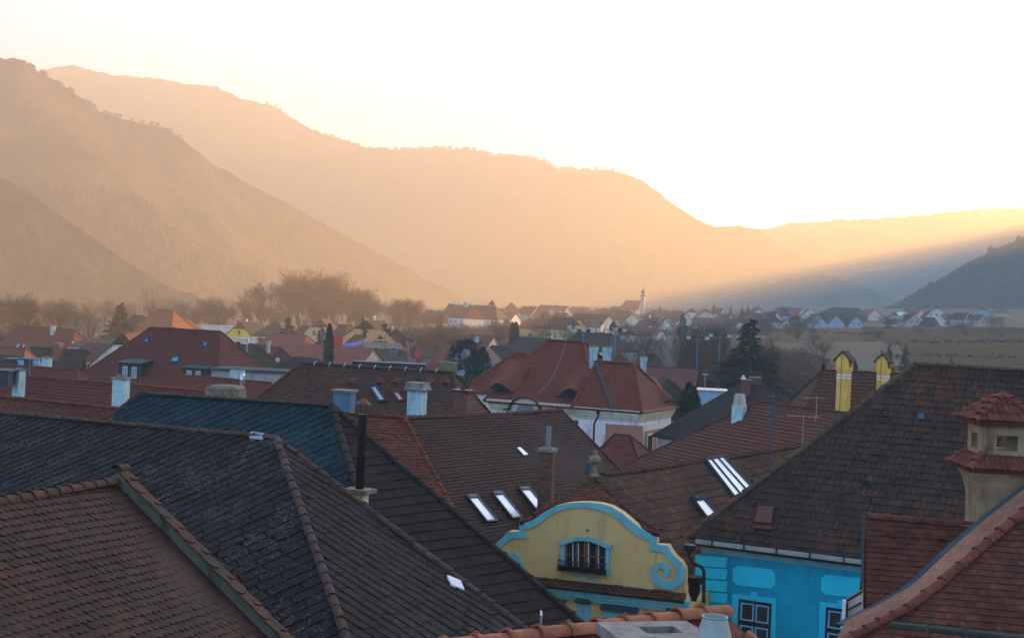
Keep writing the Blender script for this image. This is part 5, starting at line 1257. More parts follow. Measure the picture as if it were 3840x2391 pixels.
# ---- orange hipped roof and its neighbours
A, B = P(592, 1162, 420), P(650, 1163, 418)
hh('large orange hipped roof catching the sun, with small dormers along its foot', (592, 1162, 420), (650, 1163, 418), 22, 9.5, h_(7.5), h_(7), W_cream, C_peach, chim=((.0, 0, .9, .12, .12, M_lead, 'none'), (1.0, 0, .9, .12, .12, M_lead, 'none')), capm=M_capR, cap_r=.16)
hh('dark rounded roof left of the large orange hipped roof', (498, 1180, 450), (545, 1180, 450), 14, 5.5, h_(3), g, W_grey, C_dark)
hh('low orange wing at the right foot of the large orange hipped roof', (672, 1186, 455), (700, 1198, 452), 12, 4.5, g, h_(4), W_cream, C_peach)
bld(Pz(775, 1252, P(775, 1252, 430).z - 2), 12, 5, 3.0, -.05, 'long_shed', 'long low white building behind the red mansion roof', W_white, M_zinc)
# ---- lemon house, brown hips, cream house
hh('lemon yellow gable with a brown half-hipped roof and one small window', (905, 1206, 468), (972, 1207, 477), 13.5, 5.6, k_(.38, 1.3), g, W_lime, C_dark, n0=1, ws=(1.0, 1.4), ez=3.6, chim=((.05, -1.2, .5, .75, .4, B_brown, 'slab'), (.42, -1.0, .9, .35, .35, W_chim, 'none')), wf=M_wood, name='gabled_house')
bld(P(905, 1287, 440), 5.0, 2, 1.5, 0, 'garden_wall', 'white wall below the lemon yellow gable', W_white, M_zinc, cat='wall')
hh('grey-brown hipped roof over a white wall with a brown window, right of the lemon gable', (1033, 1202, 425), (1042, 1202, 425), 12, 4.6, h_(6.2), h_(4), W_white, C_grey, nf=2, ws=(1.6, 1.3), wf=M_wood)
hh('red-brown hipped roof with a broad grey chimney, behind the dark slim conifers', (1141, 1212, 440), (1151, 1212, 440), 13, 5.6, h_(5.5), h_(5.5), W_cream, C_redb, chim=((.6, .4, 1.1, .8, .4, M_conc, 'crown'),))
hh('cream house with two tall windows under a hipped brown roof', (1203, 1192, 435), (1232, 1196, 445), 10, 4.4, k_(.55, 1.6), k_(.4, 1), plain('warm_cream_render', (.62, .50, .26)), C_brown, n0=2, ws=(1.2, 1.7), ez=4.4, chim=((.9, 0, 1.0, .35, .35, M_conc, 'slab'),))
hh('dark brown roof over an ochre wall, right of the cream house with tall windows', (1238, 1213, 452), (1322, 1216, 452), 11, 4.0, g, g, W_ochre, C_dark, nf=2)
hh('faded red hipped roof just right of the mansion roof', (1024, 1250, 335), (1148, 1256, 330), 9, 3.0, h_(1.8), h_(2.2), W_white, C_fred, capm=M_capR, cap_r=.12)
r, q = hh('long faded red roof over a beige wall with its white gable lit at the right', (1048, 1284, 305), (1408, 1303, 294), 12, 4.0, g, g, W_beige, C_fred, nf=7, ws=(.9, 1.1), n1=0, wf=M_wframe)
r, q = hh('dark red roof with a lit clipped gable, in front of the long faded red roof', (935, 1290, 238), (1052, 1301, 226), 9, 4.2, g, k_(.72, 1.6), W_white, C_redb, capm=M_capR, cap_r=.12)
r, q = hh('mossy brown roof with two small white panes, right of the mansion roof', (890, 1294, 212), (972, 1296, 205), 14, 6.2, g, h_(4.2), W_beige, C_moss, sky=((.9, .62, .35, .5, G_sky), (1.25, .66, .35, .5, G_sky)), capm=M_cap, cap_r=.12)
backchim(r, 992, 1004, 1278, 199, W_beige, 'crown', -.2)
m = MB(); c = P(925, 1320, 200); m.tube([c, c + Z * 1.6], .09, 8); m.lathe(c + Z * 1.55, [(.4, 0), (.38, .05), (.1, .4), (.05, .55)], 10); m.obj('cone_vent', M_zinc, r)
dish(r, P(893, 1290, 200), .38, M_dishr); dish(r, P(1041, 1348, 190), .32, M_dish); 
hh('small dark blue roof below the faded red roofs', (1062, 1358, 192), (1122, 1356, 190), 8, 3, g, h_(2), W_white, C_teal)
hh('dark speckled hipped roof beside the slim cypress', (1108, 1336, 226), (1186, 1341, 222), 9, 3.4, g, h_(3), W_white, C_teal, nf=0)
bld(P(955, 1432, 158), 4.2, 2.6, 1.2, -.05, 'flat_roof_house', 'low blue-grey sheet roof behind the stone chimney', W_grey, C_blu, .3)

# ---- centre: the wide brown scale-tiled roof with skylights
za = P(1128, 1384, 108).z
A, B = P(1130, 1380, 111), P(1702, 1377, 107); A.z = B.z = (A.z + B.z) / 2
r, q = house('tiled_house', 'weathered red-brown roof with two skylights and metal ridge hooks, in the centre', A, B, 15, 6.6, ('h', 5.0), ('h', 3.8), W_cream, M_beavZ, lay=dict(kind='beaver', tw=.26, th=.27, t=.045, jit=.012), capm=M_cap, cap_r=.15, zbase=0)
plZ = Plane(q['A'], q['B'], q['A'] + q['n'] * q['hw'] - Z * q['drop']); ro = q['ro']
qsky(ro, plZ, [(1376, 1443), (1409, 1441), (1455, 1508), (1421, 1512)], fw=.2, h=.2, gm=glass_mat('frosted_skylight', (.42, .55, .62), .3, .3))
qsky(ro, plZ, [(1464, 1466), (1492, 1464), (1522, 1506), (1495, 1509)], fw=.16, h=.18, gm=glass_mat('frosted_skylight2', (.42, .52, .60), .3, .3), fm=plain('maroon_frame', (.16, .02, .02), fine=False))
for i in range(9): m = MB(); c = lerp(q['A'], q['B'], .1 + i * .1) + Z * .1; m.tube([c + q['n'] * .05 + Z * .12, c + q['n'] * .3 + Z * .04, c + q['n'] * .42 - Z * .16], .035, 4); m.obj('ridge_hook', M_steel, ro)
for x in (1325, 1430, 1492, 1545, 1612, 1676):
    m = MB(); c = plZ.hit(x, 1420) + plZ.n * .02; m.prism([c - q['d'] * .3, c + q['d'] * .05 + plZ.n * .22, c + q['d'] * .4, c - plZ.n * .1], -H2(q['n']) * -.5 - Z * .35); m.obj('vent_tile', M_flR, ro)
m = MB(); m.box(P(1680, 1375, 112) - Z * 1.2, .75, .5, 1.6); o = m.obj('chimney', M_stone, r)
m = MB(); m.box(P(1462, 1372, 113) - Z * 1.2, 2.9, .8, 1.5); m.obj('chimney', M_lead, r)

# ---- the manor
Mw = W_manor
A, B = P(2052, 1275, 128.4), P(2186, 1283, 127); A.z = B.z = (A.z + B.z) / 2; zr = A.z
r, q = house('manor_house', 'manor with tall red hipped roofs, eyebrow dormers and salmon panelled walls', A, B, 15, 5.35, ('h', 2.6), ('h', 4.6), Mw, C_manor, ov=.5, capm=M_capR, cap_r=.16, capseg=.42, lay=dict(kind='course', tw=.2, th=.26, t=.035), zbase=1)
qm = q; ro = q['ro']; pm = Plane(q['A'], q['B'], q['A'] + q['n'] * q['hw'] - Z * q['drop']); md, mn = q['d'], q['n']
def wing(a, b, W, drop, e0, e1, nm='wing_roof'):
    A, B = P(*a), P(*b); A.z = B.z = (A.z + B.z) / 2; d = H2(B - A).normalized(); n = V((d.y, -d.x, 0)); n = n if n.y < 0 else -n; hw = W / 2; dz = Z * drop
    xa, xb = e0, e1; m = MB(); k = MB(); f = [A, B, B + d * xb + n * hw - dz, A - d * xa + n * hw - dz]; bkf = [A, B, B + d * xb - n * hw - dz, A - d * xa - n * hw - dz]
    tiles(m, f, None, 'course', .2, .26, .035); m.sheet(bkf, .1); tiles(m, [B, f[2], bkf[2]], None, 'course', .2, .26, .035); tiles(m, [A, f[3], bkf[3]], None, 'course', .2, .26, .035)
    for p_, q_ in ((A, B), (f[2], B), (bkf[2], B), (f[3], A)): caps(k, p_, q_, .15, .42)
    o = m.obj(nm, C_manor, r); k.obj('ridge_tiles', M_capR, o)
    w = MB(); c0, c1_ = A - d * (xa - .5), B + d * (xb - .5); cc = H2(c0 + c1_) / 2; zt = A.z - drop + .15; w.box(cc + Z * (zt / 2), H2(c1_ - c0).length / 2, hw - .5, zt / 2, d, n); w.obj('wing_wall', Mw, r)
    return dict(A=A, B=B, d=d, n=n, hw=hw, drop=drop, f=f, bk=bkf, zt=zt, c0=c0, c1=c1_)
wl = wing((1932, 1322, 140), (1975, 1325, 139.7), 11, 3.8, 4.0, 3)
wr = wing((2240, 1355, 122.6), (2378, 1362, 121.2), 9.6, 3.8, .3, 2.6)
# walls: cornice, salmon fields, windows
plMf = Plane(qm['c0'] + mn * qm['hwi'], qm['c1'] + mn * qm['hwi'], qm['c0'] + mn * qm['hwi'] - Z * 3)
if plMf.n.dot(mn) < 0: plMf.n = -plMf.n
def cornice(c0, c1, n, hwi, zt, d):
    m = MB(); c = H2(c0 + c1) / 2 + n * hwi; l = H2(c1 - c0).length / 2
    for dz, pr, hh_ in ((-.12, .42, .10), (-.34, .30, .11), (-.58, .18, .12), (-.82, .08, .10)): m.box(c + Z * (zt + dz) + n * pr / 2, l + pr * .6, pr / 2 + .02, hh_, d, n)
    return m
m = cornice(qm['c0'], qm['c1'], mn, qm['hwi'], qm['ze'], md); m.obj('cornice', W_corn, r)
m = cornice(wr['c0'], wr['c1'], wr['n'], wr['hw'] - .5, wr['zt'], wr['d']); m.obj('cornice', W_corn, r)
cE = wr['c1']; m = MB()
for dz, pr, hh_ in ((-.12, .42, .10), (-.34, .30, .11), (-.58, .18, .12), (-.82, .08, .10)): m.box(H2(cE) + wr['d'] * (pr / 2) + Z * (wr['zt'] + dz + .001), pr / 2 + .02, wr['hw'] - .5 + pr * .6, hh_ - .002, wr['d'], wr['n'])
m.obj('cornice', W_corn, r)
plWf = Plane(wr['c0'] + wr['n'] * (wr['hw'] - .5), wr['c1'] + wr['n'] * (wr['hw'] - .5), wr['c0'] + wr['n'] * (wr['hw'] - .5) - Z * 3)
if plWf.n.dot(wr['n']) < 0: plWf.n = -plWf.n
plWe = Plane(cE, cE + wr['n'], cE - Z * 3)
if plWe.n.dot(wr['d']) < 0: plWe.n = -plWe.n
vprism(plWf, [(2272, 1588), (2412, 1596), (2412, 1760), (2268, 1760)], .05).obj('salmon_panel', W_pink, r)
vprism(plMf, [(2145, 1580), (2210, 1584), (2212, 1760), (2145, 1760)], .05).obj('salmon_panel', W_pink, r)
for (x0, x1) in ((2482, 2512), (2516, 2530)):
    pass
ewn = wr['hw'] - .5
def on_end(u, zz): return H2(cE) + wr['n'] * (ewn * u) + Z * (wr['zt'] - zz)
m = MB(); m.box(on_end(-.02, 4.2) + wr['d'] * .02, .03, ewn * .62, 2.4, wr['d'], wr['n']); m.obj('salmon_panel', W_pink, r)
for u in (.32, -.25): window(r, on_end(u, 3.3) + wr['d'] * .05, wr['n'], wr['d'], 1.15, 2.2, M_woodd, G_dark, (1, 2), surround=Mw)
window(r, plMf.hit(2168, 1612) + mn * .05, md, mn, 1.1, 1.6, M_woodd, G_dark, (1, 1), surround=Mw)
m = MB(); pp = [P(2243, 1545, 116.0), P(2243, 1562, 116.0), P(2234, 1575, 116.0), P(2228, 1590, 116.0), P(2224, 1760, 116.0)]; m.tube(pp, .09, 7); m.lathe(P(2243, 1552, 116.0), [(.09, 0), (.2, .2), (.2, .36)], 8); m.obj('downpipe', M_gut, r)
pwf = Plane(wr['A'], wr['B'], wr['f'][2]); m = MB(); m.tube([pwf.hit(2232, 1356), pwf.hit(2262, 1440), pwf.hit(2298, 1535)], .2, 4); m.obj('valley_sheet', M_lead, ro)
# arched front gable breaking the eave
ac = plMf.hit(1976, 1545); zt = ZP(1976, 1489, ac.y); ra = 60 / F * ac.y
pts = [(-1.06, -1.3)] + [(math.cos(R(180 - i * 15)), math.sin(R(180 - i * 15)) * .78) for i in range(13)] + [(1.06, -1.3)]
m = MB(); cz = zt - ra * .78; m.prism([V((ac.x, ac.y, cz)) + md * (a * ra) + Z * (b * ra) + mn * .35 for a, b in pts], -mn * 4); o = m.obj('arched_gable', W_corn, r)
m = MB(); arc = [V((ac.x, ac.y, cz)) + md * (math.cos(R(180 - i * 15)) * ra * 1.07) + Z * (math.sin(R(180 - i * 15)) * ra * .78 * 1.1) for i in range(13)]
arc = [arc[0] - md * .5 - Z * .03] + arc + [arc[-1] + md * .5 - Z * .03]
for a_, b_ in zip(arc, arc[1:]): m.sheet([a_ + mn * .6, b_ + mn * .6, b_ - mn * 4.5, a_ - mn * 4.5], .12)
m.obj('arched_roof', C_manor, o)
m = MB(); 
for a_, b_ in zip(arc, arc[1:]): m.tube([a_ + mn * .62 - Z * .05, b_ + mn * .62 - Z * .05], .055, 5)
m.obj('arched_gutter', M_gut, o)
m = MB(); m.prism([V((ac.x, ac.y, cz - .1)) + md * (math.cos(R(180 - i * 20)) * ra * .62) + Z * (math.sin(R(180 - i * 20)) * ra * .5) + mn * .37 for i in range(10)], mn * .05); m.obj('arched_window', G_pale, o)
# eyebrow dormers
def eyebrow(pl, x, y, w, par, d, n, h=.62):
    c = pl.hit(x, y); lo = H2(pl.n).normalized(); m = MB(); K = 16; D = 7.5 if w > 1 else 4
    ups = (V((0, 0, 1)) - pl.n * pl.n.z).normalized()
    rows = []
    for j in range(8):
        s_ = j / 7; r_ = []
        for i in range(K + 1):
            t = (i / K - .5) * 2; e = (math.cos(t * math.pi) + 1) / 2
            r_.append(c + d * (t * w * (1 - .25 * s_)) + ups * (s_ * D * .62) + pl.n * (e * w * h * (1 - s_) ** 1.5 + .05))
        rows.append(r_)
    M_ = K + 1; m.add([v for r_ in rows for v in r_], [(j * M_ + i, j * M_ + i + 1, (j + 1) * M_ + i + 1, (j + 1) * M_ + i) for j in range(7) for i in range(K)])
    o = m.obj('eyebrow_dormer', C_manor, par)
    m = MB(); fr_ = [p - pl.n * .02 + lo * .02 for p in rows[0][3:-3]]; base_ = fr_[-1] - fr_[0]
    m.face(fr_ + [fr_[-1] - Z * .1, fr_[0] - Z * .1]); m.tube([c - d * w * .95 + lo * .1, c + d * w * .95 + lo * .1], .06, 4); m.obj('dormer_front', M_lead, o)
    m = MB(); wc = c + Z * (w * h * .25) + lo * .04; m.prism([wc + d * (math.cos(R(180 - i * 30)) * w * .22) + Z * (math.sin(R(180 - i * 30)) * w * .25) - Z * .2 for i in range(7)], lo * .04); m.obj('pane', M_black, o)
eyebrow(pm, 1874, 1468, 1.5, ro, md, mn); eyebrow(pm, 2143, 1490, 1.5, ro, md, mn)
pwe = Plane(wr['B'], wr['f'][2], wr['bk'][2]); eyebrow(pwe, 2500, 1506, 1.0, ro, -wr['n'], wr['d'])
for (x0, x1, pt, Y) in ((2200, 2238, 1300, 123.5), (2249, 2290, 1302, 128), (2391, 2424, 1338, 124)): backchim(r, x0 + 3, x1 - 5, pt, Y, W_chim, 'crown', -.1, z0=8)
for x, y in ((1970, 1425), (1984, 1403)):
    m = MB(); c = pm.hit(x, y); m.lathe(c - Z * .2, [(.12, 0), (.12, .6), (.18, .62), (.18, .8)], 8); m.obj('clay_vent', M_capR, ro)
m = MB(); lc = [pm.hit(*p) + pm.n * .06 for p in ((2122, 1282), (2105, 1340), (2080, 1400), (2052, 1450), (2010, 1482))]; m.tube(lc, .014, 3); m.obj('lightning_cable', M_zinc, ro)
for x, y0, y1, nm in ((2060, 1212, 1275, 0), (2178, 1215, 1283, 0)):
    m = MB(); c = P(x, y1, 127.5); t = P(x + 2, y0, 127.5); m.tube([c, t], .03, 4); m.lathe(lerp(c, t, .32) - Z * .1, [(.02, 0), (.14, .1), (.02, .2)], 8); m.lathe(lerp(c, t, .05) - Z * .1, [(.1, 0), (.16, .1), (.05, .3)], 8); m.obj('lightning_rod', M_lead, ro)
# low annex in front of the manor
A, B = P(2305, 1628, 108), P(2362, 1633, 107.4); A.z = B.z = (A.z + B.z) / 2
house('annex', 'small annex with a steep red hipped roof against the manor wall', A, B, 7.5, 3.4, ('h', 2.0), ('h', 3.2), W_manor, C_red, ov=.3, cat='annex', capm=M_capD, cap_r=.10, zbase=1, lay=dict(kind='course', tw=.2, th=.26, t=.035))

# ---- right: dark roof, long brown roof, the yellow chimneys
r, q = hh('black lichen-spotted hipped roof over a beige wall, right of the manor', (2778, 1436, 118), (2862, 1440, 116), 13, 4.6, h_(3.6), h_(3.0), W_beige, C_teal, zbase=0)
backchim(r, 2776, 2814, 1425, 116, B_red, 'slab', -.1); backchim(r, 2808, 2848, 1416, 122, B_red, 'slab', -.1)
c = P(2787, 1420, 116); m = MB(); m.lathe(c - Z * .05, [(.22, 0), (.2, .12), (.08, .2), (.12, .24), (.03, .38)], 12); m.obj('chimney_cowl', M_steel, r)
A, B = P(2845, 1514, 92), P(3190, 1542, 84); A.z = B.z = (A.z + B.z) / 2
r, q = house('tiled_house', 'long reddish brown roof with one white chimney and a long left hip', A, B, 17, 7.0, ('h', 9.5), ('g',), W_cream, C_panC, lay=dict(kind='course', tw=.2, th=.30, t=.05), capm=M_cap, cap_r=.12, zbase=0)
plN = Plane(q['A'], q['B'], q['A'] + q['n'] * q['hw'] - Z * q['drop'])
r_, c = r, plN.hit(2771, 1566)
o = chimney(r, c, 8, ZP(2770, 1519, c.y), .38, .38, -.5, W_chim, 'none'); m = MB(); zt = ZP(2770, 1519, c.y); m.lathe(V((c.x, c.y, zt)), [(.50, 0), (.46, .1), (.40, .55), (.36, .68), (.38, .74)], 4, 1, 1, R(45) - .5); m.obj('chimney_cap', plain('rust_streaked_cap', (.42, .38, .34), dirt=(.25, .13, .07), dirt_scale=3, scale=3), o)
m = MB(); q1 = plN.hit(2845, 1495)
A, B = P(3088, 1393, 108), P(3395, 1397, 108); A.z = B.z = (A.z + B.z) / 2
r, q = house('villa', 'dark brown hipped villa roof carrying two tall yellow chimneys', A, B, 14, 6.0, ('h', 4.0), ('h', 4.0), W_cream, C_brown, lay=dict(kind='course', tw=.2, th=.40, t=.06), capm=M_cap, cap_r=.13, zbase=0)
M_yc = plain('chimney_yellow', (.80, .48, .10), var=.1, dirt=(.42, .29, .08), dirt_scale=1.5)
for (x0, x1, xc, ytop, ybot, Y) in ((3140, 3192, 3166, 1345, 1456, 104.5), (3290, 3336, 3313, 1352, 1434, 105.5)):
    w = (x1 - x0) / F * Y / 2 * .80; c = P(xc, 1400, Y); ax, ay = rot2(-.62); z1 = ZP(xc, ytop, Y); c = V((c.x, c.y, 0)); m = MB()
    m.box(c + Z * ((z1 - .9 + 9) / 2), w, w, (z1 - .9 - 9) / 2, ax, ay); zn = z1 - .9; m.box(c + Z * (zn + .02), w * 1.10, w * 1.10, .05, ax, ay); m.box(c + Z * (zn + .5), w * 1.16, w * 1.16, .44, ax, ay)
    zp = zn + .94; m.prism([c + ax * a + ay * -w * 1.12 + Z * b for a, b in ((-w * 1.12, zp), (w * 1.12, zp), (0, zp + w * 1.3))], ay * w * 2.24); o = m.obj('yellow_chimney', M_yc, r)
    m = MB()
    for dz in (-.12, -.34): m.box(c + Z * (zn + dz - .15), w * 1.05, w * 1.05, .045, ax, ay)
    m.obj('white_band', M_wframe, o); m = MB()
    for s in (-1, 1): m.sheet([c + ay * -w * 1.3 + Z * (zp + w * 1.42), c + ay * w * 1.3 + Z * (zp + w * 1.42), c + ay * w * 1.3 + ax * s * w * 1.75 + Z * (zp - w * .42), c + ay * -w * 1.3 + ax * s * w * 1.75 + Z * (zp - w * .42)], .09)
    m.obj('chimney_roof', C_dark, o); m = MB()
    for s in (-.45, .45): m.box(c + ax * w * 1.17 + ay * s * w + Z * (zn + .55), .02, w * .25, .2, ax, ay)
    m.obj('smoke_slot', M_black, o)
    m = MB(); m.tube([c - ay * w * 1.2 - ax * w * .1 + Z * 10, c - ay * w * 1.2 - ax * w * .1 + Z * (z1 + .8)], .018, 4); m.obj('lightning_cable', M_woodd, o)
m = MB(); c = P(3088, 1392, 108); m.lathe(c, [(.18, -.1), (.1, .1), (.16, .3), (.18, .42), (.08, .58), (.04, .8), (.01, 1.2)], 8); m.obj('finial', M_black, q['ro'])
dish(r, P(3200, 1376, 110), .42, M_lead, V((.6, -1, .1)))
m = MB(); c = P(2925, 1500, 100); m.lathe(P(3043, 1506, 101) - Z * .2, [(.13, 0), (.12, .7), (.18, .72), (.18, .85)], 8); m.obj('clay_vent', M_capR, q['ro'])

# ---- shop with the sign, dark hip, light boxes
M_shop = W_white
A, B = P(2270, 1368, 199), P(2619, 1378, 195.5); A.z = B.z = (A.z + B.z) / 2
r, q = house('shop', 'long brown roofed hall with a white gable bearing a red and white sign', A, B, 13, 7.2, ('g',), ('g',), W_lb, C_lila, ov=.5, cat='shop', capm=M_cap, cap_r=.12)
ec = H2(q['c1']); zs = ZP(2609, 1430, 195); m = MB(); sd_, sn_ = q['d'], q['n']
if sn_.x < 0: pass
sn2 = V((-sd_.y, sd_.x, 0))
m.box(ec + Z * zs + sd_ * .06 + q['n'] * .1, .05, 1.35, .8, sd_, q['n']); so = m.obj('sign_board', plain('sign_red', (.55, .02, .03), fine=False), r)
m = MB(); cu_ = lambda a, b, hw_, hh2: m.box(ec + Z * (zs + b) + sd_ * .13 + q['n'] * (.1 - a), .03, hw_, hh2, sd_, q['n'])
for x0 in (0,):
    # E
    a0 = -.75
    cu_(a0 - .16, 0, .07, .42)
    for b in (-.36, 0, .36): cu_(a0 + .04, b, .2, .065)
    # R
    a0 = 0
    cu_(a0 - .2, 0, .07, .42); cu_(a0 + .2, .2, .06, .22)
    for b in (.02, .36): cu_(a0, b, .2, .065)
    cu_(a0 + .1, -.16, .06, .12); cu_(a0 + .2, -.33, .06, .1)
    # G
    a0 = .75
    cu_(a0 - .2, 0, .06, .36)
    for b in (-.36, .36): cu_(a0, b, .2, .065)
    cu_(a0 + .18, -.2, .06, .2); cu_(a0 + .1, -.02, .14, .06)
m.obj('sign_lettering', M_wframe, so)
hh('dark green-black hipped roof below the hall with the sign', (2480, 1414, 162), (2508, 1414, 160), 9, 4.5, h_(2.2), h_(3), W_beige, C_green, zbase=2)
bld(P(2668, 1515, 165), 1.6, 2.5, 1.6, -.1, 'light_shed', 'small pale blue shed right of the hall with the sign', W_lb, M_zinc, cat='shed')
hh('small brown roof right behind the manor chimneys', (2296, 1316, 172), (2322, 1318, 168), 9, 4.4, g, h_(5), W_beige, C_moss, zbase=3)
# ---- house being built, with its scaffold
A, B = P(1440, 1243, 300), P(1392, 1240, 316); B.z = A.z
r = thing('house_under_construction', 'unfinished house with open pale rafters, blue sheeting and scaffolding', 'house', (A.x, A.y + 5, gz(A.x, A.y)))
d = H2(A - B).normalized(); n = V((d.y, -d.x, 0)); n = n if n.x > 0 else -n     # d points to the viewer
f0 = P(1440, 1285, 300); zt = f0.z; hw = 3.9; gzb = gz(A.x, A.y) - .5
m = MB(); wc = H2(A) - d * 6; m.box(wc + Z * ((zt - 1.2 + gzb) / 2), 5.6, 6.0, (zt - 1.2 - gzb) / 2, n, d)
m.prism([H2(A) + n * x + Z * z for x, z in ((-6.6, zt - 3.6), (6.6, zt - 3.6), (3.6, zt), (-3.6, zt))], -d * .4); m.obj('wall', plain('bare_grey_block', (.36, .32, .26), dirt=(.28, .2, .13)), r)
for u in (-1.7, 2.2): window(r, H2(A) + n * u + Z * (zt - 1.7) + d * .03, n, d, 1.3, 1.7, M_wframe, glass_mat('red_board', (.18, .05, .05), .6), (0, 1))
m = MB()
for i in range(9):
    o_ = -d * (i * 1.35) + Z * 0
    for s in (-1, 1): m.tube([H2(A) + o_ + Z * A.z, H2(A) + o_ + n * s * 6.9 + Z * (zt - 3.7)], .10, 4)
    if i < 8: m.tube([H2(A) + o_ + n * -2.2 + Z * (A.z - 1.9), H2(A) + o_ + n * 2.2 + Z * (A.z - 1.9)], .08, 4)
for k in range(9):
    t = k / 8.5
    for s in (-1, 1): p = H2(A) + n * s * 6.9 * t + Z * lerp(A.z, zt - 3.7, t) + Z * .12; m.tube([p, p - d * 11], .07, 4)
for x in (-2.6, -1.3, 0, 1.3, 2.6): m.tube([H2(A) + n * x + Z * zt, H2(A) + n * x + Z * (A.z - abs(x) * .75)], .09, 4)
m.tube([H2(A) - n * 3.8 + Z * zt, H2(A) + n * 3.8 + Z * zt], .11, 4); m.obj('rafters', M_rawwood, r)
m = MB(); c = H2(A) - d * 6 - n * 5.2; m.sheet([c + n * 1.8 - d * 3 + Z * (zt - .1), c + n * 1.8 + d * 5 + Z * (zt - .2), c - n * 2.4 + d * 5 + Z * (zt - 1.1), c - n * 2.4 - d * 3 + Z * (zt - .9)], .06); m.obj('sheeting', plain('blue_sheeting', (.02, .13, .5), fine=False), r)
m = MB()
for x in (-8.0, -4.6, 0, 4.6, 8.0): m.tube([H2(A) + n * x + d * 1.3 + Z * gzb, H2(A) + n * x + d * 1.3 + Z * (zt + (1.6 if abs(x) < 5 else -.5))], .07, 4)
for z in (zt - 5.6, zt - 3.4, zt - 1.2): m.tube([H2(A) - n * 8 + d * 1.3 + Z * z, H2(A) + n * 8 + d * 1.3 + Z * z], .06, 4); m.box(H2(A) + d * 1.1 + Z * z, 8, .35, .04, n, d)
m.obj('scaffold', plain('rusty_scaffold', (.20, .07, .05), fine=False), r)
M_net = plain('red_netting', (.45, .045, .04), fine=False)
m = MB(); m.box(H2(A) + n * 8.3 - d * 3 + Z * (zt - 3.6), .05, 3.5, 2.2, n, d); m.box(H2(A) - n * 8.8 - d * 6 + Z * (zt - .8), 1.0, .06, 1.8, n, d); m.obj('safety_net', M_net, r)
# ---- ochre houses round it
hh('ochre house with a wide dark roof and bright chimney, behind the unfinished house', (1374, 1201, 372), (1442, 1200, 384), 17, 6.0, k_(.35, 1.0), g, W_ochre, C_dark, n0=2, ws=(1.3, 1.7), ez=5.0, chim=((.02, -.8, .6, .8, .4, M_woodd, 'slab'), (.5, -.5, 1.3, .3, .3, W_chim, 'none')))
hh('dark roof with two lit chimney sides right of the ochre house', (1452, 1229, 372), (1486, 1231, 366), 9, 3.4, g, h_(2), W_ochre, C_dark, chim=((.3, .6, .6, .22, .22, W_cream, 'none'), (.85, .6, .8, .25, .25, W_cream, 'none')))
hh('dark red hipped roof behind the scaffold on the right side', (1468, 1258, 322), (1510, 1261, 315), 10, 4.4, g, h_(2.4), C_red and W_pink, C_redb)
hh('brown roof joining the ochre house at its left', (1275, 1215, 392), (1306, 1216, 390), 10, 4.2, g, h_(3), W_ochre, C_brown)
hh('red shed roof at the left of the unfinished house', (1332, 1255, 325), (1358, 1252, 322), 9, 4, h_(1), g, W_pink, C_redb)
# ---- centre right: light blue house and its neighbours
hh('small faded red two-tier roof over pale blue walls, left of the big pine', (1668, 1288, 305), (1694, 1290, 303), 8, 5.4, h_(1.2), h_(1.6), W_lb, C_fred)
hh('dark red roof with a white dish behind the big pine', (1762, 1252, 402), (1858, 1256, 398), 12, 4.6, g, g, W_beige, C_redb)
hh('pink hipped gable showing above the big pine', (1752, 1264, 372), (1776, 1263, 366), 9, 3.6, h_(3), h_(3), W_pink, C_fred, chim=((1.2, -.5, .3, .6, .4, W_chim, 'slab'),))
hh('light blue gabled cottage with an orange-brown roof right of the big pine', (1806, 1310, 268), (1836, 1302, 284), 9.5, 4.4, g, g, W_lb, C_tan, n0=1, ws=(1.5, 1.6), ez=3.2)
hh('dark blue-green roof beside the light blue gabled cottage', (1842, 1294, 300), (1904, 1297, 296), 10, 3.8, g, h_(2.5), W_lb, C_teal)
hh('low dark red-blue hipped roof with a lit chimney left of the manor ridge', (1955, 1262, 352), (2055, 1267, 346), 12, 4.0, h_(2.2), h_(3), W_beige, C_dark, chim=((.38, .5, .9, .3, .3, B_red, 'none'),))
hh('pale yellow house with a steep dark roof and lit right gable, beyond the manor', (2072, 1187, 470), (2176, 1191, 462), 11, 4.0, g, g, plain('butter_render', (.60, .54, .20)), C_brown, nf=3, ws=(1.2, 1.6), fz=2.4, n1=1, wf=M_wframe, chim=((.68, .4, .4, .2, .2, B_red, 'none'),))
hh('pale yellow cross gable with a white framed window, right part of the steep roofed house', (2152, 1196, 452), (2155, 1192, 462), 5.0, 2.2, k_(.9, .2), g, plain('butter_render', (.60, .54, .20)), C_brown, n0=1, ws=(1.1, 1.6), ez=2.8)
hh('faded red roof left of the pale yellow house', (1982, 1193, 520), (2068, 1196, 512), 12, 3.6, g, g, W_ochre, C_fred)
hh('long brown roof with a small dormer, right behind the pale yellow house', (2158, 1174, 565), (2288, 1178, 555), 14, 5.2, g, g, W_white, C_brown, nf=6)
A = P(2299, 1203, 420); r, q = hh('little white turret with a pointed brown roof right of the pale yellow house', (2298, 1203, 420), (2300, 1203, 420), 2.6, 1.8, h_(1.1), h_(1.1), W_beige, C_brown, ov=.25, n0=0, name='chapel_turret', cat='turret', nf=1, ws=(.6, 1.0), fz=1.0)
hh('wide dark roof just behind the manor ridge, below the pale yellow house', (2170, 1243, 338), (2292, 1247, 332), 13, 4.2, h_(2), h_(4), W_white, C_dark)
hh('low dull red roof among trees, right of the little white turret', (2345, 1229, 505), (2484, 1233, 498), 10, 2.4, g, g, W_white, C_fred)

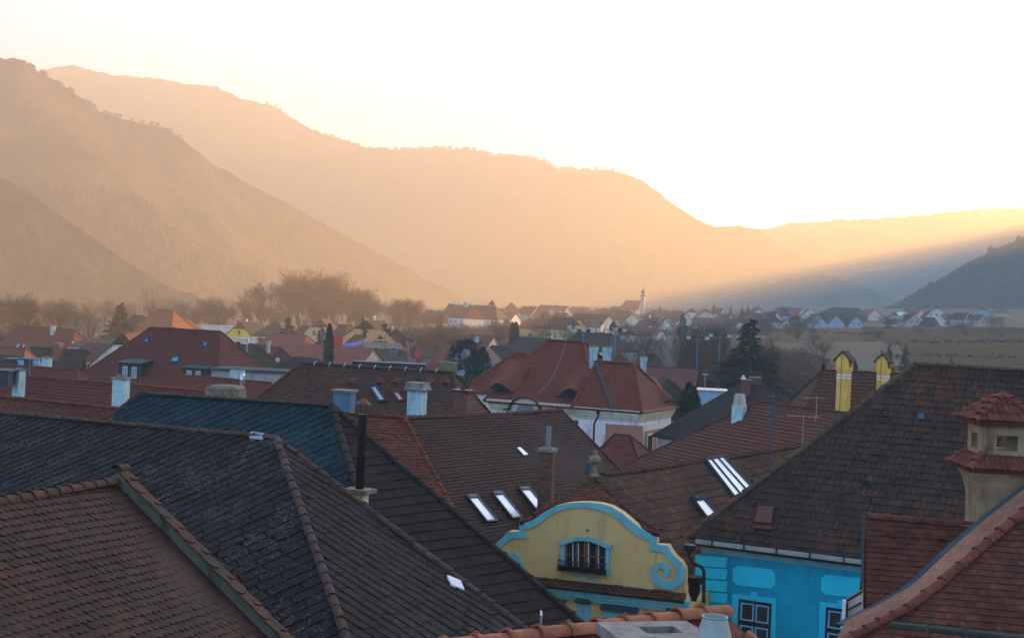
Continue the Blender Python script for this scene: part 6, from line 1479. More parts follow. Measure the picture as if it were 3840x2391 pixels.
# ---- the village beyond, left to right
far = [
 ('hazy brown long roofed house at the left end of the far village', (1597, 1161, 705), (1668, 1163, 700), 12, 4, g, g, W_white, C_brown, 4),
 ('lower brown roofed barn in front of the hazy long house, left end of the village', (1606, 1172, 650), (1670, 1174, 645), 12, 4.5, g, h_(3), W_white, C_brown, 2),
 ('very long dark roofed farmstead with white chimneys and a turret', (1682, 1138, 690), (1858, 1146, 680), 16, 6.5, g, h_(5), W_white, C_brown, 6),
 ('red-brown roofed wing with two pale dormers in front of the very long farmstead', (1738, 1146, 640), (1775, 1148, 636), 14, 5.5, h_(3), h_(1), W_white, C_redb, 3),
 ('orange hipped roof right of the farmstead turret', (1915, 1134, 800), (1921, 1134, 800), 15, 5.5, h_(5), h_(5), W_white, C_peach, 0),
 ('small dull red roof between the farmstead turret and the orange hipped roof', (1864, 1156, 740), (1892, 1158, 738), 10, 4, g, h_(3), W_white, C_fred, 2),
 ('dull red roof below the orange hipped roof', (1888, 1170, 720), (1938, 1171, 716), 10, 3.4, g, g, W_white, C_fred, 4),
 ('brown roof left of the long red barn roof', (1962, 1150, 820), (2014, 1148, 815), 12, 4.5, h_(4), g, W_beige, C_brown, 2),
 ('long red roofed barn in the middle of the village', (2025, 1142, 810), (2130, 1147, 800), 18, 7, g, g, W_white, C_fred, 5),
 ('white gable with a brown roof below the long red roofed barn', (2058, 1166, 700), (2078, 1162, 712), 9, 4, g, g, W_white, C_brown, 0),
 ('dark small roof below the left end of the long red roofed barn', (2036, 1168, 690), (2054, 1168, 686), 8, 3.6, h_(2), h_(2), W_cream, C_brown, 0),
 ('brown gabled house right below the long red roofed barn', (2082, 1170, 668), (2128, 1172, 664), 10, 4.2, g, h_(2), W_white, C_brown, 3),
 ('red roof with a lit corner left of the grey ridge', (2146, 1150, 900), (2208, 1154, 890), 13, 4.6, h_(3), g, W_cream, C_fred, 3),
 ('brown low roof below the red roof with a lit corner', (2160, 1164, 780), (2228, 1166, 775), 12, 4, g, g, W_beige, C_lila, 4),
 ('grey-brown ridge left of the church', (2232, 1156, 930), (2290, 1158, 925), 12, 3.6, g, g, W_beige, C_grey, 3),
 ('dull brown hipped roof close left of the church', (2296, 1147, 960), (2330, 1150, 955), 12, 4.2, h_(2), h_(3), W_white, C_lila, 2),
 ('brown roofed inn with a white arched dormer in front of the church', (2290, 1163, 720), (2368, 1165, 714), 14, 4.8, h_(2.5), h_(2), W_cream, C_brown, 5),
 ('steep brown gable right of the inn with the arched dormer', (2370, 1180, 640), (2374, 1172, 652), 10, 4.6, g, g, W_white, C_brown, 0),
 ('brown pyramid roof in front of the church', (2404, 1197, 560), (2407, 1197, 560), 8, 3.6, h_(3.4), h_(3.4), W_white, C_lila, 0),
 ('long low white house with a grey roof, below the church', (2420, 1186, 600), (2478, 1189, 596), 10, 3.6, g, g, W_white, C_grey, 3),
 ('white half-hipped gable at the end of the low white house', (2494, 1198, 590), (2486, 1192, 602), 8, 3.8, g, g, W_white, C_brown, 0),
 ('broad brown roof right of the church', (2448, 1161, 760), (2500, 1163, 752), 15, 5, h_(4), h_(4), W_white, C_brown, 3),
 ('dull brown roof beside the first village spruce', (2520, 1164, 740), (2566, 1166, 735), 13, 4.6, g, h_(3), W_white, C_lila, 3),
 ('white gabled house with two rows of windows, left of the cream gable', (2596, 1156, 735), (2588, 1155, 748), 10.5, 5, k_(.4, .8), g, W_white, C_brown, -2),
 ('red-brown roof at the right of the first village spruce', (2564, 1172, 720), (2574, 1170, 712), 8, 5, g, g, W_white, C_redb, 0),
 ('cream house with a broad half-hipped gable', (2650, 1158, 705), (2640, 1156, 722), 14, 6.0, k_(.22, .8), g, W_cream, C_brown, -2),
 ('small cream gable with one window, behind the broad cream house', (2676, 1162, 770), (2668, 1160, 785), 10, 3.8, k_(.5, .8), g, W_cream, C_brown, -1),
 ('dark brown roof right of the small cream gable', (2684, 1157, 790), (2714, 1158, 786), 11, 4.5, g, g, W_white, C_brown, 2),
 ('long brown roof with white walls, in front of the broad cream house', (2606, 1190, 655), (2728, 1193, 648), 12, 4, g, g, W_white, C_lila, 7),
 ('dark red low roof behind the long brown roof with white walls', (2694, 1176, 700), (2762, 1178, 695), 11, 3.6, g, g, W_white, C_redb, 4),
 ('half-hipped brown house with a white gable just left of the great spruce', (2732, 1190, 640), (2786, 1192, 630), 11, 4.4, g, k_(.45, 1), W_white, C_redb, 1),
 ('cream gabled house with a dark roof, above the great spruce', (2826, 1156, 800), (2852, 1155, 790), 11, 4.4, k_(.5, .8), g, W_cream, C_brown, 0),
 ('white gable pair beside the dark roof above the great spruce', (2846, 1160, 770), (2856, 1155, 785), 9, 4.2, g, g, W_white, C_brown, 0),
 ('dull brown long roof right above the great spruce', (2812, 1172, 730), (2868, 1174, 725), 12, 4.4, g, g, W_beige, C_lila, 3),
 ('dark roof left of the small sky blue gable', (2872, 1168, 760), (2916, 1170, 755), 12, 4.2, g, g, W_white, C_dark, 0),
 ('red faded long roof on the skyline right of the great spruce', (2916, 1150, 905), (3012, 1156, 895), 16, 5, h_(3), g, W_white, C_fred, 5),
 ('white gabled house under a dull red roof, left of the overgrown barn', (3040, 1156, 860), (3032, 1154, 875), 11, 4.6, g, g, W_white, C_fred, -1),
 ('low dark house with a hipped roof right of the great spruce', (2838, 1192, 680), (2862, 1193, 676), 10, 4, h_(2), h_(2), W_ochre, C_brown, 2),
 ('white house with a peaked red and dark roof, left of the small white gable', (2896, 1178, 690), (2900, 1178, 689), 8.6, 3.8, h_(2.6), h_(3.0), W_white, C_dark, 1),
 ('small white gabled cottage in the row before the vineyards', (2950, 1199, 680), (2940, 1196, 692), 7.5, 3.2, g, g, W_white, C_brown, -1),
 ('small sky blue gable in the second row', (2952, 1173, 790), (2944, 1171, 806), 10.5, 4, k_(.4, .8), g, plain('sky_blue_render', (.15, .45, .70)), C_dark, -1),
 ('pale green half-hipped house with a red-brown roof', (2990, 1182, 690), (2974, 1178, 706), 8.5, 4.2, k_(.4, .8), g, W_palegreen, C_redb, -1),
 ('low flat roofed porch in front of the pale green house', (2972, 1213, 672), (3012, 1214, 670), 5, 1.2, g, g, W_palegreen, C_brown, 0),
 ('leftmost of the three light blue gabled row houses', (3066, 1178, 690), (3046, 1172, 705), 10.5, 5.0, g, g, W_blue, C_lila, -1),
 ('middle one of the three light blue gabled row houses', (3138, 1182, 695), (3124, 1177, 710), 8.4, 4.4, g, g, W_blue, C_dark, -1),
 ('rightmost of the three light blue gabled row houses', (3213, 1187, 700), (3200, 1182, 715), 8.0, 4.4, g, g, W_blue, C_dark, -2),
 ('dark link roof between the left and middle light blue row houses', (3088, 1190, 712), (3116, 1191, 711), 9, 3.6, g, g, W_blue, C_dark, 0),
 ('dark link roof between the middle and right light blue row houses', (3152, 1194, 716), (3192, 1196, 714), 9, 3.6, g, g, W_blue, C_dark, 0),
 ('huge dark green overgrown barn', (3120, 1151, 815), (3222, 1153, 805), 16, 4.5, h_(5), h_(2.5), plain('overgrown_wall', (.055, .065, .035), var=.4), C_green, 0),
 ('red roofed white house right of the overgrown barn', (3248, 1156, 850), (3283, 1158, 842), 12, 4.6, k_(.5, 2), g, W_white, C_fred, 2),
 ('long red roof with pale yellow dormers on the right hand hill foot', (3396, 1153, 900), (3456, 1154, 894), 14, 4, g, g, W_cream, C_red, 4),
 ('big white three-storey house with a red peaked roof', (3514, 1149, 740), (3520, 1146, 758), 11.5, 5.6, k_(.25, .8), g, W_white, C_peach, -3),
 ('low brown wing left of the big white three-storey house', (3478, 1166, 752), (3500, 1160, 748), 11, 4.6, g, g, W_white, C_brown, 0),
 ('pinkish gabled house left below the big white house', (3430, 1179, 715), (3422, 1176, 730), 8.4, 4.4, g, g, plain('pinkish_render', (.48, .38, .34)), C_dark, -2),
 ('small dark roof left of the pinkish gabled house', (3392, 1178, 735), (3420, 1178, 733), 9, 3.8, g, g, W_beige, C_teal, 1),
 ('pale green gable under a round dark tree', (3356, 1171, 770), (3350, 1168, 785), 8.5, 3.6, k_(.5, .8), g, W_palegreen, C_grey, -1),
 ('pale wing with a white flat roof right of the pale green gable', (3372, 1168, 790), (3398, 1170, 784), 9, 2.6, g, g, W_palegreen, M_wframe, 0),
 ('dark green mansard roof over white garden walls', (3466, 1188, 700), (3506, 1190, 697), 9.5, 4.6, h_(1.6), h_(1.6), W_white, C_teal, 0),
 ('low brown barn with a white end wall, left of the pinkish gabled house', (3326, 1194, 740), (3376, 1196, 734), 9, 2.8, g, g, W_white, C_brown, 0),
 ('white cottage with a big brown hipped roof alone among the vines', (3428, 1219, 610), (3438, 1219, 608), 11, 4.2, h_(3.6), h_(3.6), W_white, C_grey, 2),
 ('blue-white house with a dark roof at the right hill foot', (3580, 1170, 765), (3632, 1172, 760), 10, 4.0, g, g, plain('aqua_render', (.34, .56, .62)), C_green, 4),
 ('cream house with a dark roof at the right hill foot', (3636, 1176, 745), (3688, 1178, 740), 9, 3.2, g, g, W_cream, C_brown, 4),
 ('bright blue gable with a red roof high on the right', (3684, 1154, 950), (3690, 1152, 965), 11, 3.6, k_(.45, .8), g, plain('sky_blue_render', (.15, .45, .70)), C_fred, -2),
 ('tiny cream cottage left of the bright blue gable', (3648, 1163, 930), (3652, 1162, 940), 8, 2.2, g, g, W_cream, C_fred, -1),
 ('tiny cream cottage with a red hipped roof, farthest right', (3748, 1153, 950), (3756, 1153, 948), 11, 3.6, h_(2.4), h_(2.4), W_cream, C_fred, 2),
]
random.seed(11)
for (lb, a, b, W, dr, e0, e1, wl_, rf, nw) in far:
    kw = dict(ov=.3, thick=.2)
    if nw > 0: kw.update(nf=nw, ws=(1.0, 1.3), fz=1.5)
    if nw < 0: kw.update(n0=-nw, ws=(.95, 1.5), ez=dr * .85)
    D = math.hypot(*(P(*a) - P(*b))[:2])
    if nw >= 0 and D > 6 and random.random() < .7: kw['chim'] = ((random.uniform(.2, .8), random.choice((-.6, .6)), .8, .34, .3, random.choice((W_chim, W_chim, B_red)), 'none'),)
    if 'very long' in lb: kw['chim'] = tuple((t, .5, 1.5, .32, .32, W_chim, 'none') for t in (.16, .22, .28, .36, .52))
    hh(lb, a, b, W, dr, e0, e1, wl_, rf, **kw)
# roof turret of the farmstead
hh('small round-topped turret at the right end of the very long farmstead', (1844, 1124, 690), (1846, 1124, 690), 3.6, 2.4, h_(1.6), h_(1.6), W_beige, C_brown, ov=.2, name='turret', cat='turret')
# ---- parish church with an onion spire
Y = 1000; c0 = P(2348, 1125, Y); c1_ = P(2402, 1127, Y - 3)
A, B = c0, c1_; A.z = B.z
r, q = house('church', 'white parish church with an onion-topped clock tower and a red nave roof', A, B, 13, 6.5, ('h', 4), ('g',), W_white, C_fred, ov=.4, cat='church', front=[(.2, 1.5, 1.2, 2.4), (.5, 1.5, 1.2, 2.4), (.8, 1.5, 1.2, 2.4)], bars=(0, 0))
t = P(2409, 1150, Y); s_ = Y / F; zt = ZP(2409, 1111, Y); m = MB(); hw = 8 * s_ * .95; ax, ay = rot2(-.2); m.box(V((t.x, t.y, (zt + 18) / 2)), hw, hw, (zt - 18) / 2, ax, ay)
for zz in (zt - .2, zt - 4.2): m.box(V((t.x, t.y, zz)), hw + .3, hw + .3, .25, ax, ay)
to = m.obj('tower', W_white, r); m = MB(); m.lathe(V((t.x, t.y, zt)), [(hw * 1.35, 0), (hw * 1.1, .8), (hw * .6, 1.5), (hw * .55, 2.0), (hw * .9, 2.6), (hw * 1.0, 3.2), (hw * .8, 4.0), (hw * .3, 4.8), (.15, 5.6), (.12, 7.6), (.02, 8.2)], 12); m.obj('onion_dome', plain('brown_copper', (.12, .06, .05)), to, smooth=True)
m = MB()
for sx in (0,): m.box(V((t.x, t.y, zt - 2)) - ay * (hw + .03), .55, .06, 1.1, ax, ay)
m.obj('belfry_opening', M_black, to)
# ---- floodlight masts
def flood(px, pyt, pyb, Y, label, heads=(-1, 1)):
    b_ = P(px, pyb, Y); t_ = P(px + (pyb - pyt) * SR, pyt, Y); r = thing('floodlight_mast', label, 'lamp', (t_.x, t_.y, gz(t_.x, t_.y)), 'tall blue floodlight masts')
    b_ = V((t_.x, t_.y, gz(t_.x, t_.y) - .3)); m = MB(); m.tube([b_, t_], [.16, .10], 7); m.tube([t_ - V((1.3, 0, .1)), t_ + V((1.3, 0, -.1))], .06, 5); m.obj('mast', plain('mast_blue', (.06, .19, .26), fine=False), r)
    for s in heads:
        for q in (0, 1): m = MB(); m.box(t_ + V((s * (.75 + q * .7), -.15, .25 - q * .1)), .3, .16, .2, *rot2(.2 * s), None); m.obj('lamp_head', M_dish if q else M_lead, r)
flood(2606, 1270, 1500, 225, 'left one of the two tall floodlight masts by the great spruce')
flood(2690, 1262, 1480, 228, 'right one of the two tall floodlight masts, just left of the great spruce')
flood(2186, 1244, 1290, 232, 'floodlight mast rising right behind the manor ridge')
flood(2304, 1240, 1320, 232, 'floodlight mast rising right of the manor chimneys')
t_ = P(2645, 1403, 175); m = MB(); m.tube([V((t_.x, t_.y, 3)), t_], .06, 5); m.box(t_, .35, .15, .08); tag(m.obj('street_lamp', M_zinc, None, base=(t_.x, t_.y, 3)), 'low street lamp beside the pale blue shed', 'lamp')
for x, y0, y1, Y in ((1563, 1268, 1362, 255), (1590, 1312, 1370, 250), (1600, 1310, 1372, 252), (2457, 1278, 1330, 330)):
    t_ = P(x, y0, Y); b_ = P(x - 3, y1, Y); m = MB(); m.tube([b_, t_], .09, 5); tag(m.obj('pole', plain('mast_blue', (.06, .19, .26)), None, base=b_), {1563: 'thin post with a slack cable right of the unfinished house', 1590: 'left one of two green net posts by the road', 1600: 'right one of two green net posts by the road', 2457: 'thin pale post in the allotments right of the manor chimneys'}[x], 'post')
# crane-like lit frame and cable near the building site
m = MB(); a_ = P(1520, 1310, 300); m.tube([a_, P(1525, 1282, 300)], .1, 4); m.tube([P(1532, 1310, 300), P(1529, 1282, 300)], .1, 4); m.tube([P(1522, 1282, 300), P(1532, 1282, 300)], .14, 4)
for i in range(6): t0, t1 = i / 6, (i + 1) / 6; m.tube([P(lerp(1532, 1563, t0), 1298 - 28 * t0 ** 2.5, 290), P(lerp(1532, 1563, t1), 1298 - 28 * t1 ** 2.5, 290)], .05, 4)
tag(m.obj('lit_frame', M_rawwood, None, base=a_), 'sunlit timber frame with a cable swinging to the thin post', 'frame')
# ---- parked vehicles
def car(px, py, Y, rz, mat, label, van=False, group='cars and vans parked beyond the gardens'):
    p = P(px, py, Y); p.z = gz(p.x, p.y); r = thing('parked_van' if van else 'parked_car', label, 'van' if van else 'car', p, group); ax, ay = rot2(rz)
    L_, W_, Hh = (2.6, 1.0, 1.25) if van else (2.1, .88, .72)
    def pr(poly, w, nm, mt, par=r):
        m = MB(); m.prism([p + ax * a - ay * w + Z * b for a, b in poly], ay * 2 * w); return m.obj(nm, mt, par)
    if van: pr([(-L_, .35), (L_, .35), (L_, 1.1), (L_ - .7, 2.1), (-L_, 2.2)], W_, 'body', mat); pr([(L_ - 1.1, 1.2), (L_ - .1, 1.15), (L_ - .65, 1.95), (L_ - 1.1, 1.98)], W_ + .02, 'windows', G_dark)
    else: pr([(-L_, .3), (L_, .3), (L_, .78), (L_ - .9, .9), (L_ - 1.6, 1.42), (-L_ + .9, 1.45), (-L_ + .15, .95), (-L_, .85)], W_, 'body', mat); pr([(L_ - 1.05, .93), (L_ - 1.65, 1.36), (-L_ + 1.0, 1.38), (-L_ + .45, .95)], W_ + .02, 'windows', G_dark)
    for sx in (-1, 1):
        for sy in (-1, 1): m = MB(); c = p + ax * sx * L_ * .62 + ay * sy * (W_ - .05) + Z * .32; m.tube([c - ay * .1, c + ay * .1], .32, 10); m.obj('wheel', M_black, r)
    return r
M_cw = plain('white_car_paint', (.7, .72, .75), rough=.3, fine=False); M_cd = plain('dark_car_paint', (.04, .05, .06), rough=.3, fine=False); M_cs = plain('silver_car_paint', (.4, .42, .45), rough=.3, metal=.4, fine=False)
for i, (x, y, Y, rz, mt, lb, vn) in enumerate([(1446, 1205, 560, .3, M_cw, 'white car with its front catching the sun, left end of the far car park', False), (1476, 1200, 580, .2, M_cs, 'silver car second from the left in the far car park', False), (1492, 1203, 575, .2, M_cw, 'white van in the middle of the far car park', True), (1510, 1203, 570, .3, M_cd, 'dark car under the trees of the far car park', False), (1526, 1207, 565, .2, M_cs, 'silver car at the right end of the far car park', False),
    (1900, 1283, 345, .2, M_cw, 'white camper van left of two in the yard behind the big pine', True), (1922, 1285, 343, .3, M_cw, 'white camper van right of two in the yard behind the big pine', True), (1762, 1240, 430, .2, M_cs, 'silver car above the dark red roof with the dish', False), (1796, 1244, 428, .2, M_cd, 'dark car right above the dark red roof with the dish', False), (3334, 1236, 640, .9, M_cd, 'dark car on the vineyard track', False)]): car(x, y, Y, rz, mt, lb, vn)
# ---- vineyard tracks
def track(pts, w, mat, name='path'):
    m = MB(); q = []
    for (x, y, Y) in pts: p = P(x, y, Y); p.z = gz(p.x, p.y) + .25; q.append(p)
    for a_, b_ in zip(q, q[1:]):
        d = H2(b_ - a_).normalized(); s = V((d.y, -d.x, 0)) * w; k = max(1, int((b_ - a_).length / 25))
        for i in range(k):
            p0, p1 = lerp(a_, b_, i / k), lerp(a_, b_, (i + 1) / k); f = [p0 - s, p1 - s, p1 + s, p0 + s]
            for v in f: v.z = gz(v.x, v.y) + .35
            m.face(f)
    return tag(m.obj(name, mat), kind='structure')
M_path = plain('pale_gravel', (.22, .22, .21), scale=.2)
def on_ground(px, py):
    d = ray(px, py); lo = 120
    for Y in range(120, 1600, 4):
        p = V((0, 0, H)) + d * Y
        if p.z < gz(p.x, p.y): return (px, py, Y)
    return (px, py, 1500)
track([on_ground(*p) for p in ((3256, 1276), (3290, 1256), (3312, 1242), (3300, 1234), (3268, 1228))], 1.8, M_path)
track([on_ground(*p) for p in ((3312, 1242), (3335, 1243), (3318, 1256), (3300, 1270))], 2.2, M_path)
track([on_ground(*p) for p in ((3330, 1347), (3560, 1354), (3840, 1352), (4300, 1350))], 1.6, M_path)
track([on_ground(*p) for p in ((1560, 1385), (1590, 1365), (1605, 1348), (1660, 1338))], 3.2, plain('asphalt', (.06, .062, .066)), 'road')
track([on_ground(*p) for p in ((1440, 1212), (1520, 1218), (1570, 1226), (1600, 1222))], 3.0, plain('asphalt', (.06, .062, .066)), 'road')
# ------------------------------------------------------------------ trees
def bark(name, c, c2):
    m, nt, b = new_mat(name, .95, .1); L(nt, ramp(nt, noise_(nt, 2, 4), [(.35, c), (.65, c2)]), b.inputs['Base Color']); MATS[name] = m; return m
T_bark = bark('bark', (.05, .038, .028), (.085, .062, .045)); T_twig = bark('winter_twigs', (.085, .052, .030), (.14, .088, .048)); T_gold = bark('golden_twigs', (.16, .090, .036), (.24, .14, .055)); T_birch = bark('birch_bark', (.40, .38, .34), (.25, .22, .19))
T_fir = bark('fir_needles', (.016, .028, .014), (.032, .048, .02)); T_cyp = bark('cypress_leaves', (.022, .034, .016), (.04, .052, .024)); T_dark = bark('pine_needles', (.010, .026, .020), (.022, .042, .028))
def seg3(mb, a, b, ra, rb, n=3):
    d = (b - a); 
    if d.length < 1e-6: return
    d.normalize(); x = d.orthogonal().normalized(); y = d.cross(x); i = len(mb.v)
    for p, r_ in ((a, ra), (b, rb)):
        for k in range(n):
            t = 2 * math.pi * k / n; mb.v.append(p + (x * math.cos(t) + y * math.sin(t)) * r_)
    for k in range(n): mb.f.append((i + k, i + (k + 1) % n, i + n + (k + 1) % n, i + n + k)); mb.uvd.append(None)
def bare(seed, h=10, fork=.25, spread=.55, nmain=5, dens=1.0, lean=0, up=.35, tw=.022, maxl=5):
    """a leafless tree h metres high: (trunk and limbs, twigs)"""
    rnd = random.Random(seed); T, C = MB(), MB()
    def grow(p, d, l, r_, lv):
        n = 4 if lv < 2 else 3; mb = T if lv < 2 else C; q = p
        for i in range(n):
            d = (d + V((rnd.gauss(0, .13), rnd.gauss(0, .13), rnd.gauss(0, .08) + up * .12))).normalized()
            e = q + d * (l / n); ra = r_ * (1 - .45 * i / n); rb = r_ * (1 - .45 * (i + 1) / n)
            seg3(mb, q, e, ra, rb, 6 if lv == 0 else (4 if lv == 1 else 3)); q = e
            if lv < maxl:
                k = {0: 0, 1: 2, 2: 2, 3: 2, 4: 1}.get(lv, 1) if i else 0
                if lv == 0 and i >= 1: k = 2
                for _ in range(int(k * dens + rnd.random() * .99) if lv else k):
                    a = rnd.uniform(0, 2 * math.pi); x = d.orthogonal().normalized(); y = d.cross(x); s_ = spread * rnd.uniform(.7, 1.4)
                    nd = (d * math.cos(s_) + (x * math.cos(a) + y * math.sin(a)) * math.sin(s_)).normalized()
                    grow(q, nd, l * rnd.uniform(.45, .7), max(rb * .55, tw * .6), lv + 1)
        if lv < maxl and lv > 0: grow(q, d, l * .6, max(r_ * .5, tw * .6), lv + 1)
    base = V((0, 0, 0)); tl = h * fork; seg = []
    grow(base, V((lean, 0, 1)).normalized(), tl, h * .024, 0)
    for i in range(nmain):
        a = 2 * math.pi * i / nmain + rnd.uniform(-.5, .5); s_ = spread * rnd.uniform(.35, .95)
        grow(V((lean * tl, 0, tl * rnd.uniform(.8, 1.0))), V((math.cos(a) * math.sin(s_), math.sin(a) * math.sin(s_), math.cos(s_))), (h - tl) * rnd.uniform(.5, .66), h * .014, 1)
    zm = max(v.z for v in C.v) if C.v else h
    k = h / zm
    for mb in (T, C): mb.v = [V((v.x * k, v.y * k, v.z * k)) for v in mb.v]
    return T, C
def leafquad(mb, c, s, rnd, dirv=None):
    u = V((rnd.gauss(0, 1), rnd.gauss(0, 1), rnd.gauss(0, .6))).normalized() if dirv is None else (dirv + V((rnd.gauss(0, .3), rnd.gauss(0, .3), rnd.gauss(0, .3)))).normalized()
    v = u.cross(V((rnd.gauss(0, 1), rnd.gauss(0, 1), rnd.gauss(0, 1)))).normalized() * s * .45; u = u * s
    mb.face([c - v * .6, c + u - v * .2, c + u * 1.1 + v * .2, c + v * .6])
def conifer(seed, h=10, r0=.28, whorls=26, per=11, s=.42, droop=.25, irregular=.2):
    rnd = random.Random(seed); T, C = MB(), MB(); seg3(T, V((0, 0, 0)), V((0, 0, h * .97)), h * .018, h * .003, 6)
    for i in range(whorls):
        t = i / (whorls - 1); z = h * (.08 + .9 * t); R0 = h * r0 * (1 - t) ** .85 * rnd.uniform(1 - irregular, 1 + irregular) + .12
        for k in range(max(4, int(per * (1 - t * .6)))):
            a = rnd.uniform(0, 2 * math.pi); l = R0 * rnd.uniform(.65, 1.12); e = V((math.cos(a), math.sin(a), 0))
            tip = V((0, 0, z)) + e * l - Z * l * droop * rnd.uniform(.4, 1.4); seg3(T, V((0, 0, z)), lerp(V((0, 0, z)), tip, .8), .02, .008)
            for q in range(int(4 + l * 5)):
                f = (q + rnd.random()) / (4 + l * 5); f = f ** .7; leafquad(C, lerp(V((0, 0, z)), tip, f) + V((rnd.gauss(0, .07), rnd.gauss(0, .07), rnd.gauss(0, .06))), s * rnd.uniform(.6, 1.2), rnd, (e * .8 - Z * .35))
    return T, C
def columnar(seed, h=10, r0=.11, n=2600, s=.35, top=.5):
    rnd = random.Random(seed); T, C = MB(), MB(); seg3(T, V((0, 0, 0)), V((0, 0, h * .8)), .12, .04, 5)
    for i in range(n):
        t = rnd.random() ** .9; z = h * (.05 + .93 * t); rr = h * r0 * min(1, (1 - t) * 3) ** .6 * (.75 + .35 * noise.noise(V((0, z * .9, seed)))) * rnd.uniform(.55, 1.05); a = rnd.uniform(0, 2 * math.pi)
        leafquad(C, V((math.cos(a) * rr, math.sin(a) * rr, z)), s * rnd.uniform(.6, 1.1), rnd, V((math.cos(a) * .5, math.sin(a) * .5, 1)))
    return T, C
def pine(seed, h=10):
    rnd = random.Random(seed); T, C = MB(), MB(); seg3(T, V((0, 0, 0)), V((0, 0, h * .9)), .3, .08, 6)
    for i in range(46):
        t = rnd.uniform(.12, 1); z = h * t * .93; a = rnd.uniform(0, 2 * math.pi); l = h * .46 * (1.12 - t) ** .6 * rnd.uniform(.5, 1); e = V((math.cos(a), math.sin(a), rnd.uniform(.05, .4))); c = V((0, 0, z)) + e * l; seg3(T, V((0, 0, z)), c, .07, .02)
        for q in range(110):
            g_ = V((rnd.gauss(0, 1), rnd.gauss(0, 1), rnd.gauss(0, .6))) * (.085 * h * rnd.random()); leafquad(C, c + g_ - e * rnd.random() * l * .4, .34, rnd)
    return T, C
KIND = {}
def make_kind(key, TC, tm, cmat, n_h=10):
    T, C = TC; KIND[key] = (T, C, tm, cmat)
SRC = {}
def tree(key, px, pyt, pyb, Y, label, name='bare_tree', group=None, rz=0, wide=1.0, cat='tree', ground=True):
    t_ = P(px, pyt, Y); b_ = P(px, pyb, Y)
    if ground: b_.z = gz(b_.x, b_.y) - .1
    b_.x = t_.x
    h = max(1.0, t_.z - b_.z); s = h / 10
    if (key, name) not in SRC:
        T, C, tm, cmat = KIND[key]; r = thing(name, label, cat, (0, 0, 0), group)
        T.obj('trunk', tm, r); C.obj('crown', cmat, r); SRC[(key, name)] = r
        r.location = b_
    else: r = copy_tree(SRC[(key, name)], b_, label=label)
    if group: r['group'] = group
    elif 'group' in r.keys(): del r['group']
    r['label'] = label; r.rotation_euler[2] = rz; r.scale = (s * wide, s * wide, s)
    return r
make_kind('a', bare(1, spread=.62, nmain=6), T_bark, T_twig); make_kind('b', bare(5, fork=.3, spread=.42, nmain=6, up=.7), T_bark, T_twig)
make_kind('c', bare(9, fork=.18, spread=.75, nmain=6, dens=.9, up=.3), T_bark, T_twig); make_kind('d', bare(14, fork=.10, spread=.50, nmain=9, up=.75, dens=1.0, tw=.026), T_bark, T_gold)
make_kind('e', bare(21, fork=.3, spread=.5, nmain=4, dens=.35, maxl=4, up=.6, tw=.03), T_bark, T_bark); make_kind('w', bare(25, fork=.5, spread=.3, nmain=3, dens=.5, up=.8), T_birch, T_birch)
make_kind('o', bare(31, fork=.16, spread=.85, nmain=5, dens=.8, up=.2, maxl=4, tw=.05), T_bark, T_twig); make_kind('s', bare(37, fork=.05, spread=.8, nmain=9, dens=1.1, maxl=4, tw=.05), T_twig, T_gold)
make_kind('f', conifer(3), T_bark, T_fir); make_kind('f2', conifer(8, r0=.42, whorls=24, per=13, s=.5, irregular=.35, droop=.15), T_bark, T_fir); make_kind('y', columnar(4), T_bark, T_cyp); make_kind('y2', columnar(6, r0=.17, n=2600), T_bark, T_cyp); make_kind('p', pine(2), T_bark, T_dark)
GL = 'leafless trees along the river on the left'
for i, (k, x, t, b, Y, w_, lb) in enumerate([
 ('b', 20, 1138, 1250, 430, 1.2, 'leafless tree at the very left edge'), ('b', 62, 1090, 1248, 440, 1.0, 'taller leafless tree second from the left edge'), ('b', 106, 1086, 1250, 450, 1.1, 'leafless tree with an upright crown, third from the left edge'),
 ('a', 165, 1120, 1245, 520, 1.2, 'reddish leafless tree between the upright crown and the spreading ones'), ('a', 230, 1116, 1248, 430, 1.15, 'leafless tree with a forked trunk above the half-hipped red house'), ('c', 338, 1120, 1272, 400, 1.15, 'broad spreading leafless tree left of the dark conifer'),
 ('c', 722, 1118, 1222, 500, 1.1, 'small dark leafless tree right of the large orange roof'), ('a', 830, 1108, 1245, 560, 1.3, 'broad leafless tree left of the lemon gable'), ('a', 800, 1130, 1250, 580, 1.1, 'leafless tree low behind the mansion ridge'), ('a', 930, 1085, 1245, 590, 1.0, 'leafless tree straight above the lemon gable'), ('b', 1000, 1045, 1250, 620, 1.1, 'tall sparse leafless tree left of the great golden clump')]):
    tree(k, x, t, b, Y, lb, rz=i * 1.3, wide=w_)
tree('e', 578, 1056, 1195, 470, 'dead tree with bare upright limbs behind the orange roof', 'dead_tree', rz=.5, wide=.8); tree('e', 528, 1128, 1195, 465, 'leaning dead tree left of the taller dead one', 'dead_tree', rz=2.4, wide=.9)
tree('f2', 455, 1132, 1268, 400, 'dark spruce behind the orange roof, the only evergreen on the left', 'conifer', wide=1.0)
for i, (x, t, Y, w_, lb) in enumerate([(1085, 1035, 640, 1.1, 'left crown of the great golden clump of tall trees'), (1130, 1002, 660, 1.1, 'tallest left crown of the great golden clump'), (1185, 1000, 655, 1.15, 'broad middle crown of the great golden clump'), (1235, 1006, 665, 1.1, 'right crown of the great golden clump'), (1262, 1060, 640, 1.2, 'low thin tree at the right edge of the golden clump'), (1318, 1056, 700, 1.3, 'rounded golden tree right of the great clump'), (1358, 1075, 690, 1.2, 'rounded golden tree next to the left one of the pair'), (1400, 1100, 680, 1.1, 'small golden tree at the end of the tree line')]):
    tree('d', x, t, 1245, Y, lb, 'poplar_tree', rz=i * 1.9, wide=w_)
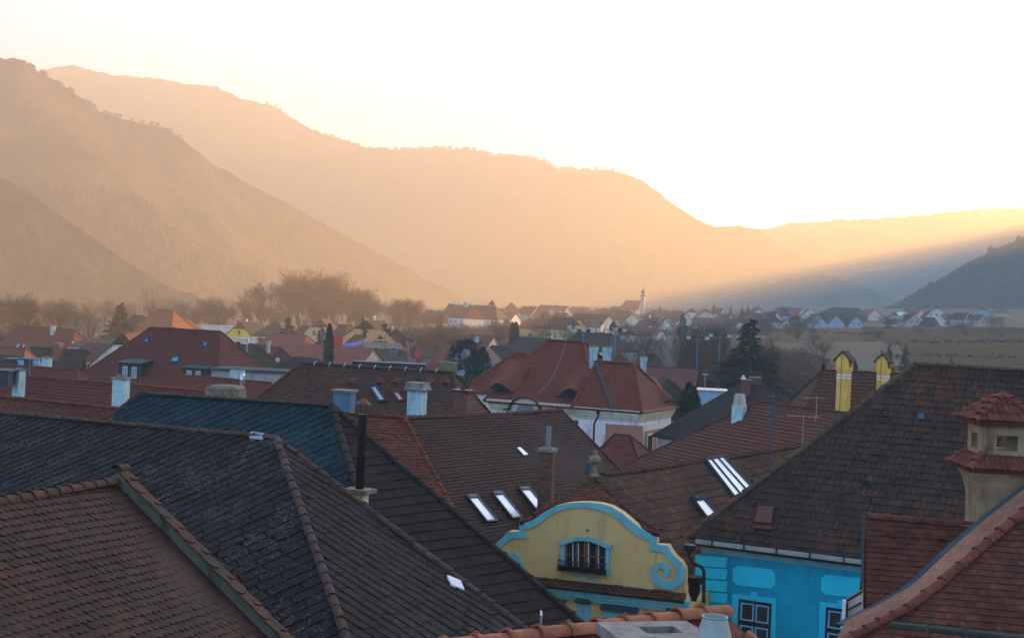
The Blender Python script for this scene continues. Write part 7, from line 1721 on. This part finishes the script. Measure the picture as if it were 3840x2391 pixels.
for i, (k, x, t, b, Y, w_, lb) in enumerate([
 ('a', 1498, 1110, 1200, 640, 1.35, 'rounded leafless tree at the left of the far village'), ('a', 1540, 1124, 1200, 650, 1.2, 'darker rounded tree touching the village end'), ('s', 1592, 1160, 1215, 600, 1.4, 'low thicket tree before the first village barn'),
 ('c', 1695, 1190, 1295, 400, 1.55, 'very broad dark leafless tree behind the big pine'), ('c', 1655, 1205, 1300, 395, 1.2, 'leafless tree overlapping the left side of the very broad one'), ('a', 1868, 1188, 1285, 440, 1.3, 'round leafless tree left of the slim evergreen pair'), ('c', 2032, 1194, 1270, 430, 1.3, 'leafless tree in front of the pale yellow house'),
 ('a', 2135, 1222, 1280, 430, 1.3, 'small bare fruit tree in front of the pale yellow gable'), ('c', 2340, 1208, 1290, 440, 1.5, 'bare tree right of the little turret'), ('c', 2368, 1270, 1350, 260, 1.5, 'dark bushy bare tree right behind the manor chimneys'), ('a', 2440, 1225, 1320, 330, 1.3, 'bare tree over the allotments'),
 ('b', 2585, 1215, 1500, 245, .9, 'bare tree left of the two tall floodlight masts'), ('a', 2640, 1196, 1500, 260, .9, 'dense bare tree between the two tall floodlight masts'), ('b', 2705, 1208, 1500, 270, .8, 'bare tree at the left flank of the great spruce'), ('a', 2668, 1250, 1500, 240, .8, 'lower bare tree behind the masts'), ('a', 2800, 1265, 1480, 220, .95, 'pale-branched bare tree in front of the great spruce'), ('b', 2880, 1250, 1480, 235, .9, 'bare tree against the right side of the great spruce'), ('c', 2745, 1290, 1490, 230, .9, 'bare tree low at the foot of the great spruce'), ('s', 2960, 1200, 1260, 560, 1.5, 'thin hedge tree before the blue row houses'), ('a', 2995, 1180, 1260, 500, 1.0, 'thin bare tree in the vineyard right of the great spruce'), ('c', 3080, 1262, 1340, 360, 1.7, 'dark spreading tree in the meadow below the blue row houses'), ('c', 3055, 1240, 1290, 470, 1.4, 'low round bush tree in the vineyard')]):
    tree(k, x, t, b, Y, lb, rz=i * 2.1 + .4, wide=w_)
tree('w', 2262, 1160, 1290, 360, 'white-stemmed birch behind the manor chimneys', 'birch_tree', wide=1.0); tree('w', 2542, 1212, 1370, 280, 'white-stemmed birch left of the masts', 'birch_tree', rz=1.5, wide=1.1); tree('w', 2515, 1250, 1380, 275, 'smaller birch leaning left of the first one', 'birch_tree', rz=2.5, wide=1.2)
tree('f', 2562, 1172, 1300, 470, 'village spruce just above the birches', 'conifer', wide=1.1); tree('f2', 2815, 1193, 1510, 216, 'the great dark spruce in the middle of the right half', 'conifer', wide=1.15)
tree('f', 3335, 1290, 1400, 300, 'left one of two small spruces behind the second yellow chimney', 'conifer', wide=.9); tree('f', 3398, 1290, 1400, 300, 'right one of two small spruces behind the second yellow chimney', 'conifer', rz=2, wide=.9); tree('f', 3568, 1338, 1400, 300, 'tip of a small spruce above the big weathered roof', 'conifer', rz=1, wide=1.2)
tree('f', 1082, 1189, 1262, 380, 'short green spruce in front of the red-brown hipped roof', 'conifer', rz=1, wide=1.5); tree('f', 1206, 1215, 1290, 330, 'narrow spruce beside the slim cypress', 'conifer', rz=3, wide=.9); tree('f', 1445, 1213, 1262, 330, 'small spruce above the open rafters', 'conifer', rz=2, wide=1.5); tree('f', 1368, 1226, 1262, 330, 'tiny spruce left of the open rafters', 'conifer', rz=4, wide=1.3)
tree('y', 1237, 1213, 1372, 262, 'slim dark cypress in front of the long faded red roof', 'cypress', wide=.85); tree('y', 1923, 1208, 1268, 400, 'left half of the slim evergreen pair', 'cypress', rz=1, wide=1.1); tree('y', 1936, 1206, 1268, 400, 'right half of the slim evergreen pair', 'cypress', rz=2, wide=1.2)
tree('y2', 2585, 1434, 1535, 158, 'taller clipped thuja by the shop gable', 'thuja', wide=.95); tree('y2', 2604, 1449, 1535, 157, 'shorter clipped thuja by the shop gable', 'thuja', rz=1, wide=.8)
tree('p', 1755, 1262, 1420, 235, 'big dark pine with a puff of chimney smoke before it', 'pine_tree', wide=1.0); tree('y2', 1812, 1300, 1400, 225, 'dark thuja group at the right of the big pine', 'thuja', rz=2, wide=1.1); tree('y2', 1775, 1310, 1400, 222, 'dark thuja at the foot of the big pine', 'thuja', rz=3, wide=1.0)
for i, (x, t, b, Y, lb) in enumerate([(2035, 1172, 1200, 640, 'small dark spruce above the pale village gable'), (2270 + 205, 1145, 1165, 900, 'village spruce just right of the church'), (2678, 1140, 1160, 860, 'pointed spruce above the cream houses'), (2740, 1149, 1170, 850, 'spruce left of the hipped village roofs'), (2784, 1149, 1172, 800, 'left one of two spruces in the village centre right'), (2806, 1146, 1172, 810, 'right one of two spruces in the village centre right')]): tree('f', x, t, b, Y, lb, 'conifer', rz=i, wide=1.2)
for i, (x, t, b, Y) in enumerate([(1505, 1222, 1258, 430), (1530, 1220, 1260, 428), (1556, 1222, 1258, 430), (1580, 1224, 1260, 432), (1602, 1222, 1258, 436), (1625, 1226, 1262, 430), (1488, 1226, 1260, 426)]):
    tree('o', x, t, b, Y, 'one of the low fruit trees in the orchard behind the unfinished house', 'fruit_tree', 'orchard trees behind the unfinished house', rz=i * 1.7, wide=2.0, ground=True)
for i, (x, t, Y) in enumerate([(2885, 1330, 262), (2925, 1318, 275), (2962, 1325, 268), (3000, 1316, 280), (3035, 1322, 272), (3070, 1325, 278), (2905, 1350, 246), (2950, 1352, 248), (2990, 1345, 252)]):
    tree('o', x, t, 1430, Y, 'one of the dark fruit trees on the meadow right of the great spruce', 'fruit_tree', 'meadow fruit trees right of the great spruce', rz=i * 1.7, wide=1.5)
for i, (x, t, b, Y) in enumerate([(1350, 1338, 1380, 225), (1395, 1335, 1380, 228), (1300, 1345, 1380, 226), (1440, 1340, 1385, 226)]): tree('s', x, t, b, Y, 'one of the tan winter shrubs in front of the unfinished house', 'shrub', 'tan shrubs in front of the unfinished house', rz=i * 2.1, wide=1.6, cat='shrub')
tree('s', 568, 1402, 1450, 168, 'dark round bush between the green dormers', 'shrub', rz=1, wide=1.6, cat='shrub')
rnd = random.Random(77)
for i in range(46):    # hazy trees between the roofs of the far village and along the slope
    x = rnd.uniform(1640, 3060); Y = rnd.uniform(560, 900); p = on_ground(x, 1190); b_ = P(x, 1180, Y); zb = gz(b_.x, b_.y); hgt = rnd.uniform(5, 9)
    r = copy_tree(SRC[('a', 'bare_tree')] if i % 3 else SRC[('c', 'bare_tree')], (b_.x, b_.y, zb - .2), label='one of the small hazy leafless trees among the far village roofs', group='small leafless trees among the far village roofs'); s = hgt / 10; r.scale = (s * 1.3, s * 1.3, s); r.rotation_euler[2] = i * 1.1
for i in range(74):    # thicket between the river trees on the left
    x = rnd.uniform(-60, 1560); Y = rnd.uniform(560, 900); b_ = P(x, 1200, Y); zb = gz(b_.x, b_.y); hgt = rnd.uniform(8, 16)
    r = copy_tree(SRC[('a', 'bare_tree')] if i % 2 else SRC[('d', 'poplar_tree')], (b_.x, b_.y, zb - .2), label='one of the hazy leafless trees in the belt behind the left roofs', group='hazy tree belt behind the left roofs'); s = hgt / 10; r.scale = (s * 1.2, s * 1.2, s); r.rotation_euler[2] = i * 1.1
# ------------------------------------------------------------------ woods that nobody could count
def canopy(name, ridges, count, smin, smax, seed, mat, label, front, foot, yfun=None, t0=-.01, t1=.9, sk=1.0, cones=.15):
    """small ragged crowns scattered down a slope; ridge points as in hill()"""
    rnd = random.Random(seed); mb = MB(); cum = [0]
    for a, b in zip(ridges, ridges[1:]): cum.append(cum[-1] + (b - a).length)
    for i in range(count):
        d = rnd.uniform(0, cum[-1]); k = next(j for j in range(len(ridges) - 1) if d <= cum[j + 1] + 1e-6); p = lerp(ridges[k], ridges[k + 1], (d - cum[k]) / (cum[k + 1] - cum[k]))
        s = rnd.uniform(t0, t1) ** sk if t1 > 0 else 0
        c = None
        mb.v  # placed by ray casting on the hill below
        yield_ = (p, s); 
        q = p + V((0, -1, 0)) * (front * (p.z - foot)) * max(0, s)
        if not HB: continue
        hit = HB.ray_cast(V((q.x, q.y, 900)), V((0, 0, -1)))
        if hit[0] is None: continue
        c = hit[0]; r_ = rnd.uniform(smin, smax); cone = rnd.random() < cones
        i0 = len(mb.v); n = 6
        prof = [(.75, 0), (1.0, .55), (.7, 1.1), (.15, 1.5)] if not cone else [(.6, 0), (.45, .8), (.25, 1.6), (.03, 2.3)]
        for rr, hh_ in prof:
            for j in range(n): t = 2 * math.pi * j / n + i; f = rnd.uniform(.65, 1.3); mb.v.append(c + V((math.cos(t) * rr * r_ * f, math.sin(t) * rr * r_ * f, hh_ * r_ * rnd.uniform(.85, 1.15) - .5)))
        for e in range(3):
            for j in range(n): a = i0 + e * n + j; b = i0 + e * n + (j + 1) % n; mb.f.append((a, b, b + n, a + n)); mb.uvd.append(None)
        mb.f.append(tuple(i0 + 3 * n + j for j in range(n))); mb.uvd.append(None)
    tag(mb.obj(name, mat), label, 'woodland', kind='stuff')
from mathutils.bvhtree import BVHTree
def bvh(o):
    me = o.data; return BVHTree.FromPolygons([o.matrix_world @ v.co + o.location * 0 for v in me.vertices], [tuple(p.vertices) for p in me.polygons])
def crowns(*a, **k):
    for _ in canopy(*a, **k) or (): pass
hills_ = [o for o in bpy.data.objects if o.name.split('.')[0] == 'hill']
T_wood = hill_mat('wood_crowns', (.075, .044, .015), (.125, .074, .025), (.19, .115, .04), .05)
bpy.context.view_layer.update()
HB = bvh(hills_[0]); crowns('forest', RX([p for p in near_l if p[0] > -300], lambda px: 1500 + max(0, px) * .25), 12000, 5, 11, 5, T_wood, 'bare forest covering the big left hillside', 1.3, 15, t0=0, t1=1)
HB = bvh(hills_[1]); crowns('forest', RX([p for p in spur_l if p[0] > -300], 1100), 7000, 3.2, 6.5, 6, T_wood, 'bare forest on the low spur at the left edge', 1.35, 14, t0=0, t1=1)
HB = bvh(hills_[2]); crowns('forest', RX([p for p in far_1 if p[0] < 3000], lambda px: 3050 - max(0, px - 1500) * .2), 5000, 8, 15, 7, T_wood, 'thin line of trees on the far skyline ridge', .02, 15, t0=0, t1=1)
HB = bvh(hills_[5]); crowns('forest', rr, 2600, 1.4, 2.8, 8, hill_mat('right_wood_crowns', (.036, .042, .026), (.06, .06, .036), (.085, .08, .048), .05), 'scrub and trees along the right hill', 1.5, 16, t0=0, t1=.5, cones=.03)
rnd = random.Random(5)
for nm, pts, Yf, cnt, hh0, lb, gp in (('ridge_tree', far_1, lambda px: 3300 - max(0, px - 1500) * .2, 190, 11, 'one of the bare trees fringing the far skyline ridge', 'trees along the far skyline'), ('ridge_tree', near_l, lambda px: 1750 + max(0, px) * .25, 80, 8, 'one of the bare trees on the crest of the big left hill', 'trees along the crest of the left hill')):
    HB = bvh(hills_[2] if pts is far_1 else hills_[0])
    for i in range(cnt):
        px = rnd.choice((rnd.uniform(1000, 2350), rnd.uniform(1380, 2250))) if pts is far_1 else rnd.choice((rnd.uniform(0, 110), rnd.uniform(100, 700)))
        py = interp(px, pts); q = P(px, py, Yf(px)); hit = HB.ray_cast(V((q.x, q.y, 1200)), V((0, 0, -1)))
        if hit[0] is None: continue
        h_ = rnd.uniform(.5, 1.1) * hh0; s = h_ / 10
        c = copy_tree(SRC[('s', 'bare_tree')] if i % 3 else SRC[('d', 'poplar_tree')], hit[0] - Z * 1.5, label=lb, group=gp); c.scale = (s, s, s); c.rotation_euler[2] = i; c.name = 'ridge_tree'
def scrub(name, label, boxes, count, seed, smin, smax, mat):
    """ragged winter undergrowth between the houses: tufts of short twigs"""
    rnd = random.Random(seed); mb = MB()
    for i in range(count):
        x0, x1, Y0, Y1 = rnd.choice(boxes); Y = rnd.uniform(Y0, Y1); X = (rnd.uniform(x0, x1) - 1920) / F * Y; z = gz(X, Y); s = rnd.uniform(smin, smax); c = V((X, Y, z))
        for k in range(9):
            a = rnd.uniform(0, 2 * math.pi); e = V((math.cos(a) * rnd.uniform(.3, 1), math.sin(a) * .5, rnd.uniform(.5, 1.3))) * s; seg3(mb, c + V((rnd.gauss(0, s * .3), 0, 0)), c + e + V((rnd.gauss(0, s * .4), 0, 0)), .07, .03)
    tag(mb.obj(name, mat), label, 'undergrowth', kind='stuff')
scrub('undergrowth', 'brown winter scrub between the trees and far gardens', [(-100, 1300, 380, 560), (1400, 2500, 330, 560), (2450, 3050, 230, 400), (1600, 2900, 560, 640)], 3400, 4, 1.2, 3.0, T_twig)
def vine_rows(x0, x1, Y0, Y1, ang, step, seed, label):
    """trained vines, one low ragged strip per row"""
    rnd = random.Random(seed); mb = MB(); ax = V((math.cos(ang), math.sin(ang), 0)); ay = V((-ax.y, ax.x, 0)); cx = ((x0 + x1) / 2 - 1920) / F * (Y0 + Y1) / 2; c = V((cx, (Y0 + Y1) / 2, 0)); E_ = 260
    for k in range(int(-E_ / step), int(E_ / step)):
        prev = None
        for i in range(-60, 61):
            p = c + ay * (k * step) + ax * (i * 4.0); px = 1920 + p.x / max(p.y, 1) * F
            if not (x0 < px < x1 and Y0 < p.y < Y1): prev = None; continue
            z = gz(p.x, p.y); q = (V((p.x, p.y, z)), V((p.x + rnd.gauss(0, .08), p.y + rnd.gauss(0, .08), z + rnd.uniform(.6, 1.15))))
            if prev: mb.face([prev[0] - ay * .15, q[0] - ay * .15, q[1], prev[1]]); mb.face([prev[0] + ay * .15, prev[1], q[1], q[0] + ay * .15])
            prev = q
    tag(mb.obj('vineyard', T_gold), label, 'vineyard', kind='stuff')
vine_rows(3230, 4000, 500, 690, .5, 3.2, 5, 'bare vine rows on the slope below the right hand hamlet')
vine_rows(3350, 4100, 330, 470, -.25, 3.0, 6, 'bare vine rows on the nearer field at the right')
vine_rows(2880, 3240, 500, 640, 1.1, 3.2, 7, 'bare vine rows below the light blue row houses')
# ------------------------------------------------------------------ smoke from the chimney before the big pine
def smoke(c, s, seed, label, dens):
    rnd = random.Random(seed); mb = MB(); 
    for i in range(9):
        t = i / 8; p = c + V((s * (t * 1.6 - .2) * 1.0, 0, s * (.15 + .55 * t ** 1.3))) + V((rnd.gauss(0, .08 * s), rnd.gauss(0, .08 * s), rnd.gauss(0, .05 * s))); r_ = s * (.12 + .30 * t)
        mb.lathe(p - Z * r_ * .8, [(r_ * .35, 0), (r_ * .85, r_ * .4), (r_, r_ * .8), (r_ * .8, r_ * 1.25), (r_ * .3, r_ * 1.6)], 10)
    m = bpy.data.materials.new('smoke_vapour'); m.use_nodes = True; nt = m.node_tree; nt.nodes.clear(); o_ = N(nt, 'ShaderNodeOutputMaterial'); v = N(nt, 'ShaderNodeVolumePrincipled')
    v.inputs['Color'].default_value = (.95, .93, .9, 1)
    f = ramp(nt, noise_(nt, 1.7, 5, .75), [(.47, (0, 0, 0)), (.62, (1, 1, 1))]); L(nt, math_(nt, 'MULTIPLY', f, dens), v.inputs['Density']); L(nt, v.outputs[0], o_.inputs['Volume'])
    o = mb.obj('smoke', m, None, base=c); tag(o, label, 'smoke', kind='stuff')
A_ = P(1678, 1356, 190); smoke(A_, 1.75, 3, 'puff of white chimney smoke before the big pine', 1.2)
r = thing('chimney_stack', 'short stone chimney giving off white smoke before the big pine', 'chimney', P(1680, 1400, 190)); m = MB(); c = P(1680, 1370, 190); m.box(c - Z * .9, .5, .45, 1.1); m.obj('shaft', W_beige, r); m = MB(); m.box(c + Z * .25, .62, .56, .08); m.obj('cover_slab', M_conc, r)

# hedges and lone bushes between the plots on the right
rnd = random.Random(19)
def hedgeline(a, b, n, label):
    mb = MB()
    for i in range(n):
        t = (i + rnd.random()) / n; px = lerp(a[0], b[0], t); Y = lerp(a[1], b[1], t); X = (px - 1920) / F * Y; c = V((X, Y, gz(X, Y))); s = rnd.uniform(.6, 2.0)
        for k in range(14): leafquad(mb, c + V((rnd.gauss(0, s * .6), rnd.gauss(0, s * .4), rnd.uniform(0, s))), rnd.uniform(.5, .9), rnd)
    tag(mb.obj('hedge', T_wood if rnd.random() < .4 else T_cyp), label, 'hedge')
hedgeline((3330, 470), (3900, 500), 60, 'dark broken hedge across the right hand fields, middle one')
hedgeline((3300, 385), (3900, 372), 46, 'broken hedge nearest the big weathered roof in the right hand fields')
hedgeline((2900, 600), (3300, 560), 40, 'broken hedge below the light blue row houses')
hedgeline((3450, 600), (3950, 640), 50, 'dark broken hedge just below the right hand hamlet')
for i, (x, t, b, Y, lb) in enumerate([(3620, 1196, 1225, 560, 'lone round bush in the upper right vineyard'), (3760, 1208, 1232, 540, 'lone round bush at the far right of the vineyard'), (3330, 1180, 1222, 640, 'bushy bare tree left below the pinkish gabled house'), (3385, 1158, 1192, 800, 'dark round tree above the pale green gable'), (3555, 1170, 1210, 720, 'bushy tree right of the big white three-storey house'), (3722, 1172, 1202, 700, 'small dark bush right of the cream house at the hill foot'), (3300, 1232, 1262, 520, 'scrubby bush beside the vineyard track')]):
    tree('s' if i % 2 else 'a', x, t, b, Y, lb, rz=i * 1.2, wide=1.7)
